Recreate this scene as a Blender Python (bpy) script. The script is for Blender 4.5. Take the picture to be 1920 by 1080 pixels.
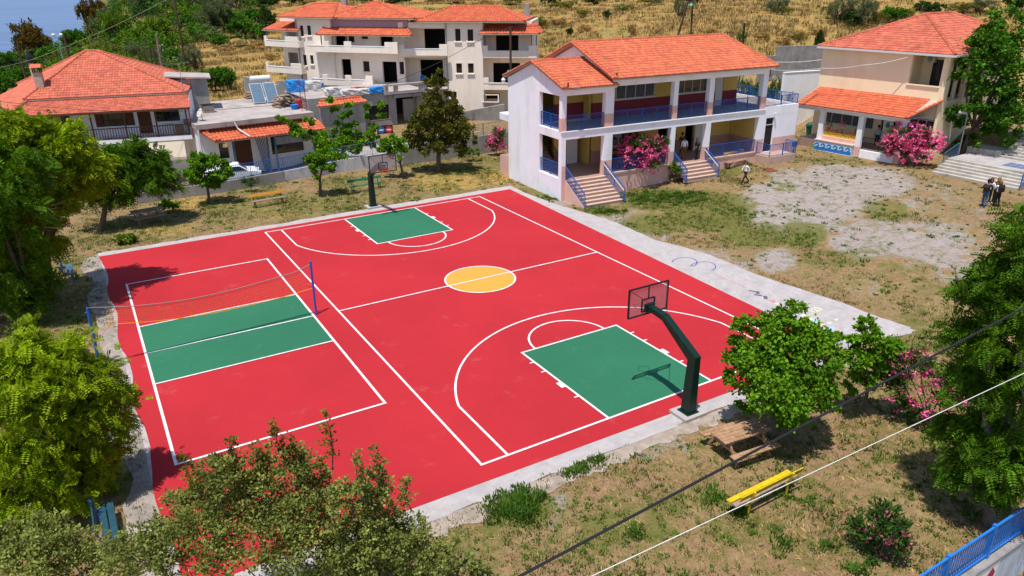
import bpy, bmesh, math, random
import numpy as np
from mathutils import Vector, Matrix
for o in list(bpy.data.objects): bpy.data.objects.remove(o)
SC = bpy.context.scene
COL = SC.collection
R = math.radians
rng = np.random.default_rng(7)
random.seed(7)

# ------------------------------------------------------------------ camera
CAM = np.array([-16.4106, -30.6943, 14.048])
YAW, PITCH, ROLL, FPX = -0.5377, 0.3960, -0.0096, 1369.58
def _axes():
    cy, sy, cp, sp = math.cos(YAW), math.sin(YAW), math.cos(PITCH), math.sin(PITCH)
    f = np.array([-sy*cp, cy*cp, -sp]); r = np.array([cy, sy, 0.]); u = np.cross(r, f)
    c, s = math.cos(ROLL), math.sin(ROLL)
    return c*r+s*u, -s*r+c*u, f
AR, AU, AF = _axes()
cd = bpy.data.cameras.new('camera'); cam = bpy.data.objects.new('camera', cd); COL.objects.link(cam)
cd.sensor_width = 36; cd.lens = 36*FPX/1920; cd.clip_start = 0.3; cd.clip_end = 12000
cam.matrix_world = Matrix(((AR[0], AU[0], -AF[0], CAM[0]), (AR[1], AU[1], -AF[1], CAM[1]), (AR[2], AU[2], -AF[2], CAM[2]), (0, 0, 0, 1)))
SC.camera = cam

# ------------------------------------------------------------------ light
SUN = Vector((-0.262, -0.152, 1.0)).normalized()
w = bpy.data.worlds.new('World'); SC.world = w; w.use_nodes = True
nt = w.node_tree; nt.nodes.clear()
sk = nt.nodes.new('ShaderNodeTexSky'); sk.sky_type = 'NISHITA'; sk.sun_disc = False
sk.sun_elevation = math.asin(SUN.z); sk.sun_rotation = math.atan2(SUN.x, SUN.y); sk.air_density = 1.0; sk.dust_density = 0.6
bg = nt.nodes.new('ShaderNodeBackground'); bg.inputs[1].default_value = 0.115
ow = nt.nodes.new('ShaderNodeOutputWorld'); nt.links.new(sk.outputs[0], bg.inputs[0]); nt.links.new(bg.outputs[0], ow.inputs[0])
sd = bpy.data.lights.new('sun', 'SUN'); sd.energy = 4.2; sd.angle = R(0.5); sd.color = (1.0, 0.955, 0.89)
sun = bpy.data.objects.new('sun', sd); COL.objects.link(sun); sun.rotation_euler = SUN.to_track_quat('Z', 'Y').to_euler(); sun.location = (0, 0, 60)
vs = SC.view_settings; vs.view_transform = 'Standard'; vs.look = 'None'; vs.exposure = 0.42; vs.gamma = 1.0; vs.use_curve_mapping = False
SC.render.engine = 'CYCLES'
SC.cycles.max_bounces = 6; SC.cycles.transparent_max_bounces = 8

# ------------------------------------------------------------------ pixel -> place
def ray(u, v): return AF + AR*(u-960)/FPX - AU*(v-540)/FPX
def G(u, v, z=0.):                       # point at height z seen at photo pixel (u, v)
    d = ray(u, v); return CAM + d*((z-CAM[2])/d[2])
def PL(u, v, o, deg):                    # (s, z) on the upright plane through o along deg
    a = R(deg); d2 = np.array([math.cos(a), math.sin(a)]); n = np.array([-d2[1], d2[0]])
    d = ray(u, v); t = ((np.array(o[:2])-CAM[:2])@n)/(d[:2]@n); P = CAM+d*t
    return float((P[:2]-np.array(o[:2]))@d2), float(P[2])
def UP(u, v, base):                      # point above base (same range) seen at pixel
    d = ray(u, v); n = d[:2]; b = np.array(base[:2])-CAM[:2]; return CAM + d*((b@n)/(n@n))
def proj(x, y, z):
    d0, d1, d2 = x-CAM[0], y-CAM[1], z-CAM[2]
    zz = d0*AF[0]+d1*AF[1]+d2*AF[2]
    zz = np.where(zz < .1, .1, zz)
    return 960+FPX*(d0*AR[0]+d1*AR[1]+d2*AR[2])/zz, 540-FPX*(d0*AU[0]+d1*AU[1]+d2*AU[2])/zz
def sst(x, a, b):
    t = np.clip((x-a)/(b-a), 0, 1); return t*t*(3-2*t)
def H(x, y):                             # height of the terrain
    x = np.asarray(x, float); y = np.asarray(y, float)
    dx, dy = x-CAM[0], y-CAM[1]; d = np.hypot(dx, dy); az = np.degrees(np.arctan2(dx, dy))
    z = 0.85*sst(x, 14, 37)*(1-sst(y, 18, 24))
    z = z + 2.6*sst(x, 40, 48)*(1-sst(y, 14, 22))
    up = sst(az, 13, 22)*sst(y, 29, 41)*2.0 + sst(az, 34, 44)*sst(y, 15, 26)*3.2
    z = z + up*(az > 0)
    sea0 = 1-sst(az, 0.5, 6.5)
    z = z + sst(az, -1.5, 7)*(np.clip(d-82, 0, 300)*0.125)*(1-sea0*sst(d, 170, 250))*(az > -2)*(az < 178)
    z = np.minimum(z, 30+0*z)
    sea = 1-sst(az, 0.5, 6.5); sea = np.where(az < -120, 0, sea)
    z = z - 34*sea*sst(d, 190, 330) - 0.9*sst(y, 27, 34)*(1-sst(az, 13, 20))
    z = z - 1.9*(1-sst(y, -24.62, -24.45))*(x > -9)
    return z
def GH(u, v, d0=18., d1=600.):           # first hit of the pixel's ray with the terrain
    d = ray(u, v); d = d/np.linalg.norm(d)
    t = np.linspace(d0, d1, 6000); P = CAM[None]+t[:, None]*d[None]
    k = np.argmax(P[:, 2] < H(P[:, 0], P[:, 1])); p = P[k] if k > 0 else P[-1]
    p[2] = float(H(p[0], p[1])); return p

# ------------------------------------------------------------------ materials
MATS = {}
def nn(m, t, **kw):
    n = m.node_tree.nodes.new(t)
    for k, v in kw.items(): setattr(n, k, v)
    return n
def mat(name, c, rough=.8, var=.12, scale=3., bump=0., bscale=40., metal=0., spec=.3, c2=None, stain=0., island=0., trans=0., alpha=1., detail=6):
    if name in MATS: return MATS[name]
    m = bpy.data.materials.new(name); m.use_nodes = True; MATS[name] = m
    t = m.node_tree; L = t.links.new; b = t.nodes['Principled BSDF']
    b.inputs['Roughness'].default_value = rough; b.inputs['Metallic'].default_value = metal
    b.inputs['Specular IOR Level'].default_value = spec
    tc = nn(m, 'ShaderNodeTexCoord'); no = nn(m, 'ShaderNodeTexNoise'); no.inputs['Scale'].default_value = scale; no.inputs['Detail'].default_value = detail; no.inputs['Roughness'].default_value = .62
    L(tc.outputs['Object'], no.inputs['Vector'])
    rp = nn(m, 'ShaderNodeValToRGB'); e = rp.color_ramp.elements; e[0].position = .3; e[1].position = .7
    a = [max(0, x*(1-var)) for x in c]; z = [min(1, x*(1+var)) for x in (c2 or c)]
    e[0].color = (*a, 1); e[1].color = (*z, 1); L(no.outputs[0], rp.inputs[0]); out = rp.outputs[0]
    if island > 0:
        g = nn(m, 'ShaderNodeNewGeometry'); hs = nn(m, 'ShaderNodeHueSaturation'); mr = nn(m, 'ShaderNodeMapRange')
        mr.inputs[3].default_value = 1-island; mr.inputs[4].default_value = 1+island
        L(g.outputs['Random Per Island'], mr.inputs[0]); L(mr.outputs[0], hs.inputs['Value'])
        m2 = nn(m, 'ShaderNodeMath', operation='MULTIPLY'); m2.inputs[1].default_value = 7.31; L(g.outputs['Random Per Island'], m2.inputs[0])
        f = nn(m, 'ShaderNodeMath', operation='FRACT'); L(m2.outputs[0], f.inputs[0]); mh = nn(m, 'ShaderNodeMapRange')
        mh.inputs[3].default_value = .5-island*.06; mh.inputs[4].default_value = .5+island*.06; L(f.outputs[0], mh.inputs[0]); L(mh.outputs[0], hs.inputs['Hue'])
        L(out, hs.inputs['Color']); out = hs.outputs[0]
    if stain > 0:
        n2 = nn(m, 'ShaderNodeTexNoise'); n2.inputs['Scale'].default_value = scale*.45; n2.inputs['Detail'].default_value = 9; n2.inputs['Roughness'].default_value = .7
        mp = nn(m, 'ShaderNodeMapping'); mp.inputs['Scale'].default_value = (2.2, 2.2, .5); L(tc.outputs['Object'], mp.inputs[0]); L(mp.outputs[0], n2.inputs['Vector'])
        r2 = nn(m, 'ShaderNodeValToRGB'); q = r2.color_ramp.elements; q[0].position = .5; q[1].position = .72; q[0].color = (1, 1, 1, 1); k = 1-stain; q[1].color = (k, k*.97, k*.92, 1)
        L(n2.outputs[0], r2.inputs[0]); mx = nn(m, 'ShaderNodeMixRGB', blend_type='MULTIPLY'); mx.inputs[0].default_value = 1
        L(out, mx.inputs[1]); L(r2.outputs[0], mx.inputs[2]); out = mx.outputs[0]
    L(out, b.inputs['Base Color'])
    if bump > 0:
        nb = nn(m, 'ShaderNodeTexNoise'); nb.inputs['Scale'].default_value = bscale; nb.inputs['Detail'].default_value = 4
        L(tc.outputs['Object'], nb.inputs['Vector']); bp = nn(m, 'ShaderNodeBump'); bp.inputs['Strength'].default_value = bump; bp.inputs['Distance'].default_value = .02
        L(nb.outputs[0], bp.inputs['Height']); L(bp.outputs[0], b.inputs['Normal'])
    if alpha < 1: b.inputs['Alpha'].default_value = alpha
    if trans > 0:
        tr = nn(m, 'ShaderNodeBsdfTranslucent'); hs = nn(m, 'ShaderNodeHueSaturation'); hs.inputs['Saturation'].default_value = 1.1; hs.inputs['Value'].default_value = 1.5
        L(out, hs.inputs['Color']); L(hs.outputs[0], tr.inputs[0]); ms = nn(m, 'ShaderNodeMixShader'); ms.inputs[0].default_value = trans
        o = t.nodes['Material Output']; L(b.outputs[0], ms.inputs[1]); L(tr.outputs[0], ms.inputs[2]); L(ms.outputs[0], o.inputs[0])
    return m
M = {}
M['red'] = mat('court_red', (.385, .021, .028), .85, .07, .45, .25, 260, spec=.12, detail=10)
def court_mat(name, c, dust, k=1.):
    m = bpy.data.materials.new(name); m.use_nodes = True; t = m.node_tree; L = t.links.new; b = t.nodes['Principled BSDF']; b.inputs['Specular IOR Level'].default_value = .12; b.inputs['Roughness'].default_value = .85
    tc = nn(m, 'ShaderNodeTexCoord')
    def no(s, d=6, r=.6, sc=None, rot=0.):
        n = nn(m, 'ShaderNodeTexNoise'); n.inputs['Scale'].default_value = s; n.inputs['Detail'].default_value = d; n.inputs['Roughness'].default_value = r; src = tc.outputs['Object']
        if sc: mp = nn(m, 'ShaderNodeMapping'); mp.inputs['Scale'].default_value = sc; mp.inputs['Rotation'].default_value = (0, 0, rot); L(src, mp.inputs[0]); src = mp.outputs[0]
        L(src, n.inputs['Vector']); return n.outputs[0]
    def mr(s, a, z, lo, hi):
        x = nn(m, 'ShaderNodeMapRange', interpolation_type='SMOOTHSTEP'); x.inputs[1].default_value = a; x.inputs[2].default_value = z; x.inputs[3].default_value = lo; x.inputs[4].default_value = hi; L(s, x.inputs[0]); return x.outputs[0]
    def mix(f, a, z, bt='MIX'):
        x = nn(m, 'ShaderNodeMixRGB', blend_type=bt)
        for i, s in ((0, f), (1, a), (2, z)):
            if isinstance(s, tuple): x.inputs[i].default_value = (*s, 1)
            elif isinstance(s, (int, float)): x.inputs[i].default_value = s
            else: L(s, x.inputs[i])
        return x.outputs[0]
    col = mix(mr(no(.16, 5, .6), .32, .68, 0, 1), tuple(x*.93 for x in c), tuple(x*1.07 for x in c))
    col = mix(mr(no(38, 3, .7), .30, .70, 0, 1), mix(1., col, (.86, .84, .84), 'MULTIPLY'), mix(1., col, (1.1, 1.12, 1.12), 'MULTIPLY'))
    col = mix(mr(no(.75, 9, .72), .57, .76, 0, .26*k), col, dust)                         # dusty, slightly faded patches
    col = mix(mr(no(3.2, 8, .8, (.35, 1.6, 1), .35), .66, .74, 0, .32*k), col, dust)      # scuffs
    col = mix(mr(no(5.5, 6, .8, (1.8, .4, 1), .9), .70, .76, 0, .30*k), col, dust)
    col = mix(mr(no(1.3, 10, .7), .30, .42, .16, 0), col, tuple(x*.62 for x in c))        # damp stains
    L(col, b.inputs['Base Color']); nb = no(240, 3); bp = nn(m, 'ShaderNodeBump'); bp.inputs['Strength'].default_value = .25; bp.inputs['Distance'].default_value = .02; L(nb, bp.inputs['Height']); L(bp.outputs[0], b.inputs['Normal']); return m
M['green'] = mat('court_green', (.026, .138, .074), .85, .08, .5, .25, 260, spec=.12, detail=10)
M['red'] = court_mat('court_acrylic_red', (.385, .021, .028), (.46, .16, .15)); M['green'] = court_mat('court_acrylic_green', (.026, .138, .074), (.17, .25, .17), .8); 
M['circle'] = mat('court_yellow', (.52, .275, .040), .75, .06, .6)
M['line'] = mat('line_paint', (.60, .58, .58), .8, .10, 5, c2=(.68, .68, .69), stain=.12)
M['conc'] = mat('concrete_pale', (.345, .315, .315), .9, .12, 1.2, .4, 90, c2=(.40, .365, .36), stain=.25)
M['concg'] = mat('concrete_grey', (.30, .285, .27), .9, .2, .9, .5, 30, stain=.45)
M['concd'] = mat('concrete_old', (.27, .255, .25), .9, .25, 1.3, .5, 25, stain=.5)
M['roofslab'] = mat('roof_screed', (.36, .315, .295), .9, .18, .7, .3, 30, stain=.35)
M['white'] = mat('white_plaster', (.87, .87, .92), .85, .04, .8, .12, 60, stain=.17)
M['whitepaint'] = mat('white_paint', (.80, .80, .83), .6, .03, 3)
M['cream'] = mat('cream_plaster', (.84, .73, .63), .88, .05, .6, .15, 60, stain=.12)
M['lilac'] = mat('lilac_plaster', (.36, .28, .34), .88, .08, 1)
M['sand'] = mat('sand_plaster', (.90, .745, .50), .88, .05, .6, .15, 60, stain=.10)
M['pink'] = mat('pink_paint', (.70, .43, .37), .8, .05, 1.5, stain=.1)
M['ochre'] = mat('ochre_wall', (.60, .42, .11), .85, .06, 1)
M['maroon'] = mat('maroon_wall', (.22, .025, .04), .8, .08, 1)
M['brownpink'] = mat('dusty_pink_wall', (.42, .22, .17), .85, .06, 1)
M['tileo'] = mat('clay_tile_orange', (.50, .125, .058), .75, .12, 1.1, .2, 40, island=.14, stain=.16)
M['tiler'] = mat('clay_tile_red', (.47, .120, .070), .78, .13, 1.0, .2, 40, island=.15, stain=.22)
M['tileb'] = mat('clay_tile_bright', (.50, .115, .050), .75, .12, 1.4, .2, 40, island=.13, stain=.12)
M['mortar'] = mat('mortar', (.42, .33, .27), .9, .2, 3)
M['step'] = mat('step_terrazzo', (.52, .36, .29), .7, .08, 2, stain=.1)
M['marble'] = mat('step_marble', (.42, .385, .34), .7, .18, 1.4, stain=.4)
M['floor'] = mat('floor_tile', (.33, .22, .18), .5, .1, 2)
M['floorg'] = mat('veranda_floor', (.30, .30, .32), .6, .1, 2)
M['blue'] = mat('blue_paint', (.012, .095, .36), .45, .1, 4, spec=.3)
M['bluef'] = mat('fence_blue', (.012, .17, .58), .4, .08, 4, spec=.5)
M['bluepost'] = mat('post_blue', (.02, .08, .42), .4, .1, 4, spec=.5)
M['bluefade'] = mat('faded_blue', (.045, .115, .20), .6, .25, 4)
M['dgreen'] = mat('hoop_green', (.002, .021, .015), .42, .2, 5, spec=.3)
M['black'] = mat('black_paint', (.012, .012, .014), .5, .2, 5)
M['dark'] = mat('dark_interior', (.018, .016, .016), .9, .2, 2)  # near-black: paints the shade of rooms, also colours small dark parts
M['glass'] = mat('window_glass', (.02, .025, .03), .06, .2, 1, spec=.8)
M['curtain'] = mat('grey_curtain', (.10, .11, .12), .8, .25, 5)
M['alu'] = mat('white_aluminium', (.62, .62, .62), .4, .04, 4, spec=.5)
M['metal'] = mat('grey_metal', (.32, .34, .37), .45, .1, 4, metal=.6)
M['rust'] = mat('rusty_red_steel', (.28, .05, .04), .6, .3, 6)
M['brownw'] = mat('brown_wood', (.10, .035, .018), .6, .2, 5)
M['pole'] = mat('pole_wood', (.075, .045, .03), .9, .3, 5, .5, 40)
M['wood'] = mat('pine_slats', (.27, .155, .08), .75, .25, 6, c2=(.34, .205, .115), island=.1)
M['woodg'] = mat('weathered_wood', (.28, .20, .15), .85, .3, 5)
M['benchy'] = mat('bench_ochre', (.58, .24, .03), .6, .15, 5)
M['yel'] = mat('bench_yellow', (.52, .37, .005), .55, .16, 6, c2=(.56, .40, .012))
M['gbench'] = mat('bench_green', (.012, .13, .055), .55, .15, 5)
M['bark'] = mat('bark', (.115, .082, .058), .95, .35, 6, .8, 30)
M['barkg'] = mat('bark_grey', (.17, .14, .12), .95, .35, 6, .8, 30)
M['tarp'] = mat('blue_tarp', (.015, .22, .60), .4, .2, 3, spec=.5)
M['plastic'] = mat('white_wrap', (.52, .50, .48), .4, .25, 5, spec=.5)
M['solar'] = mat('solar_panel', (.10, .16, .22), .12, .1, 3, spec=.9)
M['awn'] = mat('awning_canvas', (.72, .64, .52), .85, .04, 2)
M['red_drum'] = mat('red_drum', (.45, .015, .02), .45, .15, 4)
M['wave'] = mat('mural_blue', (.015, .16, .48), .7, .06, 3)
M['murals'] = mat('mural_paleblue', (.48, .60, .72), .7, .08, 2)
M['planter'] = mat('planter_yellow', (.66, .50, .06), .7, .1, 4)
M['terra'] = mat('terracotta', (.48, .13, .05), .8, .12, 5)
M['wire'] = mat('black_cable', (.012, .012, .016), .6, .1, 5)
M['wirew'] = mat('pale_cable', (.60, .58, .54), .6, .1, 5)
M['net'] = mat('net_orange', (.62, .19, .03), .8, .1, 5)
M['rope'] = mat('net_rope', (.24, .19, .16), .9, .3, 30)
M['neton'] = mat('net_yellow_cord', (.75, .30, .01), .8, .1, 5)
M['acryl'] = mat('acrylic_board', (.35, .30, .32), .1, .05, 3, spec=.4, alpha=.30)
M['signr'] = mat('sign_red', (.60, .02, .03), .5, .05, 3); M['signb'] = mat('sign_blue', (.02, .12, .42), .5, .05, 3)
M['carw'] = mat('car_white', (.74, .75, .77), .25, .03, 2, spec=.6)
def leafm(n, c, c2=None, isl=.34, tr=.25, rough=.7): return mat(n, c, rough, .30, 1.1, 0, island=isl, trans=tr, c2=c2, spec=.08, detail=2)
M['leafA'] = leafm('leaf_mulberry', (.070, .170, .007), (.105, .225, .009))
M['leafB'] = leafm('leaf_locust', (.135, .215, .005), (.195, .275, .006))
M['leafB2'] = leafm('leaf_locust_dark', (.042, .102, .006), (.072, .152, .007))  # darker copy of the locust leaf, with crown shade put into its colour
M['leafC'] = leafm('leaf_olive_brown', (.090, .098, .015), (.145, .140, .022))
M['leafC2'] = leafm('leaf_dark_olive', (.060, .070, .010), (.115, .112, .018))
M['leafD'] = leafm('leaf_grey_green', (.135, .165, .036), (.21, .235, .058))
M['leafE'] = leafm('leaf_oleander', (.035, .085, .014), (.055, .115, .018))
M['leafF'] = leafm('leaf_hedge', (.045, .13, .010), (.065, .16, .012))
M['leafO'] = leafm('leaf_olive', (.085, .105, .045), (.12, .14, .06))
M['leafG'] = leafm('leaf_scrub', (.075, .135, .010), (.10, .165, .012))
M['leafR'] = leafm('leaf_rust', (.095, .062, .010), (.135, .085, .014))
M['leafK'] = leafm('leaf_dark', (.022, .055, .012), (.035, .07, .014))
M['leafdry'] = leafm('leaf_dry', (.33, .205, .07), (.40, .26, .09), tr=.2)
M['pinkfl'] = leafm('oleander_flower', (.66, .10, .24), (.72, .16, .32), isl=.22, tr=.25)
M['whitefl'] = leafm('white_flower', (.62, .58, .40), isl=.15, tr=.25)
M['grass'] = leafm('grass_green', (.085, .125, .022), (.115, .15, .030), isl=.3, tr=.2)
M['straw'] = leafm('grass_straw', (.36, .245, .095), (.42, .30, .13), isl=.3, tr=.2)
M['weed'] = leafm('weed_green', (.055, .125, .014), (.075, .15, .018), isl=.3, tr=.25)

# ------------------------------------------------------------------ object helpers
def tag(o, label=None, cat=None, group=None, kind=None):
    if label: o['label'] = label
    if cat: o['category'] = cat
    if group: o['group'] = group
    if kind: o['kind'] = kind
    return o
def empty(name, loc=(0, 0, 0), rz=0., label=None, cat=None, group=None):
    o = bpy.data.objects.new(name, None); COL.objects.link(o); o.location = tuple(loc); o.rotation_euler = (0, 0, rz); o.empty_display_size = .2
    return tag(o, label, cat, group)
class MB:
    def __init__(s): s.v = []; s.f = []
    def add(s, vs, fs):
        n = len(s.v); s.v += [tuple(map(float, p)) for p in vs]; s.f += [tuple(i+n for i in f) for f in fs]; return s
    def box(s, x0, x1, y0, y1, z0, z1):
        v = [(x, y, z) for z in (z0, z1) for (x, y) in ((x0, y0), (x1, y0), (x1, y1), (x0, y1))]
        return s.add(v, [(3, 2, 1, 0), (4, 5, 6, 7), (0, 1, 5, 4), (1, 2, 6, 5), (2, 3, 7, 6), (3, 0, 4, 7)])
    def beam(s, a, b, w, h=None, up=(0, 0, 1)):
        a = Vector(a); b = Vector(b); d = (b-a).normalized(); h = h or w; u = Vector(up)
        if abs(d.dot(u)) > .98: u = Vector((0, 1, 0))
        x = d.cross(u).normalized()*w/2; y = x.cross(d).normalized()*h/2
        v = [p+i*x+j*y for p in (a, b) for i, j in ((-1, -1), (1, -1), (1, 1), (-1, 1))]
        return s.add(v, [(3, 2, 1, 0), (4, 5, 6, 7), (0, 1, 5, 4), (1, 2, 6, 5), (2, 3, 7, 6), (3, 0, 4, 7)])
    def tube(s, pts, rad, n=6, cap=True):
        pts = [Vector(p) for p in pts]; rs = rad if hasattr(rad, '__len__') else [rad]*len(pts); vs = []; fs = []; x = None
        for i, p in enumerate(pts):
            d = (pts[min(i+1, len(pts)-1)]-pts[max(i-1, 0)]); d = d.normalized() if d.length > 1e-9 else Vector((0, 0, 1))
            if x is None: x = d.orthogonal().normalized()
            x = (x-d*x.dot(d)); x = x.normalized() if x.length > 1e-6 else d.orthogonal().normalized()
            y = d.cross(x)
            for k in range(n):
                a = 2*math.pi*k/n; vs.append(p+(x*math.cos(a)+y*math.sin(a))*rs[i])
        for i in range(len(pts)-1):
            for k in range(n): fs.append((i*n+k, i*n+(k+1) % n, (i+1)*n+(k+1) % n, (i+1)*n+k))
        if cap: fs.append(tuple(range(n-1, -1, -1))); fs.append(tuple((len(pts)-1)*n+k for k in range(n)))
        return s.add(vs, fs)
    def prism(s, poly, z0, z1):
        n = len(poly); v = [(x, y, z0) for x, y in poly]+[(x, y, z1) for x, y in poly]
        return s.add(v, [tuple(range(n-1, -1, -1)), tuple(range(n, 2*n))]+[(i, (i+1) % n, n+(i+1) % n, n+i) for i in range(n)])
    def prismy(s, poly, y0, y1):      # polygon in (x, z), extruded along y
        n = len(poly); v = [(x, y0, z) for x, z in poly]+[(x, y1, z) for x, z in poly]
        return s.add(v, [tuple(range(n)), tuple(range(2*n-1, n-1, -1))]+[((i+1) % n, i, n+i, n+(i+1) % n) for i in range(n)])
    def prismx(s, poly, x0, x1):      # polygon in (y, z), extruded along x
        n = len(poly); v = [(x0, y, z) for y, z in poly]+[(x1, y, z) for y, z in poly]
        return s.add(v, [tuple(range(n-1, -1, -1)), tuple(range(n, 2*n))]+[(i, (i+1) % n, n+(i+1) % n, n+i) for i in range(n)])
    def lathe(s, prof, c=(0, 0, 0), n=14):
        vs = [(c[0]+r*math.cos(2*math.pi*k/n), c[1]+r*math.sin(2*math.pi*k/n), c[2]+z) for r, z in prof for k in range(n)]
        fs = [(i*n+k, i*n+(k+1) % n, (i+1)*n+(k+1) % n, (i+1)*n+k) for i in range(len(prof)-1) for k in range(n)]
        fs += [tuple(range(n-1, -1, -1)), tuple((len(prof)-1)*n+k for k in range(n))]
        return s.add(vs, fs)
    def wall(s, x0, x1, y0, y1, z0, z1, ops=()):   # upright wall along x with openings (x0, x1, z0, z1)
        zs = sorted({z0, z1}|{min(max(o[k], z0), z1) for o in ops for k in (2, 3)})
        for za, zb in zip(zs, zs[1:]):
            zm = (za+zb)/2; cut = sorted((max(o[0], x0), min(o[1], x1)) for o in ops if o[2] < zm < o[3]); c = x0
            for a, b in cut:
                if a > c+1e-4: s.box(c, a, y0, y1, za, zb)
                c = max(c, b)
            if c < x1-1e-4: s.box(c, x1, y0, y1, za, zb)
        return s
    def build(s, name, m, parent=None, smooth=False, kind=None, label=None):
        me = bpy.data.meshes.new(name); me.from_pydata(s.v, [], s.f); me.update()
        if isinstance(m, str): m = M[m]
        me.materials.append(m)
        if smooth: me.shade_smooth()
        o = bpy.data.objects.new(name, me); COL.objects.link(o); o.parent = parent
        return tag(o, label, kind=kind)
def npmesh(name, V, F, m, parent=None, kind=None):
    me = bpy.data.meshes.new(name); V = np.asarray(V, np.float32).reshape(-1, 3); F = np.asarray(F, np.int32); k = F.shape[1]
    me.vertices.add(len(V)); me.vertices.foreach_set('co', V.ravel()); me.loops.add(F.size); me.loops.foreach_set('vertex_index', F.ravel())
    me.polygons.add(len(F)); me.polygons.foreach_set('loop_start', np.arange(len(F), dtype=np.int32)*k)
    me.update(calc_edges=True); me.materials.append(M[m] if isinstance(m, str) else m)
    o = bpy.data.objects.new(name, me); COL.objects.link(o); o.parent = parent
    if kind: o['kind'] = kind
    return o
def dup(root, loc=None, rz=None, label=None, group=None, parent=None):
    c = root.copy(); COL.objects.link(c); c.parent = parent
    if loc is not None: c.location = tuple(loc)
    if rz is not None: c.rotation_euler = (0, 0, rz)
    if label: c['label'] = label
    if group: c['group'] = group
    for ch in list(root.children): dup(ch, parent=c)
    return c

# roof tiles: real clay tiles, row over row, on the plane a (eave left) b (eave right) c (ridge right) d (ridge left)
def tiles(V, Fq, a, b, c, d, w=.24, l=.36, amp=.055, lift=.03, rnd=None):
    a, b, c, d = map(lambda p: np.array(p, float), (a, b, c, d))
    e = b-a; W = np.linalg.norm(e); e /= W; n = np.cross(e, (d-a) if np.linalg.norm(d-a) > 1e-6 else (c-a)); n /= np.linalg.norm(n); up = np.cross(n, e)
    if n[2] < 0: n = -n; up = -up
    loc = lambda p: ((p-a)@e, (p-a)@up)
    dl, cl = loc(d), loc(c); nc = max(1, int(round(W/w))); w = W/nc
    offs = np.array([0, .2, .5, .8, 1.])*w; hs = np.array([0, .72, 1, .72, 0])*amp
    top = max(dl[1], cl[1])
    for i in range(nc):
        x = (i+.5)*w
        lm = top
        if dl[0] > 1e-3: lm = min(lm, x/dl[0]*dl[1])
        if cl[0] < W-1e-3: lm = min(lm, (W-x)/(W-cl[0])*cl[1])
        lo = 0.
        if dl[0] < -1e-3 or cl[0] > W+1e-3: pass
        j = 0
        while j*l < lm-.05:
            y0 = j*l; y1 = min((j+1)*l+.05, lm+.03); q = len(V)
            jit = random.uniform(-.006, .006)
            for y, base in ((y0, lift+jit), (y1, jit)):
                for k in range(5): V.append(a+e*(i*w+offs[k])+up*y+n*(base+hs[k]))
            for k in range(4): Fq.append((q+k, q+k+1, q+k+6, q+k+5))
            q2 = len(V)
            for k in (0, 4): V.append(a+e*(i*w+offs[k])+up*y0+n*(jit-.02))
            Fq.append((q, q2, q2+1, q+4)); Fq.append((q, q+4, q+3, q+1)); Fq.append((q+1, q+3, q+2, q+2))
            j += 1
def caps(mb, a, b, r=.11, l=.38):     # half-round ridge tiles laid end over end
    a = Vector(a); b = Vector(b); L = (b-a).length; n = max(1, int(L/l)); d = (b-a)/n
    for i in range(n):
        p = a+d*i; mb.tube([p+Vector((0, 0, .015)), p+d*1.06], [r*1.1, r*.92], 8)
def tiled(name, planes, m, parent, w=.24, l=.36, amp=.055, ridges=(), cr=.11, under=.09, label=None):
    mb = MB()
    for pl in planes:
        p = [Vector(q) for q in pl]; lowp = [q-Vector((0, 0, under)) for q in p]
        if (p[2]-p[3]).length < 1e-4: p = p[:3]; lowp = lowp[:3]
        k = len(p); mb.add([q-Vector((0, 0, .015)) for q in p]+lowp, [tuple(range(k)), tuple(range(2*k-1, k-1, -1))]+[((i+1) % k, i, k+i, k+(i+1) % k) for i in range(k)])
    r = mb.build(name, 'mortar', parent, label=label)
    V = []; Fq = []
    for pl in planes: tiles(V, Fq, *pl, w=w, l=l, amp=amp)
    me = bpy.data.meshes.new('roof_tiles'); me.from_pydata([tuple(v) for v in V], [], [tuple(dict.fromkeys(f)) for f in Fq]); me.update(); me.materials.append(M[m])
    o = bpy.data.objects.new('roof_tiles', me); COL.objects.link(o); o.parent = r; o['kind'] = 'stuff'
    if ridges:
        cb = MB()
        for a, b in ridges: caps(cb, a, b, cr)
        cb.build('ridge_tiles', m, r, kind='stuff')
    return r
# ================================================================== ground, court, sea
def axis(lo, a, b, hi, st, g=1.16):
    c = list(np.arange(a, b+1e-6, st)); s = st; x = b
    while x < hi: s *= g; x += s; c.append(min(x, hi))
    s = st; x = a
    while x > lo: s *= g; x -= s; c.insert(0, max(x, lo))
    return np.array(c)
gx = axis(-1500, -26, 46, 1500, .4, 1.10); gy = axis(-600, -27, 34, 1500, .4, 1.10)
GX, GY = np.meshgrid(gx, gy); gz = H(GX, GY)
mic = np.zeros_like(gz)
for k in range(7):
    a = rng.uniform(0, 6.28); f = rng.uniform(.25, 1.4); mic += np.sin(f*(GX*math.cos(a)+GY*math.sin(a))+rng.uniform(0, 6))/7
yard = (GX > -18.6) & (GX < 14.5) & (GY > -16.6) & (GY < 16.4)
mic = np.where(yard, 0, mic)
dd = np.hypot(GX-CAM[0], GY-CAM[1])
gz = gz + mic*(.045 + np.clip(dd-90, 0, 120)*.006) - .012
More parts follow.
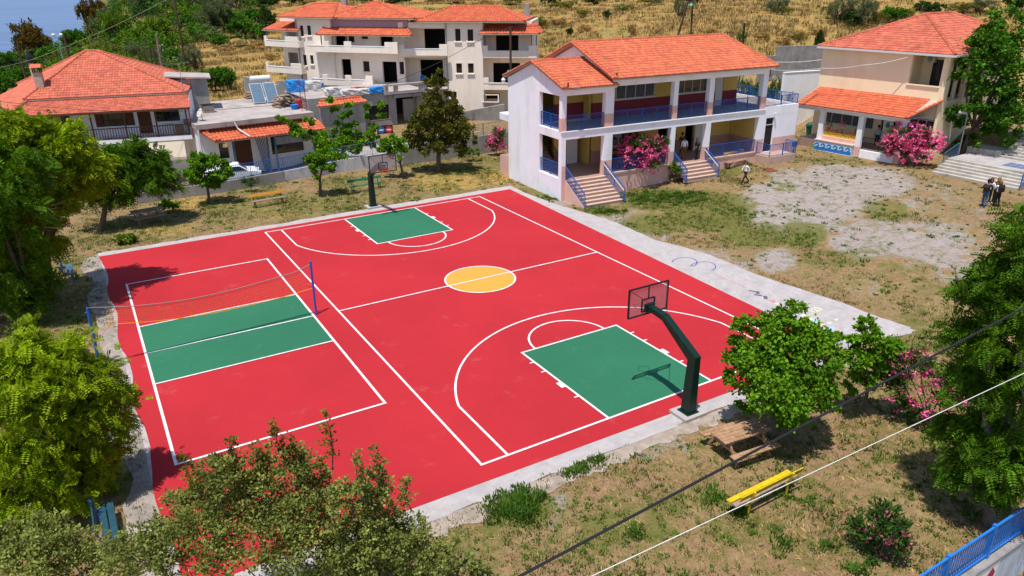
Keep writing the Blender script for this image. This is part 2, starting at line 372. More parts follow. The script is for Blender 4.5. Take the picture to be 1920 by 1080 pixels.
BL = [  # ground cover seen in the photograph: (u, v, ru, rv, channel, amount)  channel 0 green, 1 gravel, 2 straw/gold
 (1520,375,125,40,1,.95),(1620,345,95,32,1,.8),(1490,410,95,28,1,.85),(1650,450,100,36,1,.75),(1740,455,90,45,1,.7),(1800,500,60,35,1,.6),(1560,330,60,22,1,.8),
 (1455,490,40,22,1,.8),(1400,500,26,12,1,.6),(1150,415,60,20,1,.55),(1215,445,40,14,1,.55),(1330,480,50,16,1,.5),(1180,400,40,10,1,.5),(1040,375,60,14,1,.6),
 (1720,370,110,30,1,.45),(1480,330,40,16,1,.6),(1830,420,60,40,1,.35),(1640,540,60,16,1,.35),(1580,300,60,10,1,.3),
 (1330,395,95,42,0,.66),(1230,420,75,22,0,.62),(1420,440,80,26,0,.62),(1500,440,55,26,0,.66),(1250,375,85,20,0,.86),(1660,395,55,22,0,.55),(1560,485,90,20,0,.5),(1620,475,60,14,0,.45),
 (1700,500,70,16,0,.45),(1740,540,60,25,0,.42),(1470,350,40,10,0,.5),(1130,395,60,12,0,.55),(1000,365,60,16,0,.55),(1370,320,50,10,0,.6),(1740,620,90,40,0,.5),(1560,300,60,8,0,.5),
 (560,385,220,26,0,.50),(760,360,160,30,0,.44),(380,410,120,26,0,.42),(240,440,140,40,0,.44),(150,500,60,30,0,.5),(880,310,90,25,0,.5),(760,310,60,20,0,.45),(470,350,60,20,0,.5),(640,345,60,18,0,.5),
 (840,340,70,18,2,.85),(920,330,60,16,2,.6),(350,380,50,14,2,.7),(520,400,60,12,2,.5),(310,430,60,14,2,.6),
 (970,945,70,45,0,.80),(1120,870,60,30,0,.42),(1180,985,120,50,0,.56),(1290,930,100,40,0,.46),(1060,1030,90,40,0,.42),(1400,990,110,40,0,.52),(1500,930,80,40,0,.46),(1560,1010,90,45,0,.44),
 (1660,1040,70,40,0,.42),(1700,830,120,60,0,.42),(1600,860,80,40,0,.40),(880,1020,80,50,0,.5),(1330,880,80,30,0,.36),(1480,1050,80,30,0,.46),(1750,760,100,60,0,.5),
 (1240,840,60,22,1,.48),(1040,960,22,40,1,.55),(1170,850,40,16,1,.45),(1330,800,60,20,1,.3),
 (1300,1050,140,40,2,.36),(1650,950,120,50,2,.36),(1760,900,90,60,2,.3),(260,930,40,60,0,.5),(230,860,30,50,2,.5),(130,600,80,60,0,.5)]
PU, PV = proj(GX, GY, gz)
cov = np.zeros(GX.shape+(4,), np.float32); cov[..., 3] = 1
front = ((GX-CAM[0])*AF[0]+(GY-CAM[1])*AF[1]) > 2
for u, v, ru, rv, ch, am in BL:
    q = ((PU-u)/ru)**2+((PV-v)/rv)**2; am = am+(.09 if ch == 0 else 0); f = am*np.clip(1.35-q*.7, 0, 1)*front*(dd < 75)
    cov[..., ch] = np.maximum(cov[..., ch], np.minimum(f, am))
azg = np.degrees(np.arctan2(GX-CAM[0], GY-CAM[1]))
hill = sst(dd, 74, 88)
cov[..., 0] = np.maximum(cov[..., 0], .45*(1-hill))
cov[..., 2] = np.maximum(cov[..., 2], hill*sst(azg, 5.5, 8.5)*.9)
cov[..., 0] = np.where(dd > 74, hill*(.62*(1-sst(azg, 5.5, 8.5))+.19), cov[..., 0])
ny, nx = GX.shape; idx = np.arange(nx*ny).reshape(ny, nx)
F = np.stack([idx[:-1, :-1], idx[:-1, 1:], idx[1:, 1:], idx[1:, :-1]], -1).reshape(-1, 4)
def ground_mat():
    m = bpy.data.materials.new('ground_cover'); m.use_nodes = True; t = m.node_tree; L = t.links.new; b = t.nodes['Principled BSDF']; b.inputs['Roughness'].default_value = .95; b.inputs['Specular IOR Level'].default_value = .1
    tc = nn(m, 'ShaderNodeTexCoord')
    def noise(s, d=8, r=.65):
        n = nn(m, 'ShaderNodeTexNoise'); n.inputs['Scale'].default_value = s; n.inputs['Detail'].default_value = d; n.inputs['Roughness'].default_value = r; L(tc.outputs['Object'], n.inputs['Vector']); return n.outputs[0]
    def mix(f, a, c):
        x = nn(m, 'ShaderNodeMixRGB')
        for k, s in ((0, f), (1, a), (2, c)):
            if isinstance(s, tuple): x.inputs[k].default_value = (*s, 1)
            else: L(s, x.inputs[k])
        return x.outputs[0]
    def step(s, a, c):
        x = nn(m, 'ShaderNodeMapRange', interpolation_type='SMOOTHSTEP'); x.inputs[1].default_value = a; x.inputs[2].default_value = c; L(s, x.inputs[0]); return x.outputs[0]
    def ma(op, a, c):
        x = nn(m, 'ShaderNodeMath', operation=op)
        for k, s in ((0, a), (1, c)):
            if isinstance(s, (int, float)): x.inputs[k].default_value = s
            else: L(s, x.inputs[k])
        return x.outputs[0]
    at = nn(m, 'ShaderNodeAttribute', attribute_name='cover'); sp = nn(m, 'ShaderNodeSeparateColor'); L(at.outputs['Color'], sp.inputs[0])
    n1 = noise(.35); n2 = noise(1.6, 10, .72); n3 = noise(5, 8, .7); n4 = noise(22, 5, .7); n5 = noise(.9, 9, .7)
    base = mix(step(n1, .38, .62), (.275, .168, .092), (.27, .190, .088))
    base = mix(step(n3, .40, .68), base, (.165, .100, .050))
    base = mix(step(n4, .52, .70), base, (.36, .26, .155))
    gold = mix(step(n2, .35, .65), (.40, .245, .075), (.30, .195, .065)); gold = mix(step(n3, .42, .72), gold, (.21, .13, .045))
    gold = mix(step(n1, .5, .62), gold, (.24, .19, .06))
    base = mix(step(ma('ADD', sp.outputs[2], ma('MULTIPLY', ma('SUBTRACT', n5, .5), .9)), .35, .62), base, gold)
    grav = mix(step(n3, .35, .68), (.335, .295, .29), (.27, .215, .185)); grav = mix(step(n4, .56, .72), grav, (.43, .395, .38))
    base = mix(step(ma('ADD', sp.outputs[1], ma('MULTIPLY', ma('ADD', ma('SUBTRACT', n2, .5), ma('MULTIPLY', ma('SUBTRACT', n5, .5), .9)), 1.7)), .36, .66), base, grav)
    gr = mix(step(n3, .35, .65), (.105, .112, .026), (.155, .145, .038)); gr = mix(step(n4, .5, .7), gr, (.07, .085, .02))
    base = mix(ma('MULTIPLY', step(ma('ADD', sp.outputs[0], ma('ADD', ma('MULTIPLY', ma('SUBTRACT', n2, .5), 1.3), ma('MULTIPLY', ma('SUBTRACT', n4, .5), .8))), .43, .66), .92), base, gr)
    L(base, b.inputs['Base Color'])
    bp = nn(m, 'ShaderNodeBump'); bp.inputs['Strength'].default_value = .7; bp.inputs['Distance'].default_value = .08; L(ma('ADD', n3, ma('MULTIPLY', n4, .6)), bp.inputs['Height']); L(bp.outputs[0], b.inputs['Normal'])
    return m
gm = ground_mat()
ground = npmesh('ground', np.stack([GX, GY, gz], -1).reshape(-1, 3), F, gm, kind='structure')
at = ground.data.attributes.new('cover', 'FLOAT_COLOR', 'POINT'); at.data.foreach_set('color', cov.reshape(-1))
ground.data.shade_smooth(); tag(ground, 'dry grass, bare soil and gravel ground around the court', 'ground')

def sheet(name, poly, z, m, parent=None, kind=None):
    return MB().add([(x, y, z) for x, y in poly], [tuple(range(len(poly)))]).build(name, m, parent, kind=kind)
def slab(name, poly, z0, z1, m, parent=None, kind=None):
    return MB().prism(poly, z0, z1).build(name, m, parent, kind=kind)
def rough(a, b, n, j, seed=1):
    r = random.Random(seed); return [(a[0]+(b[0]-a[0])*k/n+(r.uniform(-j, j) if 0 < k < n else 0), a[1]+(b[1]-a[1])*k/n+(r.uniform(-j, j) if 0 < k < n else 0)) for k in range(n)]
# concrete apron: strips round the court
P2 = lambda u, v: tuple(G(u, v)[:2])
far_l, far_r, near_r, near_l = (-16.55, 14.45), (10.35, 14.35), (8.9, -14.8), (-16.4, -14.45)
ap = [(-16.6, 15.1)]+rough((-16.6, 15.1), (10.9, 15.25), 40, .09, 2)[1:]+[(10.9, 15.2)]
rt = [P2(u, v) for u, v in ((985, 362), (1040, 383), (1092, 398), (1135, 410), (1180, 428), (1232, 452), (1275, 462), (1330, 478), (1400, 508), (1480, 536), (1560, 562), (1640, 592), (1700, 612), (1719, 621), (1690, 630), (1640, 640), (1600, 652), (1583, 664))]
rt2 = []
for i in range(len(rt)-1): rt2 += rough(rt[i], rt[i+1], 4, .07, 10+i)
bot = rough((8.9, -15.35), (-16.8, -15.3), 50, .07, 3)
lft = []; path_l = []
for i in range(46):
    y = -15.3+i*(30.3/46); lft.append((-16.48-random.uniform(0, .04), y)); path_l.append((-16.98-.32*abs(math.sin(i*.33))-.12*math.sin(i*.9+1)-random.uniform(0, .16), y))
pth = slab('path', (path_l+[(-16.45, 15.1), (-16.45, -15.4)]), -.25, .016, mat('cracked_path', (.22, .18, .15), .95, .3, 1.1, .8, 12, c2=(.31, .265, .23), stain=.5), kind='structure'); tag(pth, 'cracked dirty concrete path along the left side of the court', 'path')
apron = slab('concrete_apron', (ap+rt2+bot+lft)[::-1], -.25, .022, 'conc', kind='structure')
tag(apron, 'pale worn concrete apron around the red court', 'pavement')
old = rough((-10.5, -15.30), (9.0, -15.38), 40, .03, 5)+rough((9.2, -15.85), (-10.5, -15.95), 70, .15, 6)
kerb = slab('pavement', old[::-1], -.2, .012, mat('weathered_strip', (.26, .205, .16), .95, .25, 1.4, .8, 14, c2=(.34, .28, .235), stain=.4), kind='structure'); tag(kerb, 'crumbling older concrete strip beyond the near baseline', 'pavement')
ledge = []
for i in range(60):
    y = -14.45+i*(28.9/60); ledge.append((-16.42+.10*math.sin(i*.5)+random.uniform(-.03, .03), y))
red = slab('court_surface', ([far_l, far_r, near_r, near_l]+ledge[1:])[::-1], -.1, .030, 'red', kind='structure')
tag(red, 'bright red painted court surface', 'court')
# painted areas and lines are flat paint on the surface
L2, W2, KW, KL, T3, R0 = 13.77, 7.4963, 2.45, 5.746, 6.533, 1.79
LW = .085
def line(pts, z=.0385, w=LW, name='court_line', closed=False, m='line'):
    pts = [Vector((p[0], p[1], 0)) for p in pts]; n = len(pts); V = []; Fq = []
    for i, p in enumerate(pts):
        a = pts[(i-1) % n] if (closed or i > 0) else None; c = pts[(i+1) % n] if (closed or i < n-1) else None
        d1 = (p-a).normalized() if a is not None else None; d2 = (c-p).normalized() if c is not None else None
        d1 = d1 or d2; d2 = d2 or d1; t = (d1+d2).normalized(); nrm = Vector((-t.y, t.x, 0)); k = 1/max(.3, nrm.dot(Vector((-d1.y, d1.x, 0))))
        V += [(p+nrm*w/2*k).to_tuple(), (p-nrm*w/2*k).to_tuple()]
    for i in range(n if closed else n-1):
        j = (i+1) % n; Fq.append((2*i, 2*i+1, 2*j+1, 2*j))
    V = [(x, y, z) for x, y, _ in V]
    return MB().add(V, Fq).build(name, m, red)
ZL = [.0385]
def nl(pts, **k):
    ZL[0] += .0004; return line(pts, z=ZL[0], **k)
nl([(-W2, -L2), (W2, -L2), (W2, L2), (-W2, L2)], closed=True)
for s in (1, -1):
    sheet('painted_key', [(-KW, s*L2), (KW, s*L2), (KW, s*(L2-KL)), (-KW, s*(L2-KL))][::-s], .0345, 'green', red)
    nl([(-KW, s*L2), (-KW, s*(L2-KL)), (KW, s*(L2-KL)), (KW, s*L2)])
    nl([(R0*math.cos(a), s*(L2-KL)-s*R0*math.sin(a)) for a in np.linspace(0, math.pi, 33)])
    # three-point line: straight side pieces and an arc through the fitted junctions
    jl = 3.4485; cyy = L2-1.575; rr = math.hypot(T3, cyy-(L2-jl)); a0 = math.asin((jl-1.575)/rr)
    arc = [(rr*math.cos(a), s*(cyy-rr*math.sin(a))) for a in np.linspace(a0, math.pi-a0, 60)]
    nl([(T3, s*L2)]+arc+[(-T3, s*L2)])
    for sx in (1, -1):
        for off, hw in ((1.75, .05), (2.75, .2), (3.95, .05), (4.8, .05)):
            y = s*(L2-off); nl([(sx*(KW+.03), y), (sx*(KW+.22), y)], w=hw*2 if hw > .1 else .07)
nl([(-W2, 0), (W2, 0)])
cir = [(1.8*math.cos(a), 1.8*math.sin(a)) for a in np.linspace(0, 2*math.pi, 64, endpoint=False)]
sheet('painted_circle', cir, .0345, 'circle', red); nl(cir, closed=True)
vc = Vector((-12.161, .113)); vr = -.0074; vw, vl, va = 3.519, 8.815, 2.937
def VB(x, y): return (vc.x+x*math.cos(vr)-y*math.sin(vr), vc.y+x*math.sin(vr)+y*math.cos(vr))
sheet('painted_zone', [VB(-vw, -va), VB(vw, -va), VB(vw, va), VB(-vw, va)], .0345, 'green', red)
nl([VB(-vw, -vl), VB(vw, -vl), VB(vw, vl), VB(-vw, vl)], closed=True, w=.095)
for y in (-va, 0, va): nl([VB(-vw, y), VB(vw, y)], w=.075)
# drawings on the concrete strip
def chalk(name, px, m, w=.05, closed=False):
    pts = [G(u, v, .022)[:2] for u, v in px]
    o = line(pts, z=.0262, w=w, name=name, closed=closed, m=m); o.parent = apron; return o
M['ch_blue'] = mat('paint_navy', (.03, .06, .30), .8); M['ch_dk'] = mat('paint_plum', (.12, .08, .12), .8, .3, 30); M['ch_red'] = mat('paint_pinkred', (.60, .10, .16), .8)
M['ch_sky'] = mat('paint_sky', (.22, .55, .80), .8); M['ch_yel'] = mat('paint_cream', (.75, .66, .42), .8); M['ch_or'] = mat('paint_peach', (.72, .42, .30), .8); M['ch_gr'] = mat('paint_mint', (.45, .62, .48), .8)
lp = []
for t in np.linspace(0, 1, 70):
    u = 1268+70*t; v = 492+16*t
    lp.append((u-13*math.sin(t*4*math.pi+.3), v-7+6*math.cos(t*4*math.pi)))
chalk('painted_loops', lp, 'ch_blue', .05)
sp = [(1489+(12.5*t)*math.cos(t*15), 582.5+(7*t)*math.sin(t*15)) for t in np.linspace(.08, 1, 70)]
chalk('painted_spiral', sp, 'ch_blue', .05)
chalk('painted_line', [(1342, 514), (1399, 540)], 'ch_red', .03)
for a, b, ww in (((1404, 544.5), (1416, 547), .12), ((1417, 548.5), (1424, 549), .34), ((1414, 552.5), (1429, 554.5), .14), ((1431.5, 557.5), (1439, 558), .40)): chalk('painted_block', [a, b], 'ch_dk', ww)
def mark(px, m, w): chalk('painted_mark', px, m, w)
mark([(1443, 564), (1448, 563.5), (1454, 566)], 'ch_red', .07); mark([(1447, 567), (1449, 565.8), (1453, 566.4)], 'ch_red', .06)
mark([(1454, 570), (1459, 569)], 'ch_yel', .16); mark([(1504, 590), (1510, 593)], 'ch_yel', .2); mark([(1513, 596.5), (1523, 600)], 'ch_yel', .22)
mark([(1524, 603), (1534, 605)], 'ch_sky', .30); mark([(1538, 609), (1549, 611.5)], 'ch_or', .26); mark([(1552, 614.5), (1564, 617)], 'ch_sky', .30); mark([(1570, 620.5), (1574, 621.5)], 'ch_red', .18)
mark([(1551, 606), (1555, 604)], 'ch_gr', .07); mark([(1554, 607), (1559, 604.5)], 'ch_gr', .07); mark([(1565, 600), (1569, 598.5), (1568, 601)], 'ch_yel', .06)
cu = bpy.data.curves.new('painted_numbers', 'FONT'); cu.body = '...123'; cu.size = 1.15
tmp = bpy.data.objects.new('tmp', cu); COL.objects.link(tmp); dg = bpy.context.evaluated_depsgraph_get(); tm = bpy.data.meshes.new_from_object(tmp.evaluated_get(dg)); bpy.data.objects.remove(tmp)
tn = bpy.data.objects.new('painted_numbers', tm); COL.objects.link(tn); tm.materials.clear(); tm.materials.append(M['ch_yel'])
p0 = G(1517, 591, .027); p1 = G(1543, 580, .027); dv = Vector(p1-p0); tn.location = tuple(p0); tn.rotation_euler = (0, 0, math.atan2(dv.y, dv.x)); k = dv.length/max(v.co.x for v in tm.vertices); tn.scale = (k, k, k); tn.parent = apron

# the sea, far below and beyond the slope
def sea_mat():
    m = bpy.data.materials.new('sea_water'); m.use_nodes = True; t = m.node_tree; L = t.links.new; b = t.nodes['Principled BSDF']
    b.inputs['Roughness'].default_value = .28; b.inputs['Specular IOR Level'].default_value = .35
    tc = nn(m, 'ShaderNodeTexCoord'); mp = nn(m, 'ShaderNodeMapping'); mp.inputs['Scale'].default_value = (.0035, .02, 1); mp.inputs['Rotation'].default_value = (0, 0, .5); L(tc.outputs['Object'], mp.inputs[0])
    n = nn(m, 'ShaderNodeTexNoise'); n.inputs['Scale'].default_value = 1.3; n.inputs['Detail'].default_value = 7; L(mp.outputs[0], n.inputs['Vector'])
    r = nn(m, 'ShaderNodeValToRGB'); e = r.color_ramp.elements; e[0].position = .40; e[1].position = .56; e[0].color = (.022, .062, .20, 1); e[1].color = (.050, .105, .27, 1); L(n.outputs[0], r.inputs[0]); L(r.outputs[0], b.inputs['Base Color'])
    n2 = nn(m, 'ShaderNodeTexNoise'); n2.inputs['Scale'].default_value = .4; n2.inputs['Detail'].default_value = 6; L(tc.outputs['Object'], n2.inputs['Vector'])
    bp = nn(m, 'ShaderNodeBump'); bp.inputs['Strength'].default_value = .5; bp.inputs['Distance'].default_value = .6; L(n2.outputs[0], bp.inputs['Height']); L(bp.outputs[0], b.inputs['Normal'])
    return m
sea = MB().add([(-9000, -900, -26), (9000, -900, -26), (9000, 11000, -26), (-9000, 11000, -26)], [(0, 1, 2, 3)]).build('sea', sea_mat(), kind='structure'); tag(sea, 'calm blue sea beyond the coastal slope', 'sea')
# ================================================================== shared building pieces
def railing(parent, a, b, z, h=1.0, gap=.11, m='blue', posts=None, name='railing', r=.011, z2=None):
    """rails and posts are one part; the many thin bars a part below it"""
    a = Vector((a[0], a[1], z)); b = Vector((b[0], b[1], z if z2 is None else z2)); L = (b-a).length; up = Vector((0, 0, 1))
    mb = MB(); mb.beam(a+up*h, b+up*h, .045, .035); mb.beam(a+up*.09, b+up*.09, .03, .03)
    n = posts or max(1, int(round(L/2.0)))
    for i in range(n+1): p = a+(b-a)*i/n; mb.beam(p, p+up*h, .045)
    r_ = mb.build(name, m, parent)
    mb = MB(); k = int(L/gap)
    for i in range(1, k): p = a+(b-a)*i/k; mb.beam(p+up*.09, p+up*h, r*1.6)
    mb.build('bars', m, r_, kind='stuff'); return r_
def window(parent, x0, x1, z0, z1, y, n=2, glass='glass', fr='alu', name='window', d=.06, sill=True, transom=0):
    """frame with recessed panes; each pane a sub-part; faces -y"""
    mb = MB(); f = .055
    mb.box(x0, x1, y-d, y, z0, z0+f); mb.box(x0, x1, y-d, y, z1-f, z1)
    xs = [x0+(x1-x0)*i/n for i in range(n+1)]
    for i, x in enumerate(xs):
        a = x0 if i == 0 else (x1-f if i == n else x-f/2); mb.box(a, a+f, y-d-.004, y-.003, z0+.003, z1-.003)
    if transom: mb.box(x0, x1, y-d-.002, y-.006, z1-transom-f, z1-transom)
    if sill: mb.box(x0-.06, x1+.06, y-d-.1, y+.02, z0-.06, z0-.003)
    w_ = mb.build(name, fr, parent)
    for a, b in zip(xs, xs[1:]): MB().box(a+.02, b-.02, y-.03, y-.012, z0+.02, z1-.02).build('pane', glass, w_)
    return w_
def door(parent, x0, x1, z0, z1, y, m='alu', handle=True):
    mb = MB(); mb.box(x0, x1, y-.05, y, z0, z1); mb.box(x0+.1, x1-.1, y-.062, y-.05, z0+.15, z0+.9); mb.box(x0+.1, x1-.1, y-.062, y-.05, z0+1.02, z1-.12)
    d = mb.build('door', m, parent)
    if handle: MB().beam((x1-.09, y-.1, z0+1.0), (x1-.2, y-.1, z0+1.0), .025).build('handle', 'metal', d)
    return d
def steps(parent, x0, x1, ztop, n, riser, tread, m='step', y0=0.):
    for i in range(n):
        zt = ztop-i*riser; mb = MB(); mb.box(x0, x1, y0-(i+1)*tread, y0-i*tread+(.0 if i else .0), zt-riser*(1 if i < n-1 else 1.6)-.02, zt-.03)
        mb.box(x0-.02, x1+.02, y0-(i+1)*tread-.025, y0-i*tread-.026, zt-.03, zt)
        mb.build('step', m, parent)

# ================================================================== school
SO = (11.76, 9.85); SDEG = -3.0
def SP(u, v): return PL(u, v, SO, SDEG)
sch = empty('school_building', (*SO, 0), R(SDEG), 'white two-storey school with orange tiled gable roofs and blue railings', 'building')
F1, F2, SLB = 1.4, 4.75, 4.2
X2a, X2b, X3a, X3b, X4a, X4b, X5a, X5b, XE = 3.5, 4.2, 9.42, 9.82, 12.75, 13.2, 18.1, 18.6, 22.3
TB = 3.2       # depth of the veranda
# gable wall on the left, with two openings near the corner
gw = MB()
def lw(y0, y1, z0, z1): gw.box(0, .28, y0, y1, z0, z1)
lw(0, 7.7, -.4, 1.5); lw(3.0, 7.7, 1.5, 7.55); lw(0.0, 3.0, SLB, F2); lw(0, 3.0, 7.08, 7.55); 
gw.add([(0, 0, 7.55), (0, 7.7, 7.55), (0, 3.85, 8.92), (.28, 0, 7.55), (.28, 7.7, 7.55), (.28, 3.85, 8.92)], [(0, 2, 1), (3, 4, 5), (0, 1, 4, 3), (1, 2, 5, 4), (2, 0, 3, 5)])
gw.build('gable_wall', 'white', sch)
mb = MB(); mb.box(.003, .36, .002, .36, 1.5, SLB); mb.box(.003, .36, .002, .36, F2, 7.1); mb.build('corner_column', 'white', sch)
MB().box(-.006, .368, -.006, .368, F2+.0, 5.66).build('pink_band', 'pink', sch)
MB().box(.05, .368, -.007, .368, -.3, 2.42).build('pink_band', 'pink', sch)
def column(x0, x1, z0, z1, band=None, y0=0., y1=.4):
    c = MB().box(x0, x1, y0, y1, z0, z1).build('column', 'white', sch)
    if band: MB().box(x0-.006, x1+.006, y0-.006, y1+.006, z0+.001, band).build('pink_band', 'pink', c)
column(X2a, X2b, F2, 7.3, 5.66); column(X2a, X2b, F1, SLB, 2.42)
for a, b in ((X3a, X3b), (X4a, X4b), (X5a, X5b)):
    column(a, b, F2, 7.46, 5.72); column(a, b, F1-.0, SLB, 2.42)
# slabs and beams
mb = MB(); mb.box(.28, XE, 0.0, 9.7, SLB, F2-.04); mb.build('floor_slab', 'white', sch)
mb = MB(); mb.box(-.05, X5b+.05, -.06, .06, F2-.05, F2+.012); mb.build('sill_course', 'whitepaint', sch)
MB().box(.3, X5b, .07, TB, F2-.04, F2-.005).build('veranda_floor', 'floorg', sch)
mb = MB(); mb.box(.28, X2b, -.002, .34, 7.1, 7.6); mb.build('beam', 'white', sch)
mb = MB(); mb.box(X2b, X5b+.02, -.004, .36, 7.46, 7.98); mb.box(X5b-.34, X5b+.018, .36, 9.7, 7.46, 7.98); mb.box(X2b-.02, X2b+.32, .36, 9.7, 7.4, 7.98); mb.build('beam', 'white', sch)
# plinth
mb = MB(); mb.box(.28, X3b, .003, 9.7, -.4, F1-.04); mb.box(X3b, X5b, .003, 9.7, -.4, F1-.04); mb.build('plinth', 'pink', sch)
MB().box(.3, X5b, .004, 9.7, F1-.04, F1).build('porch_floor', 'floor', sch)
for a, b in ((X2b, X3a), (X4b, X5a)): MB().box(a-.02, b+.02, -.04, .14, F1-.05, F1+.07).build('sill', 'step', sch)
# rooms behind the veranda: painted walls
def roomwall(z0, zs, z1, lower, upper, x0, x1, y, ops):
    mb = MB(); mb.wall(x0, x1, y, y+.2, z0, zs, ops); mb.build('wall', lower, sch)
    mb = MB(); mb.wall(x0, x1, y, y+.2, zs, z1, ops); mb.build('wall', upper, sch)
def SB(u, v, t=TB):
    a = R(SDEG); o = (SO[0]-math.sin(a)*t, SO[1]+math.cos(a)*t); return PL(u, v, o, SDEG)
w1a, w1b = SB(1155, 189)[0], SB(1227, 183)[0]; w2a, w2b = SB(1268, 178)[0], SB(1327, 172)[0]; d1a, d1b = SB(1339, 197)[0], SB(1353, 196)[0]
zA, zB = 5.98, 7.12
opsU = [(w1a, w1b, zA, zB), (w2a, w2b, zA, zB), (d1a, d1b, F2, 7.1)]
roomwall(F2, 5.9, 7.5, 'maroon', 'ochre', X2b+.4, X5b, TB, opsU)
for a, b in ((w1a, w1b), (w2a, w2b)): window(sch, a, b, zA, zB, TB+.1, 4, 'curtain' if a == w1a else 'glass')
door(sch, d1a, d1b, F2, 7.05, TB+.1)
mb = MB(); mb.box(X5b-.22, X5b-.02, TB+.2, 9.7, F2, 7.5); mb.box(X2b+.2, X5b-.2, 9.45, 9.7, F1, 7.9); mb.box(.28, X2b+.4, 7.4, 7.7, -.4, 7.5); mb.box(X2b+.2, X2b+.4, TB+.2, 9.6, F1, 7.5); mb.build('wall', 'ochre', sch)
MB().box(X2b+.4, X5b-.25, TB+1.4, TB+1.5, F1, 7.4).build('room_shade_sheet', 'dark', sch)  # near-black sheet painting the shade of the rooms behind the openings
# stairwell on the left: inner wall colours, half landing and flight
mb = MB(); mb.box(1.9, X2b+.4, 4.1, 4.3, F2, 5.9); mb.build('wall', 'maroon', sch)
mb = MB(); mb.box(1.9, X2b+.4, 4.1, 4.3, 5.9, 7.5); mb.build('wall', 'ochre', sch)
mb = MB(); mb.box(1.9, 3.0, 4.1, 4.3, F1, 2.45); mb.build('wall', 'brownpink', sch)
mb = MB(); mb.box(1.9, 3.0, 4.1, 4.3, 2.45, SLB); mb.build('wall', 'ochre', sch)
door(sch, 3.0, 4.0, F1, 3.6, 4.2)
for i in range(9): MB().box(.3, 1.8, 3.4+i*.28, 3.4+(i+1)*.28+.01, F1+i*.17, F1+(i+1)*.17).build('stair_tread', 'floor', sch)
railing(sch, (1.85, 3.3), (1.85, 5.9), F1+.1, .95, .14, 'black', 2, z2=F1+1.7)
railing(sch, (.4, 3.9), (1.7, 3.9), F2, .95, .11, 'blue', 1)
# lower storey
zc, zd = 2.55, 3.75
l1a = X2b+1.2; opsL = [(l1a, l1a+3.2, zc, zd), (X3b+.9, X3b+1.9, F1, 3.8), (X4b+.25, X4b+1.15, F1, 3.85)]
roomwall(F1, 2.42, SLB, 'brownpink', 'ochre', X2b+.4, X5b, TB-.1, opsL)
window(sch, l1a, l1a+3.2, zc, zd, TB, 4)
door(sch, X4b+1.2, X4b+2.2, F1, 3.7, TB-.12)
mb = MB(); mb.box(X5a, X5b, .4, TB, F1, 2.42); mb.build('wall', 'brownpink', sch)
mb = MB(); mb.box(X5a, X5b, .4, TB, 2.42, SLB); mb.build('wall', 'ochre', sch)
# railings
RA = .17
railing(sch, (X2b, RA), (X3a, RA), F2, 1.0, posts=4); railing(sch, (X3b, RA), (X4a, RA), F2, 1.0, posts=2); railing(sch, (X4b, RA), (X5a, RA), F2, 1.0, posts=4)
railing(sch, (.36, RA), (X2a, RA), F2, 1.0, posts=2); railing(sch, (.14, .36), (.14, 2.98), F2, 1.0, posts=2); railing(sch, (.14, .36), (.14, 2.98), 1.5, 1.0, posts=2)
railing(sch, (X2b, RA), (X3a, RA), F1+.07, .95, posts=3); railing(sch, (X4b, RA), (X5a, RA), F1+.07, .95, posts=3)
railing(sch, (X5b-.1, .5), (X5b-.1, TB), F2, 1.0, posts=2)
# entrance steps
steps(sch, .42, 3.55, F1, 8, .172, .30); steps(sch, X3b+.05, X4a+.1, F1, 5, .19, .30)
mb = MB(); mb.prismx([(0, F1), (-2.45, .08), (-2.45, -.2), (0, -.2)], .36, .417); mb.build('stair_cheek', 'pink', sch)
def stair_rail(x, y1, z0, z1):
    mb = MB(); up = Vector((0, 0, 1)); a = Vector((x, .0, z0)); b = Vector((x, y1, z1))
    for h, wd in ((.95, .05), (.12, .035)): mb.beam(a+up*h, b+up*h, wd)
    for p in (a, (a+b)/2, b): mb.beam(p+up*(.12 if p is not b else -.1), p+up*.95, .04)
    r_ = mb.build('stair_railing', 'blue', sch)
    mb = MB()
    for i in range(1, 20): p = a+(b-a)*i/20; mb.beam(p+up*.12, p+up*.95, .018)
    mb.build('bars', 'blue', r_, kind='stuff')
    MB().beam(a+up*.8+Vector((.09 if x < X2a-1 or abs(x-X3b) < .2 else -.09, 0, 0)), b+up*.8+Vector((.09 if x < X2a-1 or abs(x-X3b) < .2 else -.09, 0, 0)), .04).build('handrail', 'alu', r_)
stair_rail(.38, -2.5, F1, 0.03); stair_rail(3.62, -2.5, F1, .05); stair_rail(X3b, -1.6, F1, .42); stair_rail(X4a+.15, -1.6, F1, .45)
# terrace block on the right
mb = MB(); da, db = SP(1430, 281)[0], SP(1445, 279)[0]; mb.wall(X5b, XE, 0.004, .25, .3, SLB, [(da, db, 1.35, 4.05)]); mb.box(XE-.25, XE-.002, .25, 9.7, .3, SLB); mb.box(X5b, XE, 0.002, .2, SLB, F2+.16); mb.box(XE-.2, XE, .2, 9.7, SLB, F2+.16); mb.build('wall', 'white', sch)
mb = MB(); mb.wall(X5b, XE+.005, -.004, .003, .3, 2.42, [(da-.06, db+.06, 1.3, 4.2)]); mb.build('pink_band', 'pink', sch)
MB().box(X5b, XE-.2, .2, 9.6, F2-.03, F2+.01).build('terrace_floor', 'roofslab', sch)
window(sch, da, db, 3.45, 4.05, .12, 1, sill=False); MB().box(da, db, .1, .16, 1.35, 3.43).build('door', 'dark', sch)
railing(sch, (X5b, .1), (XE-.1, .1), F2+.16, .75, .13, 'blue', 2); railing(sch, (XE-.1, .1), (XE-.1, 7.), F2+.16, .75, .13, 'blue', 4)
MB().box(X5b-.5, X5b+2.4, -1.5, .0, .35, 1.3).build('landing', 'step', sch)
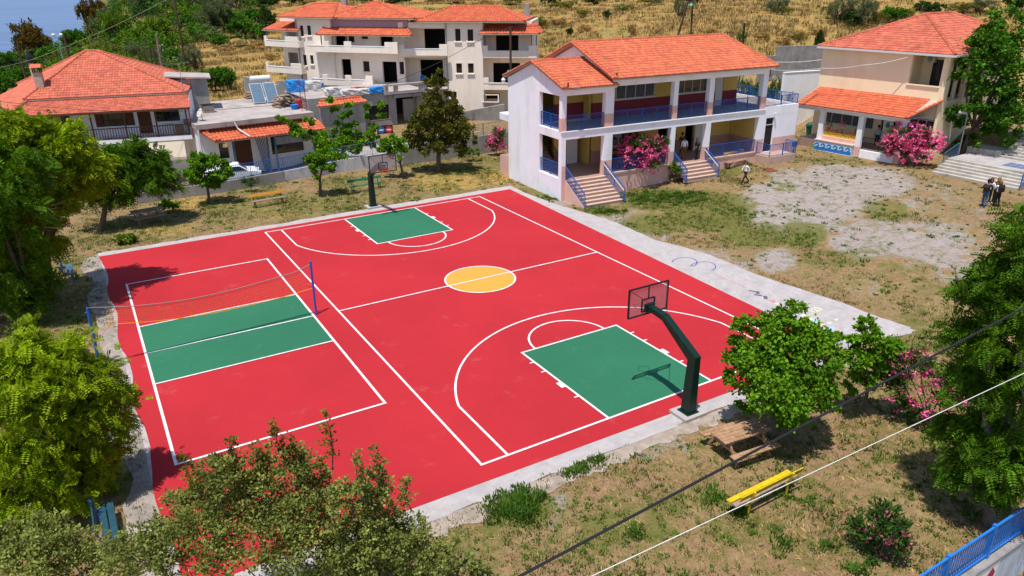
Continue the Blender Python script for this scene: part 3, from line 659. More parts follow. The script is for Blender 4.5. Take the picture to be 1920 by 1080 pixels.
railing(sch, (X5b-.45, -1.45), (X5b+2.35, -1.45), 1.3, .95, .12, 'blue', 2); railing(sch, (X5b-.45, -1.45), (X5b-.45, -.05), 1.3, .95, .12, 'blue', 1); railing(sch, (X5b+2.35, -1.45), (X5b+2.35, -.4), 1.3, .95, .12, 'blue', 1)
MB().lathe([(.05, 0), (.09, .05), (.05, .14)], (X5b+1.1, -.12, 4.28), 10).build('wall_lamp', 'alu', sch)
mb = MB(); mb.tube([(.16, -.05, 7.35), (.16, -.25, 7.62), (.6, -.5, 7.68)], .022, 6); mb.box(.6, 1.0, -.62, -.42, 7.62, 7.7); mb.build('flood_light', 'metal', sch)
MB().tube([(X5b+.05, -.06, 7.95), (X5b+.05, -.06, 7.2)], .04, 6).build('downpipe', 'brownw', sch)
MB().lathe([(.02, 0), (.13, .05), (.16, .2), (.1, .32), (.02, .36)], (-.35, 7.75, 7.2), 12).build('wall_globe', 'alu', sch)
MB().tube([(0.05, 7.7, 7.4), (-.3, 7.75, 7.45)], .025, 6).build('lamp_arm', 'metal', sch)
mb = MB(); mb.box(.42, .83, -.75, -.38, .0, .72); mb.build('utility_box', 'alu', sch)
# roofs: low gable at the left end, long gable over the main block
e0, e1 = -.22, 4.3
zE, zR = 7.62, 9.02
tiled('roof', [((e0, -.42, zE), (e1, -.42, zE), (e1, 3.85, zR), (e0, 3.85, zR)), ((e1, 8.1, zE), (e0, 8.1, zE), (e0, 3.85, zR), (e1, 3.85, zR))], 'tileo', sch, .23, .36, .06,
      [((e0, 3.85, zR+.03), (e1, 3.85, zR+.03)), ((e0+.06, -.42, zE+.04), (e0+.06, 3.85, zR+.03)), ((e0+.06, 8.1, zE+.04), (e0+.06, 3.85, zR+.03)), ((e0+.3, -.42, zE+.05), (e0+.3, 3.85, zR+.04))], .1)
m0, m1, mr, zE2, zR2, tR = 3.75, 19.05, 18.2, 8.0, 10.02, 5.0
tiled('roof', [((m0, -.45, zE2), (m1, -.45, zE2), (mr, tR, zR2), (m0, tR, zR2)), ((m1, 10.4, zE2), (m0, 10.4, zE2), (m0, tR, zR2), (mr, tR, zR2))], 'tileo', sch, .23, .36, .06,
      [((m0, tR, zR2+.03), (mr, tR, zR2+.03)), ((m0+.06, -.45, zE2+.04), (m0+.06, tR, zR2+.03)), ((m0+.3, -.45, zE2+.05), (m0+.3, tR, zR2+.04)), ((m0+.06, 10.4, zE2+.04), (m0+.06, tR, zR2+.03)), ((m1, -.45, zE2+.04), (mr, tR, zR2+.03)), ((m1, 10.4, zE2+.04), (mr, tR, zR2+.03))], .1)
gb = MB(); gb.add([(X2b-.02, -.1, 7.9), (X2b-.02, 10.1, 7.9), (X2b-.02, tR, 9.86), (X2b+.26, -.1, 7.9), (X2b+.26, 10.1, 7.9), (X2b+.26, tR, 9.86)], [(0, 2, 1), (3, 4, 5), (0, 1, 4, 3), (1, 2, 5, 4), (2, 0, 3, 5)])
gb.build('gable_wall', 'white', sch)
mb = MB(); mb.box(X2b-.2, X5b+.25, -.3, -.005, 7.78, 7.93); mb.box(-.1, X2b, -.28, -.005, 7.42, 7.56); mb.build('cornice', 'white', sch)
mb = MB()
for x in (.25, 4.1): mb.tube([(x, -.3, (7.72 if x < 1 else 8.1)), (x, -.3, (8.0 if x < 1 else 8.4))], .06, 8)
mb.build('roof_vent', 'brownw', sch)
gb = MB(); gb.add([(X5b-.3, -.1, 7.9), (X5b-.3, 10.1, 7.9), (X5b-.3, tR, 9.86), (X5b-.02, -.1, 7.9), (X5b-.02, 10.1, 7.9), (X5b-.02, tR, 9.86)], [(0, 2, 1), (3, 4, 5), (0, 1, 4, 3), (1, 2, 5, 4), (2, 0, 3, 5)])
gb.build('gable_wall', 'white', sch)
# ================================================================== sand-coloured house with the porch
YDEG = -86.0; YO = (37.45, 9.0)
yh = empty('sand_building', (*YO, 0), R(YDEG), 'sand-yellow two-storey building with hipped red roof and tiled porch', 'building')
# local x runs along the front, local y into the building
YD = 2.55                           # the main wall stands this far behind the porch columns
g0 = .8
def YW(u, v):
    a = R(YDEG); o = (YO[0]-math.sin(a)*YD, YO[1]+math.cos(a)*YD); return PL(u, v, o, YDEG)
wl, wr = -2.35, 8.2
za, zb = YW(1698, 156)[1], YW(1770, 107)[1]; xa, xb = YW(1702, 156)[0], 7.75
ops = [(xa, xb, za, zb), (5.4, 8.05, 1.6, 4.0), (-1.6, 3.2, 2.6, 4.05), (3.8, 5.0, 1.5, 4.1)]
mb = MB(); mb.wall(wl, wr, YD, YD+.3, g0-.5, 8.75, ops); mb.build('wall', 'sand', yh)
mb = MB(); mb.box(wl, wl+.3, YD+.3, 13, g0-.5, 8.75); mb.box(wl+.3, wr, 12.7, 13, g0, 8.75); mb.box(wr-.3, wr, YD+.3, 13, g0-.5, 5.4); mb.box(wr-.3, wr-.002, YD+.3, YD+.7, 5.4, 8.2); mb.box(wr-.3, wr-.002, YD+3.0, YD+3.35, 5.4, 8.2); mb.box(wr-.3, wr-.004, YD+.3, 13, 8.2, 8.75); mb.box(wr-.3, wr, YD+6, 13, 5.4, 8.75); mb.build('wall', 'sand', yh)
# recessed loggia upstairs
mb = MB(); mb.box(xa-.6, wr-.3, YD+2.3, YD+2.5, 5.3, 8.7); mb.box(xa-.5, xa-.3, YD+.3, YD+2.3, 5.3, 8.7); mb.build('loggia_wall', 'sand', yh)
MB().box(xa-.6, wr-.3, YD+.3, YD+6, 5.2, 5.35).build('loggia_floor', 'floorg', yh)
for k in range(2): window(yh, xa+.55+k*.95, xa+1.35+k*.95, 5.5, 8.2, YD+2.28, 1, 'glass', 'black', sill=False)
mb = MB(); mb.box(xa-.06, xb+.08, YD-.09, YD+.05, za-.09, za-.003); mb.build('sill', 'sand', yh)
ac = MB().box(xa+.02, xa+.75, YD+1.9, YD+2.25, zb-.65, zb-.1).build('air_conditioner', 'alu', yh)
MB().lathe([(.22, 0), (.22, .03)], (0, 0, 0), 16).build('fan_grille', 'metal', ac)
ac.children[0].location = (xa+.42, YD+1.89, zb-.38); ac.children[0].rotation_euler = (math.pi/2, 0, 0)
MB().tube([(wr-.15, YD-.06, 8.4), (wr-.15, YD-.06, 1.)], .045, 8).build('downpipe', 'sand', yh)
window(yh, 5.45, 8.0, 1.65, 3.95, YD+.1, 4, 'glass', 'alu', transom=1.0)
window(yh, -1.6, 3.2, 2.6, 4.05, YD+.1, 5, 'curtain', 'alu')
MB().box(3.8, 4.55, YD+.2, YD+.3, 1.5, 4.1).build('doorway', 'dark', yh)  # near-black sheet painting the shade inside the opening
mb = MB(); mb.box(4.5, 5.3, YD-.9, YD-.86, 1.5, 3.9); pd = mb.build('poster_door', 'alu', yh)
pt_ = MB().lathe([(.06, .0), (.17, .08), (.19, .26), (.10, .4), (.13, .48)], (4.9, YD-.91, 3.05), 12).build('painted_vase', mat('teal_paint', (.01, .22, .26), .6), pd); pt_.scale = (1, .06, 1); pt_.location = (0, (YD-.91)*.94, 0)
mb = MB(); mb.box(wl-.1, wr+.3, YD+.302, 13.2, 8.75, 8.8); mb.build('ceiling', 'alu', yh)
# hipped roof
o_ = .5; ex0, ex1, ey0, ey1, ez = wl-o_+.25, wr+o_, YD-o_, 17.5, 8.86
ax, az_, ay0, ay1 = (ex0+ex1)/2, 11.35, YD+5.3, 12.0
tiled('roof', [((ex0, ey0, ez), (ex1, ey0, ez), (ax, ay0, az_), (ax, ay0, az_)), ((ex1, ey0, ez), (ex1, ey1, ez), (ax, ay1, az_), (ax, ay0, az_)), ((ex1, ey1, ez), (ex0, ey1, ez), (ax, ay1, az_), (ax, ay1, az_)), ((ex0, ey1, ez), (ex0, ey0, ez), (ax, ay0, az_), (ax, ay1, az_))], 'tiler', yh, .25, .37, .05,
      [((ex0, ey0, ez+.03), (ax, ay0, az_+.04)), ((ex1, ey0, ez+.03), (ax, ay0, az_+.04)), ((ax, ay0, az_+.04), (ax, ay1, az_+.04)), ((ex1, ey1, ez+.03), (ax, ay1, az_+.04))], .11)
mb = MB(); mb.box(ex0, ex1, ey0-.1, ey0+.02, ez-.16, ez-.02); mb.box(ex1-.02, ex1+.1, ey0, ey1, ez-.16, ez-.02); mb.build('gutter', 'alu', yh)
mb = MB(); mb.box(ex0+.05, ex1-.05, ey0+.05, ey1-.05, ez-.1, ez-.085); mb.build('soffit', 'alu', yh)
# porch
pz0, pz1 = 4.36, 5.48
tiled('porch_roof', [((-2.2, -.55, pz0), (7.35, -.55, pz0), (8.25, YD, pz1), (wl, YD, pz1))], 'tileb', yh, .24, .36, .06, [((7.35, -.55, pz0+.05), (8.25, YD, pz1+.03))], .1)
mb = MB(); mb.add([(7.3, -.3, pz0-.12), (8.2, YD, pz1-.12), (8.2, YD, pz1-.5), (7.3, -.3, pz0-.35)], [(0, 1, 2, 3), (3, 2, 1, 0)])
mb = MB(); mb.box(-2.1, 7.3, -.28, .16, pz0-.36, pz0-.1); mb.build('porch_beam', 'whitepaint', yh)
MB().box(-2.1, 7.3, .16, YD, pz0-.14, pz0-.12).build('porch_ceiling', 'whitepaint', yh)
def ycol(x0, x1, zb_=1.0): return MB().box(x0, x1, -.2, .12, zb_, pz0-.36).build('column', 'whitepaint', yh)
ycol(0.0, .42); ycol(3.45, 3.9); c3 = ycol(6.75, 7.2)
for a, b in ((-.006, .426), (3.444, 3.906), (6.744, 7.206)): MB().box(a, b, -.206, .126, g0-.3, 1.62).build('pink_band', 'pink', yh)
MB().box(-2.0, 7.3, .13, YD, g0-.3, 1.5).build('porch_floor', 'floor', yh)
wv = MB().box(.05, 3.42, -.45, -.1, g0-.3, 1.66).build('wave_wall', 'murals', yh)
# running-wave mural: blue base with curling crests
mb = MB(); y_ = -.455
mb.add([(.06, y_, g0-.1), (3.41, y_, g0-.1), (3.41, y_, 1.13), (.06, y_, 1.13)], [(0, 1, 2, 3)])
for i in range(6):
    cx = .32+i*.56; n = 12; out = []; inn = []
    for k in range(n+1):
        a = math.pi*1.0-k/n*math.pi*1.75; r1 = .25*(1-.38*k/n); r2 = r1*(.12+.5*(1-k/n))
        out.append((cx+r1*math.cos(a), y_-.004, 1.24+r1*math.sin(a))); inn.append((cx+r2*math.cos(a), y_-.004, 1.24+r2*math.sin(a)))
    mb.add(out+inn, [(k, k+1, n+2+k, n+1+k) for k in range(n)])
mb.build('wave_mural', 'wave', wv)
MB().box(-.0, 3.5, -.62, -.1, 1.0-.35, .86).build('porch_base', 'conc', yh)
MB().box(.0, 3.46, -.5, .0, 1.66, 1.72).build('sill', 'pink', yh)
mb = MB(); mb.box(.42, 3.45, .02, .1, 2.02, 2.36); pb = mb.build('planter_board', 'planter', yh)
r3 = random.Random(3)
for i in range(12):
    x = .55+i*.24; MB().lathe([(.05, 0), (.05, .006)], (0, 0, 0), 7).build('painted_flower', ['terra', 'leafF', 'signr'][i % 3], pb)
    f = pb.children[-1]; f.location = (x, .018, 2.2+r3.uniform(-.07, .07)); f.rotation_euler = (math.pi/2, 0, 0)
mb = MB(); mb.box(.42, 3.45, -.08, .13, 1.66, 2.02); mb.build('parapet', 'pink', yh)
MB().box(3.95, 7.2, -.2, -.02, g0-.3, 1.42).build('parapet', 'white', yh)
railing(yh, (3.95, .05), (6.7, .05), 1.5, .9, .12, 'black', 2)
for x in (.85, 2.5): MB().box(x, x+.75, .0, .22, 2.37, 2.56).build('window_box', 'terra', yh)
# pots with plants on the parapet
def potted(loc, s, lab, flower=None):
    e = empty('potted_plant', loc, 0, lab, 'plant', 'potted plants on the porch parapet'); MB().lathe([(.09*s, 0), (.14*s, .26*s)], (0, 0, 0), 10).build('pot', 'terra', e)
    leaves('foliage', [((0, 0, .5*s), (.22*s, .22*s, .28*s))], 130, .09, flower or 'leafF', e); return e
# ================================================================== marble stairs up to the right
st = empty('marble_staircase', tuple(G(1745, 325, .82)[:2])+(0,), R(-89.), 'broad pale marble steps with a landing beside the sand-yellow building', 'staircase')
for i in range(6): MB().box(0, 5.9, i*.36, i*.36+.40, .5, .98+i*.15).build('step', 'marble', st)
MB().box(0, 8.0, 6*.36, 6*.36+3.0, .5, .98+5*.15+.012).build('landing', 'conc', st)
for i in range(9): MB().box(2.0, 8.4, 5.16+i*.36, 5.16+i*.36+.40, .8, 1.88+i*.15).build('step', 'marble', st)
MB().box(-.4, 2.0, 5.16, 8.4, .8, 2.15).build('planter_wall', 'marble', st)
MB().box(0, 9, 8.4, 22, 1., 3.07).build('upper_landing', 'conc', st)
for i in range(4):
    for j in range(2): MB().box(3.4+i*.5, 3.85+i*.5, 2.6+j*.75, 3.25+j*.75, 1.75, 1.747).build('painted_square', mat('square_blue', (.08, .13, .24), .8), st)
railing(st, (6.0, .1), (6.0, 2.3), .98, .95, .12, 'blue', 1, z2=1.8)
railing(st, (.05, 1.2), (.05, 3.0), 1.2, .95, .12, 'bluefade', 1, z2=1.78)
mb = MB(); mb.tube([(-.3, 3.9, 1.7), (-.3, 3.9, 4.6), (-.5, 3.9, 4.75)], .04, 8); lp_ = mb.build('lamp_post', 'metal', st); MB().box(-.9, -.45, 3.75, 4.05, 4.72, 4.85).build('lamp_head', 'alu', lp_)
railing(st, (0, 12.5), (9, 12.5), 3.07, 1.5, .13, 'black', 5)

# ================================================================== walls behind the school
def lowwall(name, a, b, z0, z1, th, m, label, z1b=None):
    a = np.array(a); b = np.array(b); d = b-a; L = np.linalg.norm(d); e = empty(name, (a[0], a[1], 0), math.atan2(d[1], d[0]), label, 'wall')
    mb = MB(); zz = z1b if z1b is not None else z1
    mb.add([(0, 0, z0), (L, 0, z0), (L, th, z0), (0, th, z0), (0, 0, z1), (L, 0, zz), (L, th, zz), (0, th, z1)], [(3, 2, 1, 0), (4, 5, 6, 7), (0, 1, 5, 4), (1, 2, 6, 5), (2, 3, 7, 6), (3, 0, 4, 7)])
    mb.build('wall_body', m, e); return e, L
def onr(u, v, d):                     # point on the pixel's ray at horizontal range d
    q = ray(u, v); return CAM+q*(d/math.hypot(q[0], q[1]))
a = onr(1466, 180, 73); b = onr(1560, 172, 77)
e, L = lowwall('white_wall', a[:2], b[:2], 1.0, onr(1470, 137, 73)[2], .25, 'white', 'plain white wall standing behind the school terrace')
MB().box(-.02, L, -.04, .29, onr(1470, 137, 73)[2], onr(1470, 137, 73)[2]+.06).build('coping', 'whitepaint', e)
a = onr(1425, 112, 86); b = onr(1455, 112, 87.5); c = onr(1555, 100, 91)
lowwall('concrete_wall', a[:2], b[:2], 2, onr(1430, 106, 86)[2], .3, 'concd', 'low grey board-marked wall end on the hillside behind the school')
e, L = lowwall('retaining_wall', b[:2], c[:2], 2, onr(1455, 87, 87.5)[2], .3, 'concd', 'tall grey concrete retaining wall on the hillside behind the school')
for k in range(1, 3): MB().box(L*k/3, L*k/3+.02, -.012, -.001, 3, 7).build('formwork_joint', 'concg', e)

# ================================================================== garden wall with blue fence
gwp = [(-13.5, 25.2), (-8, 25.15), (-3, 25.85), (1.9, 26.5), (6.8, 25.9), (12, 26.1), (17.6, 26.4)]
tops = [.75, .75, .8, .95, 1.25, 1.5, 1.65]
e = empty('garden_wall', (0, 0, 0), 0, 'weathered grey and whitewashed concrete wall along the far edge of the yard', 'wall')
for i in range(len(gwp)-1):
    a, b = Vector(gwp[i]), Vector(gwp[i+1]); d = (b-a); n = Vector((-d.y, d.x)).normalized()*.25; mb = MB()
    mb.add([(a.x, a.y, -.3), (b.x, b.y, -.3), (b.x+n.x, b.y+n.y, -.3), (a.x+n.x, a.y+n.y, -.3), (a.x, a.y, tops[i]), (b.x, b.y, tops[i+1]), (b.x+n.x, b.y+n.y, tops[i+1]), (a.x+n.x, a.y+n.y, tops[i])], [(3, 2, 1, 0), (4, 5, 6, 7), (0, 1, 5, 4), (1, 2, 6, 5), (2, 3, 7, 6), (3, 0, 4, 7)])
    mb.build('wall_section', M['concg'] if i in (0, 1, 4, 5) else mat('whitewash', (.46, .45, .46), .9, .2, 1.5, .4, 20, stain=.55), e)
ff = empty('garden_fence', (0, 0, 0), 0, 'blue metal picket fence on top of the garden wall', 'fence')
for i in range(len(gwp)-1):
    a, b = Vector(gwp[i]), Vector(gwp[i+1]); d = (b-a); n = Vector((-d.y, d.x)).normalized()*.12
    railing(ff, (a.x+n.x, a.y+n.y), (b.x+n.x, b.y+n.y), tops[i]-.01, 1.05, .13, 'blue' if i < 3 else mat('fence_grey_blue', (.16, .20, .27), .5), 2 if i else 3, 'fence_panel', r=.012, z2=tops[i+1]-.01)

# ================================================================== left house with the hipped roof
HD = -13.; HO = (-10., 35.)
hs = empty('tiled_house', (*HO, 0), R(HD), 'white house with big hipped orange roof and brown wooden veranda', 'house')
hl, hr = -9.6, 2.05
def HP(u, v, t=0.):
    a = R(HD); o = (HO[0]-math.sin(a)*t, HO[1]+math.cos(a)*t); return PL(u, v, o, HD)
VD = 2.2
hf = 2.72
mb = MB(); wx0, wx1 = HP(180, 230, VD)[0], HP(252, 225, VD)[0]; dx0, dx1 = HP(262, 240, VD)[0], HP(287, 240, VD)[0]; k0 = HP(294, 235, VD)[0]; k1 = HP(340, 235, VD)[0]
ops = [(wx0, wx1, 3.45, 4.75), (dx0, dx1, hf, 4.75), (k0, k1, 3.6, 4.75), (hl+1.4, hl+2.6, 3.3, 4.7)]
mb.wall(hl+.8, hr-.05, VD, VD+.25, -1.3, 5.4, ops); mb.box(hl+.8, hl+1.05, VD+.25, 11.5, -1.3, 5.6); mb.box(hr-.3, hr-.05, VD+.25, 11.5, -1.3, 5.6); mb.box(hl+.8, hr-.05, 11.3, 11.5, -1.3, 5.6); mb.build('wall', 'white', hs)
mb = MB(); mb.box(hl+.3, hr, -.0, VD, hf-.32, hf); mb.build('balcony_slab', 'white', hs)
for a, b in ((wx0, wx1), (k0, k1), (hl+1.4, hl+2.6)):
    w_ = window(hs, a, b, 3.45 if a != k0 else 3.6, 4.75, VD+.1, 3, 'glass', 'brownw', sill=False)
for a in (wx0, wx1-.55):
    sh = MB().box(a, a+.55, VD-.06, VD-.012, 3.45, 4.75)
    for k in range(10): sh.box(a+.04, a+.51, VD-.075, VD-.06, 3.52+k*.12, 3.6+k*.12)
    sh.build('shutter', 'brownw', hs)
door(hs, dx0, dx1, hf, 4.75, VD+.1, 'brownw')
# veranda posts, rails and balusters (each baluster is its own piece)
posts = [HP(u, 240)[0] for u in (101, 173, 236, 295, 353)]
for x in posts: MB().box(x-.055, x+.055, .03, .14, hf, 5.0).build('veranda_post', 'brownw', hs)
for a, b in zip(posts, posts[1:]):
    mb = MB(); mb.box(a+.06, b-.06, .05, .11, hf+.86, hf+.93); mb.box(a+.06, b-.06, .05, .11, hf+.08, hf+.15); mb.build('hand_rail', 'brownw', hs)
bal = MB().box(-.025, .025, .065, .095, hf+.15, hf+.86).build('baluster', 'brownw', hs); first = True
for a, b in zip(posts, posts[1:]):
    n = int((b-a)/.19)
    for k in range(1, n):
        x = a+(b-a)*k/n
        if first: bal.location = (x, 0, 0); first = False
        else: c_ = bal.copy(); COL.objects.link(c_); c_.location = (x, 0, 0)
# clutter on the veranda
MB().box(posts[3]+.5, posts[3]+1.1, .7, 1.2, hf, hf+.85).build('washing_machine', 'alu', hs)
MB().box(posts[3]+1.3, posts[3]+1.8, .4, .8, hf, hf+.75).build('crate', 'woodg', hs)
# roofs: veranda lean-to and main hip
vz0, vz1 = 4.98, 5.55
tiled('veranda_roof', [((-10.75, -.35, vz0), (hr+.25, -.35, vz0), (hr+.05, VD+.5, vz1+.15), (-9.6, VD+.5, vz1+.15))], 'tiler', hs, .21, .31, .03, (), under=.07)
mb = MB(); mb.box(-10.75, hr+.25, -.43, -.33, vz0-.12, vz0+.0); mb.build('gutter', 'brownw', hs)
ry0, rz = VD+.25, 5.86
fl_, fr_, br_r, bl_l = (-9.95, ry0, rz), (hr+.0, ry0, rz), (hr-.2, 14.2, rz), (-13.3, 14.2, rz)
apx0, apx1 = HP(160, 96, 8.3)[0], HP(182, 96, 8.3)[0]; apz = HP(170, 96, 8.3)[1]; A0, A1 = (apx0, 8.3, apz), (apx1, 8.3, apz)
up3 = lambda p, k=.035: (p[0], p[1], p[2]+k)
tiled('roof', [(fl_, fr_, A1, A0), (fr_, br_r, A1, A1), (br_r, bl_l, A0, A1), (bl_l, fl_, A0, A0)], 'tiler', hs, .215, .33, .032,
      [(up3(fl_), up3(A0)), (up3(fr_), up3(A1)), (up3(A0), up3(A1)), (up3(bl_l), up3(A0)), (up3(br_r), up3(A1))], .10, under=.12)
mb = MB(); mb.box(-9.4, hr-.3, ry0+.3, 13.6, 5.2, rz-.1); mb.build('eaves_wall', 'mortar', hs)
tiled('side_roof', [((-14.9, 14.0, 4.95), (-10.75, -.35, 4.95), (-9.6, ry0+.25, rz-.05), (-13.0, 14.0, rz-.05))], 'tiler', hs, .215, .33, .032, [((-10.75, -.35, 5.0), (-9.8, ry0+.1, rz-.1))], under=.1)
mb = MB(); mb.prism([(-13.6, 13.5), (-10.2, 1.2), (-8.0, 1.2), (-8.0, 13.5)], -1.3, 4.9); mb.build('side_wall', 'white', hs)
cx, cz = HP(80, 175, 4.0)[0], 6.0
ch = MB().box(cx-.28, cx+.28, 3.7, 4.25, 5.7, 7.75).build('chimney', 'mortar', hs)
mb = MB(); [mb.box(cx+sx*.25-.04, cx+sx*.25+.04, 3.97+sy*.24-.04, 3.97+sy*.24+.04, 7.75, 8.15) for sx in (-1, 1) for sy in (-1, 1)]; mb.build('flue_posts', 'dark', ch)
mb = MB(); mb.add([(cx-.42, 3.55, 8.15), (cx+.42, 3.55, 8.15), (cx+.42, 4.4, 8.15), (cx-.42, 4.4, 8.15), (cx-.36, 3.97, 8.4), (cx+.36, 3.97, 8.4)], [(0, 1, 5, 4), (1, 2, 5), (2, 3, 4, 5), (3, 0, 4), (3, 2, 1, 0)]); mb.build('chimney_cap', 'tileo', ch)
c2 = HP(58, 130, 11.)[0]; ch = MB().tube([(c2+.2, 10.9, 4.6), (c2+.1, 11., HP(58, 118, 11.)[1])], .2, 8).build('flue', 'mortar', hs); MB().lathe([(.26, 0), (.26, .5), (.1, 1.0)], (c2+.1, 11., HP(58, 118, 11.)[1]), 8).build('cowl', 'black', ch)
# awning under the balcony
ax0, ax1 = HP(255, 262)[0], HP(345, 262)[0]
mb = MB(); mb.add([(ax0, -.02, 2.3), (ax1, -.02, 2.3), (ax1+.1, -1.25, 1.25), (ax0+.1, -1.25, 1.25), (ax0+.1, -1.27, 1.05), (ax1+.1, -1.27, 1.05)], [(0, 1, 2, 3), (3, 2, 5, 4), (3, 2, 1, 0), (4, 5, 2, 3)])
mb.build('awning', 'awn', hs)
MB().box(hl+.8, ax0-.2, -.01, VD-.02, 0.2, 2.3).build('ground_floor_wall', 'awn', hs)
mb = MB(); mb.beam((hr+.1, -.1, 4.9), (hr+.1, -.1, hf), .09); mb.build('downpipe', 'rust', hs)
mb = MB(); mb.tube([(hr-.2, 1.6, 5.7), (hr-.2, 1.6, 8.3)], .025, 6); an = mb.build('antenna', 'metal', hs)
mb = MB(); mb.beam((hr-1.0, 1.6, 8.2), (hr+.6, 1.6, 8.3), .02)
for k in range(6): mb.beam((hr-.9+k*.28, 1.35, 8.22), (hr-.9+k*.28, 1.85, 8.22), .012)
mb.build('antenna_rods', 'metal', an)

# ================================================================== flat-roofed house
FD = 6.; FO = (-8.0, 33.0)
fh = empty('flat_roofed_house', (*FO, 0), R(FD), 'low house with bare concrete flat roof and red tiled awning', 'house')
def FP(u, v, t=0.):
    a = R(FD); o = (FO[0]-math.sin(a)*t, FO[1]+math.cos(a)*t); return PL(u, v, o, FD)
fz = 3.72; fl = FP(367, 234)[0]; fr = 10.2
MB().box(fl, fr, 0, 12.5, fz-.38, fz).build('roof_slab', 'roofslab', fh)
mb = MB(); mb.wall(fl+.15, fr-.1, .7, .95, -1.2, fz-.38, [(3.0, 4.6, -.6, 2.0), (6.3, 9.2, .4, 2.2), (1.9, 2.7, .6, 2.)]); mb.box(fl+.15, fl+.4, .95, 12.3, -1.2, fz-.38); mb.box(fr-.35, fr-.1, .95, 12.3, -1.2, fz-.38); mb.build('wall', 'white', fh)
tiled('awning_roof', [((fl+1.05, -1.25, 2.42), (fr+.5, -1.25, 2.38), (fr+.3, .7, 3.12), (fl+.25, .7, 3.12))], 'tileb', fh, .32, .4, .07, [((fl+1.05, -1.25, 2.5), (fl+.3, .7, 3.2)), ((fl+1.3, -1.25, 2.5), (fl+.55, .7, 3.2))], .14)
door(fh, 3.0, 4.6, -.6, 2.0, .85, 'brownw'); window(fh, 6.3, 9.2, .4, 2.2, .85, 2, 'glass', 'brownw', sill=False)
for x in (2.6, 5.4, 6.05): MB().box(x-.06, x+.06, -1.15, -1.03, -1, 2.4).build('awning_post', 'bluefade', fh)
MB().box(6.1, 9.5, -1.12, -.98, 1.55, 2.2).build('roller_blind', 'concd', fh)
for k in range(6): MB().beam((5.0+k*.12, -.9+.1*k, -.6), (4.9+k*.15, .3, 2.1), .05).build('leaning_pipe', 'blue' if k % 2 else 'bluefade', fh)
MB().tube([(fl+3.0, -.12, fz-.05), (fl+3.2, -.25, 3.1), (fl+3.75, -1.3, 2.55)], .06, 8).build('drain_pipe', 'alu', fh)
MB().tube([(fl+.1, -.03, -.8), (fl+.1, -.03, fz-.4)], .07, 8).build('downpipe', 'alu', fh)
# things standing on the flat roof (local coordinates)
FM = Matrix.Translation((*FO, 0)) @ Matrix.Rotation(R(FD), 4, 'Z')
def FW(x, y, z): return tuple(FM @ Vector((x, y, z)))
def FG(u, v, z=None):
    p = G(u, v, fz if z is None else z); return tuple(p)
cb = empty('chimney_block', FG(391, 211), R(FD), 'stubby concrete chimney block with dark metal lid on flat roof', 'chimney'); MB().box(-.45, .45, -.3, .3, 0, .62).build('block', 'mortar', cb); MB().add([(-.55, -.4, .75), (.55, -.4, .75), (.55, .4, .62), (-.55, .4, .62), (-.55, -.4, .82), (.55, -.4, .82), (.55, .4, .69), (-.55, .4, .69)], [(3, 2, 1, 0), (4, 5, 6, 7), (0, 1, 5, 4), (1, 2, 6, 5), (2, 3, 7, 6), (3, 0, 4, 7)]).build('lid', 'black', cb)
ds = empty('satellite_dish', FG(380, 226), R(FD-20), 'small white satellite dish on a stand on flat roof', 'dish'); MB().tube([(0, 0, 0), (0, 0, .5)], .025, 6).build('stand', 'metal', ds); d_ = MB().lathe([(.02, 0), (.2, .03), (.36, .12), (.38, .13)], (0, 0, 0), 16).build('bowl', 'alu', ds); d_.location = (-.05, -.02, .6); d_.rotation_euler = (R(60), 0, R(-60))
MB().tube([(-.05, 0, .55), (-.35, -.2, .62)], .012, 5).build('feed_arm', 'metal', ds)
pl_ = MB().lathe([(.2, 0), (.22, .3), (.2, .32)], (0, 0, 0), 12).build('bucket', 'alu'); pl_.location = FG(357, 221); tag(pl_, 'white plastic bucket at the corner of the flat roof', 'bucket')
# solar water heater
a = FG(483, 195); b_ = FG(518, 193)
sh = empty('solar_water_heater', ((a[0]+b_[0])/2, (a[1]+b_[1])/2, fz), R(FD-8), 'solar water heater with two tilted panels and white tank', 'water heater')
for sx in (-.62, .62):
    f = MB().add([(sx-.56, -.1, .12), (sx+.56, -.1, .12), (sx+.56, 1.35, 1.75), (sx-.56, 1.35, 1.75), (sx-.56, -.03, .05), (sx+.56, -.03, .05), (sx+.56, 1.42, 1.68), (sx-.56, 1.42, 1.68)], [(0, 1, 2, 3), (7, 6, 5, 4), (1, 0, 4, 5), (2, 1, 5, 6), (3, 2, 6, 7), (0, 3, 7, 4)]).build('panel_frame', 'metal', sh)
    MB().add([(sx-.5, -.075, .165), (sx+.5, -.075, .165), (sx+.5, 1.29, 1.70), (sx-.5, 1.29, 1.70)], [(0, 1, 2, 3)]).build('panel', 'solar', f)
tk = MB().tube([(-.95, 1.7, 2.1), (-.88, 1.7, 2.1), (.88, 1.7, 2.1), (.95, 1.7, 2.1)], [.2, .3, .3, .2], 16).build('tank', 'alu', sh, smooth=False)
mb = MB(); [mb.beam((x, 1.6, 0), (x, 1.6, 1.85), .05) for x in (-1, 1)]; [mb.beam((x, 1.6, 1.0), (x, 0, .1), .04) for x in (-1, 1)]; mb.build('stand', 'metal', sh)
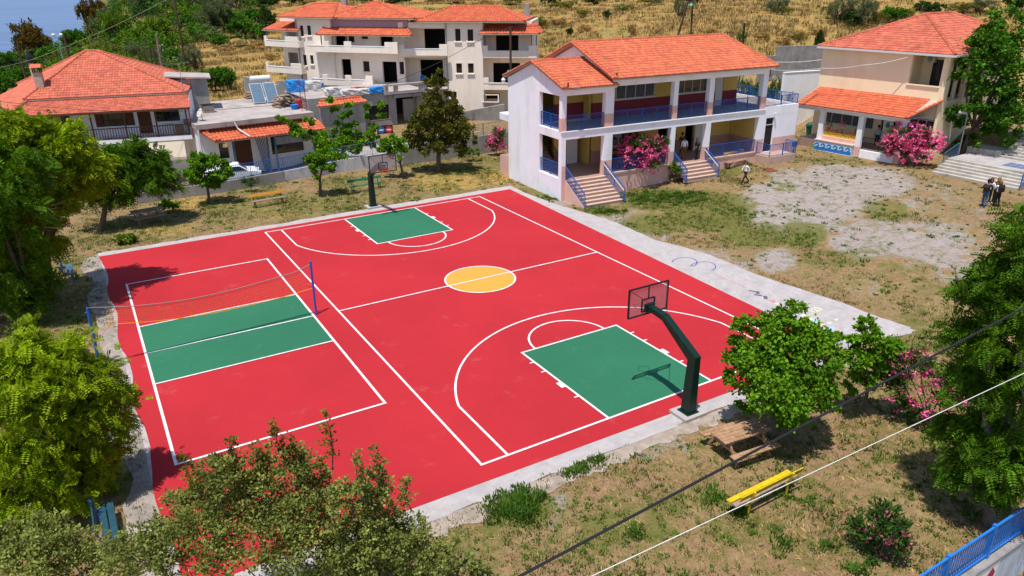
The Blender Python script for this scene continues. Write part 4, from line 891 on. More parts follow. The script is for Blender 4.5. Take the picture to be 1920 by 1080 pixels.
# pile of firewood: every log its own piece
def logpile(name, c, nx, nz, ln, rz, label, seed):
    e = empty(name, c, rz, label, 'firewood'); r_ = random.Random(seed); bs = [MB().tube([(0, -ln/2, 0), (.03, 0, .02), (0, ln/2, 0)], [.07, .085, .06], 7).build('log', 'woodg') for _ in range(1)][0]; bs.parent = e; k = 0
    for j in range(nz):
        for i in range(nx-j):
            o = bs if k == 0 else bs.copy()
            if k: COL.objects.link(o)
            k += 1; o.location = ((i-(nx-j)/2)*.17+r_.uniform(-.05, .05), r_.uniform(-.3, .3), .08+j*.14+r_.uniform(-.02, .02)); o.rotation_euler = (r_.uniform(-.2, .2), r_.uniform(-.1, .1), r_.uniform(-.5, .5)); s = r_.uniform(.7, 1.3); o.scale = (s, r_.uniform(.6, 1.2), s)
    return e
logpile('firewood_pile', FG(535, 199), 13, 7, 1.1, R(FD+20), 'heap of old firewood logs beside the ladder on flat roof', 4)
logpile('firewood_pile', FG(476, 184), 8, 5, 1.0, R(FD+60), 'small heap of firewood logs left of the solar panels', 5)
br = MB().lathe([(.24, 0), (.27, .1), (.27, .75), (.22, .82)], (0, 0, 0), 14).build('drum', 'red_drum'); br.location = FG(562, 203); tag(br, 'red plastic drum by the firewood on flat roof', 'drum')
br = MB().lathe([(.3, 0), (.36, .4), (.36, .42)], (0, 0, 0), 12).build('tub', 'wave'); br.location = FG(553, 205); tag(br, 'blue plastic tub by the red drum on flat roof', 'tub')
ld = empty('steel_ladder', FG(571, 208), R(FD), 'rusty red steel ladder frame standing upright on flat roof', 'ladder')
for x in (-.22, .22): MB().beam((x, 0, 0), (x, .05, 2.7), .05).build('rail', 'rust', ld)
for k in range(8): MB().beam((-.22, .01, .25+k*.32), (.22, .01, .25+k*.32), .035).build('rung', 'rust', ld)

# ================================================================== shed
sp_ = onr(364, 197, 72.5); sdz = math.atan2(*(onr(395, 196, 71.5)-onr(345, 197, 73.5))[1::-1])
shd = empty('shed', (sp_[0], sp_[1], 0), R(-8), 'small grey rendered shed with flat metal roof and brown door', 'shed')
q0, q1 = PL(322, 190, sp_, -8)[0], PL(394, 190, sp_, -8)[0]; zt = PL(360, 148, sp_, -8)[1]; zd_ = sp_[2]
MB().wall(q0, q1, 0, .2, -.5, zt, [(PL(343, 170, sp_, -8)[0], PL(360, 170, sp_, -8)[0], zd_-.2, PL(350, 158, sp_, -8)[1])]).box(q0, q0+.2, .2, 3, -.5, zt).box(q1-.2, q1, .2, 3, -.5, zt-.2).build('wall', 'concg', shd)
MB().box(PL(343, 170, sp_, -8)[0], PL(360, 170, sp_, -8)[0], .06, .12, zd_-.2, PL(350, 158, sp_, -8)[1]).build('door', 'brownw', shd)
MB().add([(q0-.3, -.3, zt+.25), (q1+.35, -.3, zt-.05), (q1+.35, 3.2, zt+.0), (q0-.3, 3.2, zt+.3), (q0-.3, -.3, zt+.37), (q1+.35, -.3, zt+.07), (q1+.35, 3.2, zt+.12), (q0-.3, 3.2, zt+.42)], [(3, 2, 1, 0), (4, 5, 6, 7), (0, 1, 5, 4), (1, 2, 6, 5), (2, 3, 7, 6), (3, 0, 4, 7)]).build('roof', 'roofslab', shd)
# ================================================================== unfinished cream apartment house
AO = np.array([16.9, 39.0]); AD = -38.
apt = empty('apartment_house', (AO[0], AO[1], 0), 0, 'unfinished cream apartment house with orange hipped roofs and empty window openings', 'building')
def along(o, deg, s): return (o[0]+s*math.cos(R(deg)), o[1]+s*math.sin(R(deg)))
class FR:                               # a facade frame: local x along the wall, y into the building
    def __init__(s, o, deg): s.o = o; s.deg = deg
    def put(s, ob):
        ob.location = (s.o[0]-AO[0], s.o[1]-AO[1], 0); ob.rotation_euler = (0, 0, R(s.deg)); return ob
    def p(s, u, v, t=0.):
        a = R(s.deg); return PL(u, v, (s.o[0]-math.sin(a)*t, s.o[1]+math.cos(a)*t), s.deg)
    def rect(s, u0, v0, u1, v1, t=0.):   # pixel box (left, bottom, right, top) -> opening
        a = s.p(u0, v0, t); b = s.p(u1, v1, t); return (min(a[0], b[0]), max(a[0], b[0]), min(a[1], b[1]), max(a[1], b[1]))
RB = FR(tuple(AO), AD)
Bp = along(AO, AD, RB.p(757, 104)[0]); CB = FR(Bp, -50.)
Cp = along(Bp, -50., CB.p(600, 60)[0]); LB = FR(Cp, -62.)
fz2, fz1 = 7.35, 4.25
def bar(fr, name, m, fn): mb = MB(); fn(mb); return fr.put(mb.build(name, m, apt))
def hole(fr, op, y=.12, fm='brownw', n=1):
    w_ = window(apt, *op, y, n, 'dark', fm, sill=False, d=.05); fr.put(w_)  # near-black panes paint the indoor shade into the empty openings
    b_ = MB().box(op[0]-.1, op[1]+.1, -.12, .0-.002, op[2]-.14, op[2]-.05).build('sill', 'cream', apt); fr.put(b_)
    t_ = MB(); k = .14
    t_.box(op[0]-k, op[0]-.02, -.025, -.002, op[2]-.05, op[3]+k); t_.box(op[1]+.02, op[1]+k, -.025, -.002, op[2]-.05, op[3]+k); t_.box(op[0]-.02, op[1]+.02, -.025, -.002, op[3]+.02, op[3]+k); fr.put(t_.build('window_surround', 'cream', apt))
# right block
s0, s1, s2 = RB.p(835, 60)[0], RB.p(905, 60)[0], RB.p(1006, 60)[0]; sl = RB.p(757, 104)[0]; ze = 10.5
wins = [RB.rect(854, 77, 863, 54), RB.rect(877, 77, 887, 55), RB.rect(856, 137, 866, 119), RB.rect(878, 137, 888, 119), RB.rect(845, 184, 856, 172)]
bar(RB, 'wall', 'cream', lambda m: m.wall(s0, s1, 0, .25, 1.2, ze, wins).box(s0, s0+.25, .25, 9, 1.2, ze).box(s1-.25, s1, .25, 9, 1.2, ze))
for w_ in wins: hole(RB, w_)
bar(RB, 'room_shade_sheet', 'dark', lambda m: m.box(s0+.4, s1-.4, 1.0, 1.1, 1.5, ze-.2))  # near-black sheet in place of the shade behind the windows
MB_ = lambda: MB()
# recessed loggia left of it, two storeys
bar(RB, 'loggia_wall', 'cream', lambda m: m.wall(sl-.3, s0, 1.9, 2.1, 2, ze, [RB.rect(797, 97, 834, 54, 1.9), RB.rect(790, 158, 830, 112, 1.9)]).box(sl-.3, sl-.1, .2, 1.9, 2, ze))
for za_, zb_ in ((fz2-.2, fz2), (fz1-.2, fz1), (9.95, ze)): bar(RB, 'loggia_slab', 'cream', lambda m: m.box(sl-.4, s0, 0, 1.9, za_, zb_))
bar(RB, 'room_shade_sheet', 'dark', lambda m: m.box(sl-.3, s0, 4.5, 4.6, 2, ze))
bar(RB, 'downpipe', 'metal', lambda m: m.tube([(s0+.05, -.07, ze-.1), (s0+.05, -.07, 2.3)], .06, 8))
bar(RB, 'downpipe', 'metal', lambda m: m.tube([(s1+.03, -.07, ze-.4), (s1+.03, -.07, 2.3)], .06, 8))
# right-hand balconies
rops = [RB.rect(930, 95, 972, 56, 1.6), RB.rect(925, 158, 975, 118, 1.6), RB.rect(911, 185, 937, 175, 1.6)]
bar(RB, 'loggia_wall', 'cream', lambda m: m.wall(s1, s2-.6, 1.6, 1.85, 1.2, ze, rops).box(s2-.85, s2-.6, 1.85, 9, 1.2, ze))
bar(RB, 'room_shade_sheet', 'dark', lambda m: m.box(s1, s2-.8, 4.2, 4.3, 1.5, ze-.2))
hole(RB, RB.rect(911, 185, 937, 175, 1.6), 1.7)
for zf in (fz2, fz1): bar(RB, 'balcony', 'cream', lambda m: m.box(s1, s2, -.15, 1.6, zf-.22, zf).box(s1, s2, -.15, -.0, zf, zf+.42).box(s2-.15, s2, -.0, 1.6, zf, zf+.42).box(s2-.75, s2+.03, -.18, -.155, zf-.22, zf+.95).box(s2-.75, s2+.028, -.155, .1, zf+.42, zf+.95).box(s1, s1+.5, -.18, .1, zf+.42, zf+.95))
for zf in (fz2, fz1): bar(RB, 'coping', 'whitepaint', lambda m: m.box(s1+.5, s2-.75, -.2, .04, zf+.421, zf+.47))
for x in (s1+.2, s2-.5, s2-.02): bar(RB, 'balcony_post', 'bluefade', lambda m: m.beam((x, .05, fz2+.9), (x, .05, 9.5), .09))
def rt_(fr, *a, **k): return fr.put(tiled(*a, **k))
rt_(RB, 'canopy_roof', [((s1-.3, -.75, 9.42), (s2+.35, -.75, 9.42), (s2-.35, 1.6, 10.2), (s1-.1, 1.6, 10.2)), ((s2+.35, -.75, 9.42), (s2+.35, 4, 9.42), (s2-.35, 4, 10.2), (s2-.35, 1.6, 10.2))], 'tileb', apt, .3, .4, .06, [((s2+.35, -.75, 9.47), (s2-.35, 1.6, 10.25))], .1)
hx0, hx1 = RB.p(778, 39, -.5)[0], RB.p(983, 40, -.5)[0]; hz = ze+.06; ry = 4.4
g0_, g1_ = RB.p(848, 12, ry)[0], RB.p(935, 12, ry)[0]; gzr = RB.p(890, 12, ry)[1]
rt_(RB, 'roof', [((hx0, -.5, hz), (hx1, -.5, hz), (g1_, ry, gzr), (g0_, ry, gzr)), ((hx1, -.5, hz), (hx1, 9.3, hz), (g1_, ry, gzr), (g1_, ry, gzr)), ((hx1, 9.3, hz), (hx0, 9.3, hz), (g0_, ry, gzr), (g1_, ry, gzr)), ((hx0, 9.3, hz), (hx0, -.5, hz), (g0_, ry, gzr), (g0_, ry, gzr))], 'tileb', apt, .3, .42, .06,
    [((hx0, -.5, hz+.03), (g0_, ry, gzr+.04)), ((hx1, -.5, hz+.03), (g1_, ry, gzr+.04)), ((g0_, ry, gzr+.04), (g1_, ry, gzr+.04))], .1)
xq = RB.p(988, 25, 6.)[0]; bar(RB, 'chimney', 'concg', lambda m: m.box(xq-.25, xq+.25, 5.7, 6.3, 9, RB.p(988, 7, 6.)[1]))
# centre block
cl = CB.p(600, 60)[0]
cops = [CB.rect(630, 90, 650, 58), CB.rect(654, 79, 663, 59), CB.rect(678, 73, 689, 59), CB.rect(714, 92, 737, 60), CB.rect(643, 150, 657, 111), CB.rect(682, 134, 692, 115), CB.rect(719, 155, 743, 116), CB.rect(750, 139, 761, 116)]
cops = [(a, min(b, -.05), c, d) for a, b, c, d in cops]
bar(CB, 'wall', 'cream', lambda m: m.wall(cl, 0, 0, .25, 2.5, 9.9, cops))
for k, o_ in enumerate(cops):
    if k in (1, 2, 5, 7): hole(CB, o_)
bar(CB, 'room_shade_sheet', 'dark', lambda m: m.box(cl, .3, 2.2, 2.3, 2.5, 9.9))
bar(CB, 'wall', 'lilac', lambda m: m.box(cl+.1, .6, .02, .3, 9.9, 10.85))
hx0, hx1 = CB.p(612, 33, -.5)[0], CB.p(777, 35, -.5)[0]; ry = 3.8; gxx = CB.p(703, 3, ry)[0]; gzr = CB.p(703, 3, ry)[1]; hz = 10.86
rt_(CB, 'roof', [((hx0, -.5, hz), (hx1, -.5, hz), (gxx, ry, gzr), (gxx, ry, gzr)), ((hx1, -.5, hz), (hx1, 8.6, hz), (gxx, ry, gzr), (gxx, ry, gzr)), ((hx1, 8.6, hz), (hx0, 8.6, hz), (gxx, ry, gzr), (gxx, ry, gzr)), ((hx0, 8.6, hz), (hx0, -.5, hz), (gxx, ry, gzr), (gxx, ry, gzr))], 'tileb', apt, .3, .42, .06,
    [((hx0, -.5, hz+.03), (gxx, ry, gzr+.05)), ((hx1, -.5, hz+.03), (gxx, ry, gzr+.05))], .1)
ca, cb_ = CB.p(592, 48, -1.3)[0], CB.p(772, 54, -1.3)[0]
rt_(CB, 'canopy_roof', [((ca, -1.4, 9.32), (cb_, -1.4, 9.32), (.5, .02, 9.98), (cl+.6, .02, 9.98))], 'tileb', apt, .3, .4, .06, [((ca, -1.4, 9.38), (cl+.6, .02, 10.02)), ((cb_, -1.4, 9.38), (.5, .02, 10.02))], .1)
bar(CB, 'chimney', 'concg', lambda m: (lambda q: m.box(q[0]-.3, q[0]+.3, 4.7, 5.3, 10, 14.0))(CB.p(647, 15, 5.)))
# balconies: parapets that follow the bowed slab edge
def bowed(fr, px, t, piers, name='balcony'):
    q = [fr.p(u, v, t) for u, v in px]; zf = float(np.mean([z for _, z in q])); a = R(fr.deg); d2 = Vector((math.cos(a), math.sin(a), 0)); n2 = Vector((-d2.y, d2.x, 0))
    o0 = Vector((fr.o[0]-AO[0], fr.o[1]-AO[1], 0)); bow = [0]*len(q)
    P_ = [o0+d2*s+n2*t for s, _ in q]; back = [p-n2*t for p in P_]
    mb = MB(); n = len(P_); poly = [(p.x, p.y) for p in P_]+[(p.x, p.y) for p in back[::-1]]
    mb.prism(poly, zf-.02, zf+.2)
    for a_, b_ in zip(P_, P_[1:]): mb.beam((a_.x, a_.y, zf+.3), (b_.x, b_.y, zf+.3), .16, .62)
    for p, r_ in ((P_[0], back[0]), (P_[-1], back[-1])): mb.beam((p.x, p.y, zf+.302), (r_.x, r_.y, zf+.302), .15, .6)
    for k, hh in piers:
        i = min(int(k), n-1); f = k-i; p = P_[i]+(P_[min(i+1, n-1)]-P_[i])*f; w_ = d2*hh
        mb.beam((p.x-w_.x, p.y-w_.y, zf+.52), (p.x+w_.x, p.y+w_.y, zf+.52), .2, 1.08)
    b_ = mb.build(name, 'cream', apt); mc = MB()
    for a_, c_ in zip(P_, P_[1:]): mc.beam((a_.x, a_.y, zf+.635), (c_.x, c_.y, zf+.635), .22, .05)
    mc.build('coping', 'whitepaint', b_); return P_
bowed(CB, [(577, 90), (614, 97), (655, 102), (735, 104)], -1.35, [(1.0, .3), (1.97, .4), (3, .7)])
bowed(RB, [(752, 105), (790, 104), (832, 103)], -.6, [(0, .4), (2, .4)])
bowed(CB, [(586, 153), (612, 160), (655, 164), (694, 164)], -1.2, [(1.0, .3), (2.0, .35), (3, .4)])
for u in (604, 650, 738): s_, z_ = CB.p(u, 90, -1.2); CB.put(MB().beam((s_, -1.2, 7.6), (s_, -1.2, 9.5), .09).build('balcony_post', 'bluefade', apt))
# left block
ll, lr = LB.p(556, 60)[0], LB.p(600, 60)[0]; l0 = LB.p(527, 60, 2.)[0]
lops = [LB.rect(564, 68, 568, 48), LB.rect(577, 66, 582, 48), LB.rect(570, 122, 574, 103), LB.rect(583, 120, 587, 104)]
bar(LB, 'wall', 'cream', lambda m: m.wall(ll, lr+1.5, 0, .25, 2.5, 10.8, lops).box(ll, ll+.25, .25, 2.2, 2.5, 10.8))
for o_ in lops: hole(LB, o_)
bar(LB, 'room_shade_sheet', 'dark', lambda m: m.box(ll+.3, lr, 1.1, 1.2, 2.5, 10.5))
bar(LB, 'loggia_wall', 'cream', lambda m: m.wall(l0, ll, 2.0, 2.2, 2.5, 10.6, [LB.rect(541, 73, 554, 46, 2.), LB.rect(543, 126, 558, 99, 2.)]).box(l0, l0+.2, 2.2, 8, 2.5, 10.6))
bar(LB, 'room_shade_sheet', 'dark', lambda m: m.box(l0+.3, ll, 4.1, 4.2, 2.5, 10.5))
bar(LB, 'downpipe', 'metal', lambda m: m.tube([(ll+.1, -.07, 10.6), (ll+.1, -.07, 4.)], .07, 8))
hx0, hx1 = LB.p(518, 28, -.5)[0], LB.p(625, 33, -.5)[0]; ry = 4.2; g0_, g1_ = LB.p(591, 7, ry)[0], LB.p(633, 8, ry)[0]; gzr = LB.p(600, 7, ry)[1]; hz = 10.9
rt_(LB, 'roof', [((hx0, -.5, hz), (hx1, -.5, hz), (g1_, ry, gzr), (g0_, ry, gzr)), ((hx1, -.5, hz), (hx1, 9, hz), (g1_, ry, gzr), (g1_, ry, gzr)), ((hx1, 9, hz), (hx0, 9, hz), (g0_, ry, gzr), (g1_, ry, gzr)), ((hx0, 9, hz), (hx0, -.5, hz), (g0_, ry, gzr), (g0_, ry, gzr))], 'tileb', apt, .3, .42, .06,
    [((hx0, -.5, hz+.03), (g0_, ry, gzr+.05)), ((hx1, -.5, hz+.03), (g1_, ry, gzr+.05)), ((g0_, ry, gzr+.05), (g1_, ry, gzr+.05))], .1)
c0, c1 = LB.p(489, 46, -.6)[0], LB.p(550, 46, -.6)[0]
rt_(LB, 'canopy_roof', [((c0, -.6, 9.55), (c1+.4, -.6, 9.55), (ll+.2, 2.0, 10.3), (l0-.2, 2.0, 10.3))], 'tileb', apt, .3, .4, .06, ())
bowed(LB, [(500, 82), (537, 91), (562, 90)], -.6, [(0, .2), (1.5, .95)]); bowed(LB, [(503, 130), (545, 141), (567, 140)], -.6, [(0, .2), (1.6, .8)])
for u in (502, 540): s_, z_ = LB.p(u, 80, -.5); LB.put(MB().beam((s_, -.5, 8.2), (s_, -.5, 9.7), .09).build('balcony_post', 'bluefade', apt))

# ================================================================== garage with roof terrace in front of the apartments
GD = 2.; GO = (3.2, 36.4)
ga = empty('concrete_garage', (*GO, 0), R(GD), 'bare concrete garage with open dark doorway and roof terrace', 'garage')
def GP(u, v, t=0.):
    a = R(GD); return PL(u, v, (GO[0]-math.sin(a)*t, GO[1]+math.cos(a)*t), GD)
ga0, ga1 = GP(578, 200)[0], GP(737, 200)[0]; gz_ = GP(700, 175)[1]; gd1 = GP(800, 200)[0]
MB().wall(ga0, ga1, 0, .3, -.6, gz_, [(*sorted((GP(693, 225)[0], GP(731, 225)[0])), GP(700, 226)[1], GP(700, 198)[1])]).box(ga0, ga0+.3, .3, 6, -.6, gz_).build('wall', 'concg', ga)
wo = (GP(693, 225)[0], GP(731, 225)[0], GP(700, 226)[1], GP(700, 198)[1]); window(ga, *wo, .15, 2, 'dark', 'brownw')
MB().box(ga0, gd1, .302, 7, gz_-.3, gz_-.02).build('terrace_slab', 'roofslab', ga)
dz = GP(760, 181)[1]
MB().box(ga1, ga1+.35, 0.002, .5, -.3, dz).box(gd1-.8, gd1, .5, .8, -.3, dz).box(ga1, gd1, -.4, .6, dz, dz+.3).build('door_frame', 'concg', ga)
MB().box(ga1, gd1, 3.0, 3.1, -.3, gz_-.3).build('room_shade_sheet', 'dark', ga)  # near-black sheet painting the shade inside the garage
MB().box(GP(757, 210, .8)[0], gd1, .8, 1., -.3, GP(757, 186, .8)[1]).build('inner_wall', 'concg', ga)
# terrace parapet on the projecting balcony
t0, t1 = GP(722, 170, -.5)[0], GP(796, 165, -.5)[0]; tz = GP(760, 172, -.5)[1]
mb = MB(); mb.box(t0, t1, -.5, 1.5, tz-.15, tz+.05)
for x in (t0, t0+1.0, t1-.5): mb.box(x, x+.35, -.5, -.2, tz+.05, tz+.62)
mb.box(t0, t1, -.55, -.15, tz+.62, tz+.78); mb.build('balcony', 'roofslab', ga)
# small tiled hood over the side window
h0, h1 = GP(594, 197, -.5)[0], GP(688, 190, -.5)[0]; hz_ = GP(640, 196, -.5)[1]
tiled('hood_roof', [((h0, -.7, hz_), (h1, -.7, hz_+.05), (h1-.35, .0, hz_+.42), (h0+.5, .0, hz_+.36))], 'tileb', ga, .3, .4, .07, [((h0+.5, 0, hz_+.42), (h1-.35, 0, hz_+.46))], .12)
MB().box(h0+.3, h1-.3, -.45, -.01, -.5, hz_-.1).build('bay_wall', 'concg', ga)
# ramp side walls and the road gate
a = G(748, 232, .9); b = G(690, 262, .7); lowwall('ramp_wall', (a[0]-2.6, a[1]-.8), (a[0]+.9, a[1]-3.4), -.5, 1.75, .2, 'concg', 'concrete ramp side wall rising to the garage doorway', .95)
lowwall('ramp_wall', G(690, 258, .7)[:2], G(722, 278, .6)[:2], -.5, 1.35, .2, 'concg', 'short concrete parapet beside the round road signs', 1.0)
a = G(855, 212, 2.0); b = G(946, 203, 2.2); lowwall('retaining_wall', a[:2], b[:2], -.5, 2.0, .3, 'concg', 'curving grey concrete wall below the apartment house', 2.6)
a = onr(455, 145, 84); b = onr(520, 160, 80); lowwall('retaining_wall', a[:2], b[:2], -.5, onr(455, 143, 84)[2], .25, 'concg', 'concrete yard wall beside the fig tree above flat roof', onr(520, 160, 80)[2])
a = onr(520, 160, 80); b = onr(600, 148, 78); lowwall('retaining_wall', a[:2], b[:2], -.5, onr(560, 152, 79)[2], .25, 'concg', 'low concrete yard wall behind the solar water heater')
# road behind the garden wall
rd = [G(u, v, .5)[:2] for u, v in ((590, 320), (640, 268), (700, 250), (760, 250), (860, 222), (946, 215), (946, 240), (820, 262), (740, 290), (690, 300))]
road = slab('road', [tuple(p) for p in rd], -.3, .55, mat('road_concrete', (.33, .31, .30), .9, .15, 1, .3, 40, stain=.2), kind='structure'); tag(road, 'grey concrete lane behind the garden wall', 'road')
# round road signs
for (u, v, m_, l_) in ((668, 258, 'signb', 'round blue road sign beside the ramp wall'), (681, 257, 'signr', 'round red road sign beside the ramp wall')): pass
bs = empty('sign_board', tuple(G(722, 244, 1.3)-np.array([0, 0, .9])), R(-12), 'dark board with a blue and a red round sign beside the ramp', 'sign')
MB().box(-.75, .75, 0, .05, .5, 1.35).build('board', 'dark', bs); MB().box(-.05, .05, .05, .1, -.3, .6).build('post', 'metal', bs)
for x, m_ in ((-.36, 'signb'), (.36, 'signr')):
    d_ = MB().lathe([(.33, 0), (.33, .02)], (0, 0, 0), 20).build('disc', m_, bs); d_.location = (x, -.01, .93); d_.rotation_euler = (math.pi/2, 0, 0)
    MB().box(-.2, .2, -.06, .06, .022, .026).build('white_bar', 'whitepaint', d_)
# wrapped pallets and tarpaulins on the terrace
r5 = random.Random(9)
def lump(name, c, sx, sy, sz, m, label, cat, rz=0., group=None):
    bm = bmesh.new(); bmesh.ops.create_cube(bm, size=1); bmesh.ops.subdivide_edges(bm, edges=bm.edges[:], cuts=4, use_grid_fill=True)
    for v in bm.verts:
        t = Vector(v.co); k = 1+.10*math.sin(9*t.x+5*t.y)*math.cos(7*t.z+3*t.y); v.co = Vector((t.x*sx*k+r5.uniform(-.03, .03), t.y*sy*k+r5.uniform(-.03, .03), (t.z+.5)*sz*(1-.12*(abs(t.x)+abs(t.y)))+r5.uniform(-.02, .02)*(t.z > -.4)))
    me = bpy.data.meshes.new(name); bm.to_mesh(me); bm.free(); me.materials.append(M[m]); o = bpy.data.objects.new(name, me); COL.objects.link(o); o.location = tuple(c); o.rotation_euler = (0, 0, rz); return tag(o, label, cat, group)
tp = lambda u, v: tuple(G(u, v, gz_-.02))
gl = [(556, 172, 1.6, 1.2, 1.2, 'tarp', 'tall blue tarpaulin bundle beside the steel ladder', 'bundle'), (585, 170, 1.6, 1.2, 1.0, 'plastic', 'wrapped pallet of blocks next to the tall blue bundle', 'pallet'),
      (625, 179, 1.5, 1.0, .8, 'plastic', 'wrapped pallet at the edge of the garage terrace', 'pallet'), (653, 178, 1.6, 1.0, .55, 'plastic', 'low wrapped pallet in the middle of the garage terrace', 'pallet'), (679, 176, 1.5, 1.0, .5, 'plastic', 'low wrapped pallet next to the small blue tarpaulin', 'pallet'),
      (704, 174, 1.5, 1.0, .6, 'tarp', 'blue tarpaulin bundle at the end of the garage terrace', 'bundle'), (672, 170, 1.3, .7, .35, 'red_drum', 'flat red sheet bundle on the garage terrace', 'bundle'), (597, 163, .9, .7, .45, 'tarp', 'small blue tarpaulin behind the wrapped pallets', 'bundle')]
for u, v, sx, sy, sz, m_, l_, c_ in gl: lump('wrapped_pallet' if c_ == 'pallet' else 'tarpaulin_bundle', tp(u, v), sx, sy, sz, m_, l_, c_, r5.uniform(-.2, .2))
pch = empty('plastic_chair', tuple(G(795, 158, tz+.05)), R(20), 'blue plastic garden chair on the terrace', 'chair')
for x in (-.2, .2):
    for y in (-.2, .2): MB().beam((x, y, 0), (x*.9, y*.9, .42), .05).build('leg', 'wave', pch)
MB().box(-.24, .24, -.24, .24, .42, .46).build('seat', 'wave', pch); MB().prismy([(-.24, .46), (.24, .46), (.24, .8), (.12, .95), (-.12, .95), (-.24, .8)], .2, .25).build('backrest', 'wave', pch)
for x in (-.25, .25): MB().box(x-.02, x+.02, -.2, .22, .62, .66).build('armrest', 'wave', pch)
# ================================================================== vegetation
def rdir(n):
    v = rng.normal(size=(n, 3)); return v/np.linalg.norm(v, axis=1, keepdims=True)
def clumps(lobes, per, fill=.62):
    """clump centres over the shells of the lobes, and their radii"""
    C = []; Rr = []; D = []
    tot = sum((r[0]*r[1]*r[2])**(2/3) for _, r in lobes)
    for c, r in lobes:
        k = max(3, int(per*((r[0]*r[1]*r[2])**(2/3))/tot)); d = rdir(k); d[:, 2] = np.where(d[:, 2] < -.55, -d[:, 2]*.5, d[:, 2])
        f = fill+(1.02-fill)*rng.random((k, 1))**.7
        C.append(np.array(c)+d*np.array(r)*f); Rr.append(np.full(k, (r[0]*r[1]*r[2])**(1/3))); D.append(d)
    return np.concatenate(C), np.concatenate(Rr), np.concatenate(D)
def leaves(name, lobes, n, size, m, parent, shape='leaf', nclump=None, crad=.21, fill=.62, droop=.25, flat=.5, kind=None):
    nclump = nclump or max(10, n//(95 if shape != 'frond' else 24))
    C, Rr, D = clumps(lobes, nclump, fill); k = rng.integers(0, len(C), n)
    sp = np.clip(Rr[k]*crad, size*.8, None)[:, None]
    pos = C[k]+rng.normal(size=(n, 3))*sp*np.array([.62, .62, .46])
    out = D[k]*.8+rng.normal(size=(n, 3))*.75; out[:, 2] -= droop; out /= np.linalg.norm(out, axis=1, keepdims=True)
    nr = rng.normal(size=(n, 3))*.55; nr[:, 2] += flat; nr -= out*np.sum(nr*out, 1, keepdims=True); nr /= np.linalg.norm(nr, axis=1, keepdims=True)+1e-9
    sd = np.cross(nr, out); s = size*rng.uniform(.65, 1.3, (n, 1))
    if shape == 'frond':
        m_ = 6; V = []; 
        for j in range(m_):
            t = (j+.6)/m_; w_ = s*(.34 if j not in (0, m_-1) else .26); L_ = s*.15
            b = pos+out*s*t-np.array([0, 0, 1.])*s*.28*t*t
            for sg in (1, -1):
                tip = b+sd*sg*w_+out*L_*.5-nr*w_*.18; a0 = b+out*L_*.6+sd*sg*w_*.45; a1 = b-out*L_*.5+sd*sg*w_*.5
                V += [b, a0, tip, a1]
        V = np.stack(V, 1).reshape(-1, 3); F_ = np.arange(len(V)).reshape(-1, 4)
    else:
        wd = {'leaf': .36, 'lance': .13, 'round': .45, 'blade': .09}[shape]
        b = pos; t1 = pos+out*s*.5+sd*s*wd-nr*s*.06; t2 = pos+out*s-nr*s*.12; t3 = pos+out*s*.5-sd*s*wd-nr*s*.06
        V = np.stack([b, t1, t2, t3], 1).reshape(-1, 3); F_ = np.arange(4*n).reshape(-1, 4)
    return npmesh(name, V, F_, m, parent, kind)
def limb(mb, a, b, r0, r1, bend=.12, n=4, sides=7):
    a = Vector(a); b = Vector(b); L = (b-a).length; o = Vector((random.uniform(-1, 1), random.uniform(-1, 1), random.uniform(-.3, .6)))*L*bend; pts = []; rs = []
    for i in range(n+1):
        t = i/n; pts.append(a+(b-a)*t+o*math.sin(math.pi*t)); rs.append(r0+(r1-r0)*t)
    mb.tube(pts, rs, sides)
def px_lobes(base, lobes, depth=.8, sq=.92):
    out = []
    for L in lobes:
        u, v, r = L[:3]; dz = L[3] if len(L) > 3 else rng.uniform(-.35, .35)*depth
        q = UP(u, v, base); d = np.linalg.norm(q-CAM); q = CAM+(q-CAM)*(1+dz*r/FPX)  # spread the lobes in depth by their own size
        rr = r*d/FPX; out.append((tuple(q-np.array(base)), (rr, rr, rr*sq)))
    return out
def tree(name, base, lobes, label, cat='tree', n=6000, size=.2, m='leafA', shape='leaf', trunk=.14, bark='bark', fork=.45, group=None, depth=.8, droop=.25, extra=None, fill=.6, crad=.21, nclump=None, stems=1, lean=(0, 0)):
    base = np.array(base, float); e = empty(name, tuple(base), 0, label, cat, group); lb = px_lobes(base, lobes, depth)
    top = np.mean([l[0] for l in lb], 0); zl = min(l[0][2]-l[1][2]*.5 for l in lb); fk = Vector((top[0]*.28+lean[0], top[1]*.28+lean[1], max(.3, zl*.55+top[2]*.45 if fork is None else top[2]*fork)))
    mb = MB()
    if stems == 1: limb(mb, (0, 0, -.15), fk, trunk, trunk*.7, .05, 5, 9)
    for i, (c, r) in enumerate(sorted(lb, key=lambda q: -q[1][0])[:9]):
        a = fk if stems == 1 else Vector((random.uniform(-.2, .2), random.uniform(-.2, .2), -.05))
        limb(mb, a, Vector(c), trunk*(.5 if stems == 1 else .35), trunk*.13, .14)
    mb.build('trunk', bark, e, smooth=True)
    leaves('crown', lb, n, size, m, e, shape, nclump, crad, fill, droop)
    if extra:
        for nm, n2, s2, m2, f2 in extra: leaves(nm, lb, n2, s2, m2, e, 'round', max(6, n2//9), .10, f2, -.3, .6, kind='stuff')
    return e
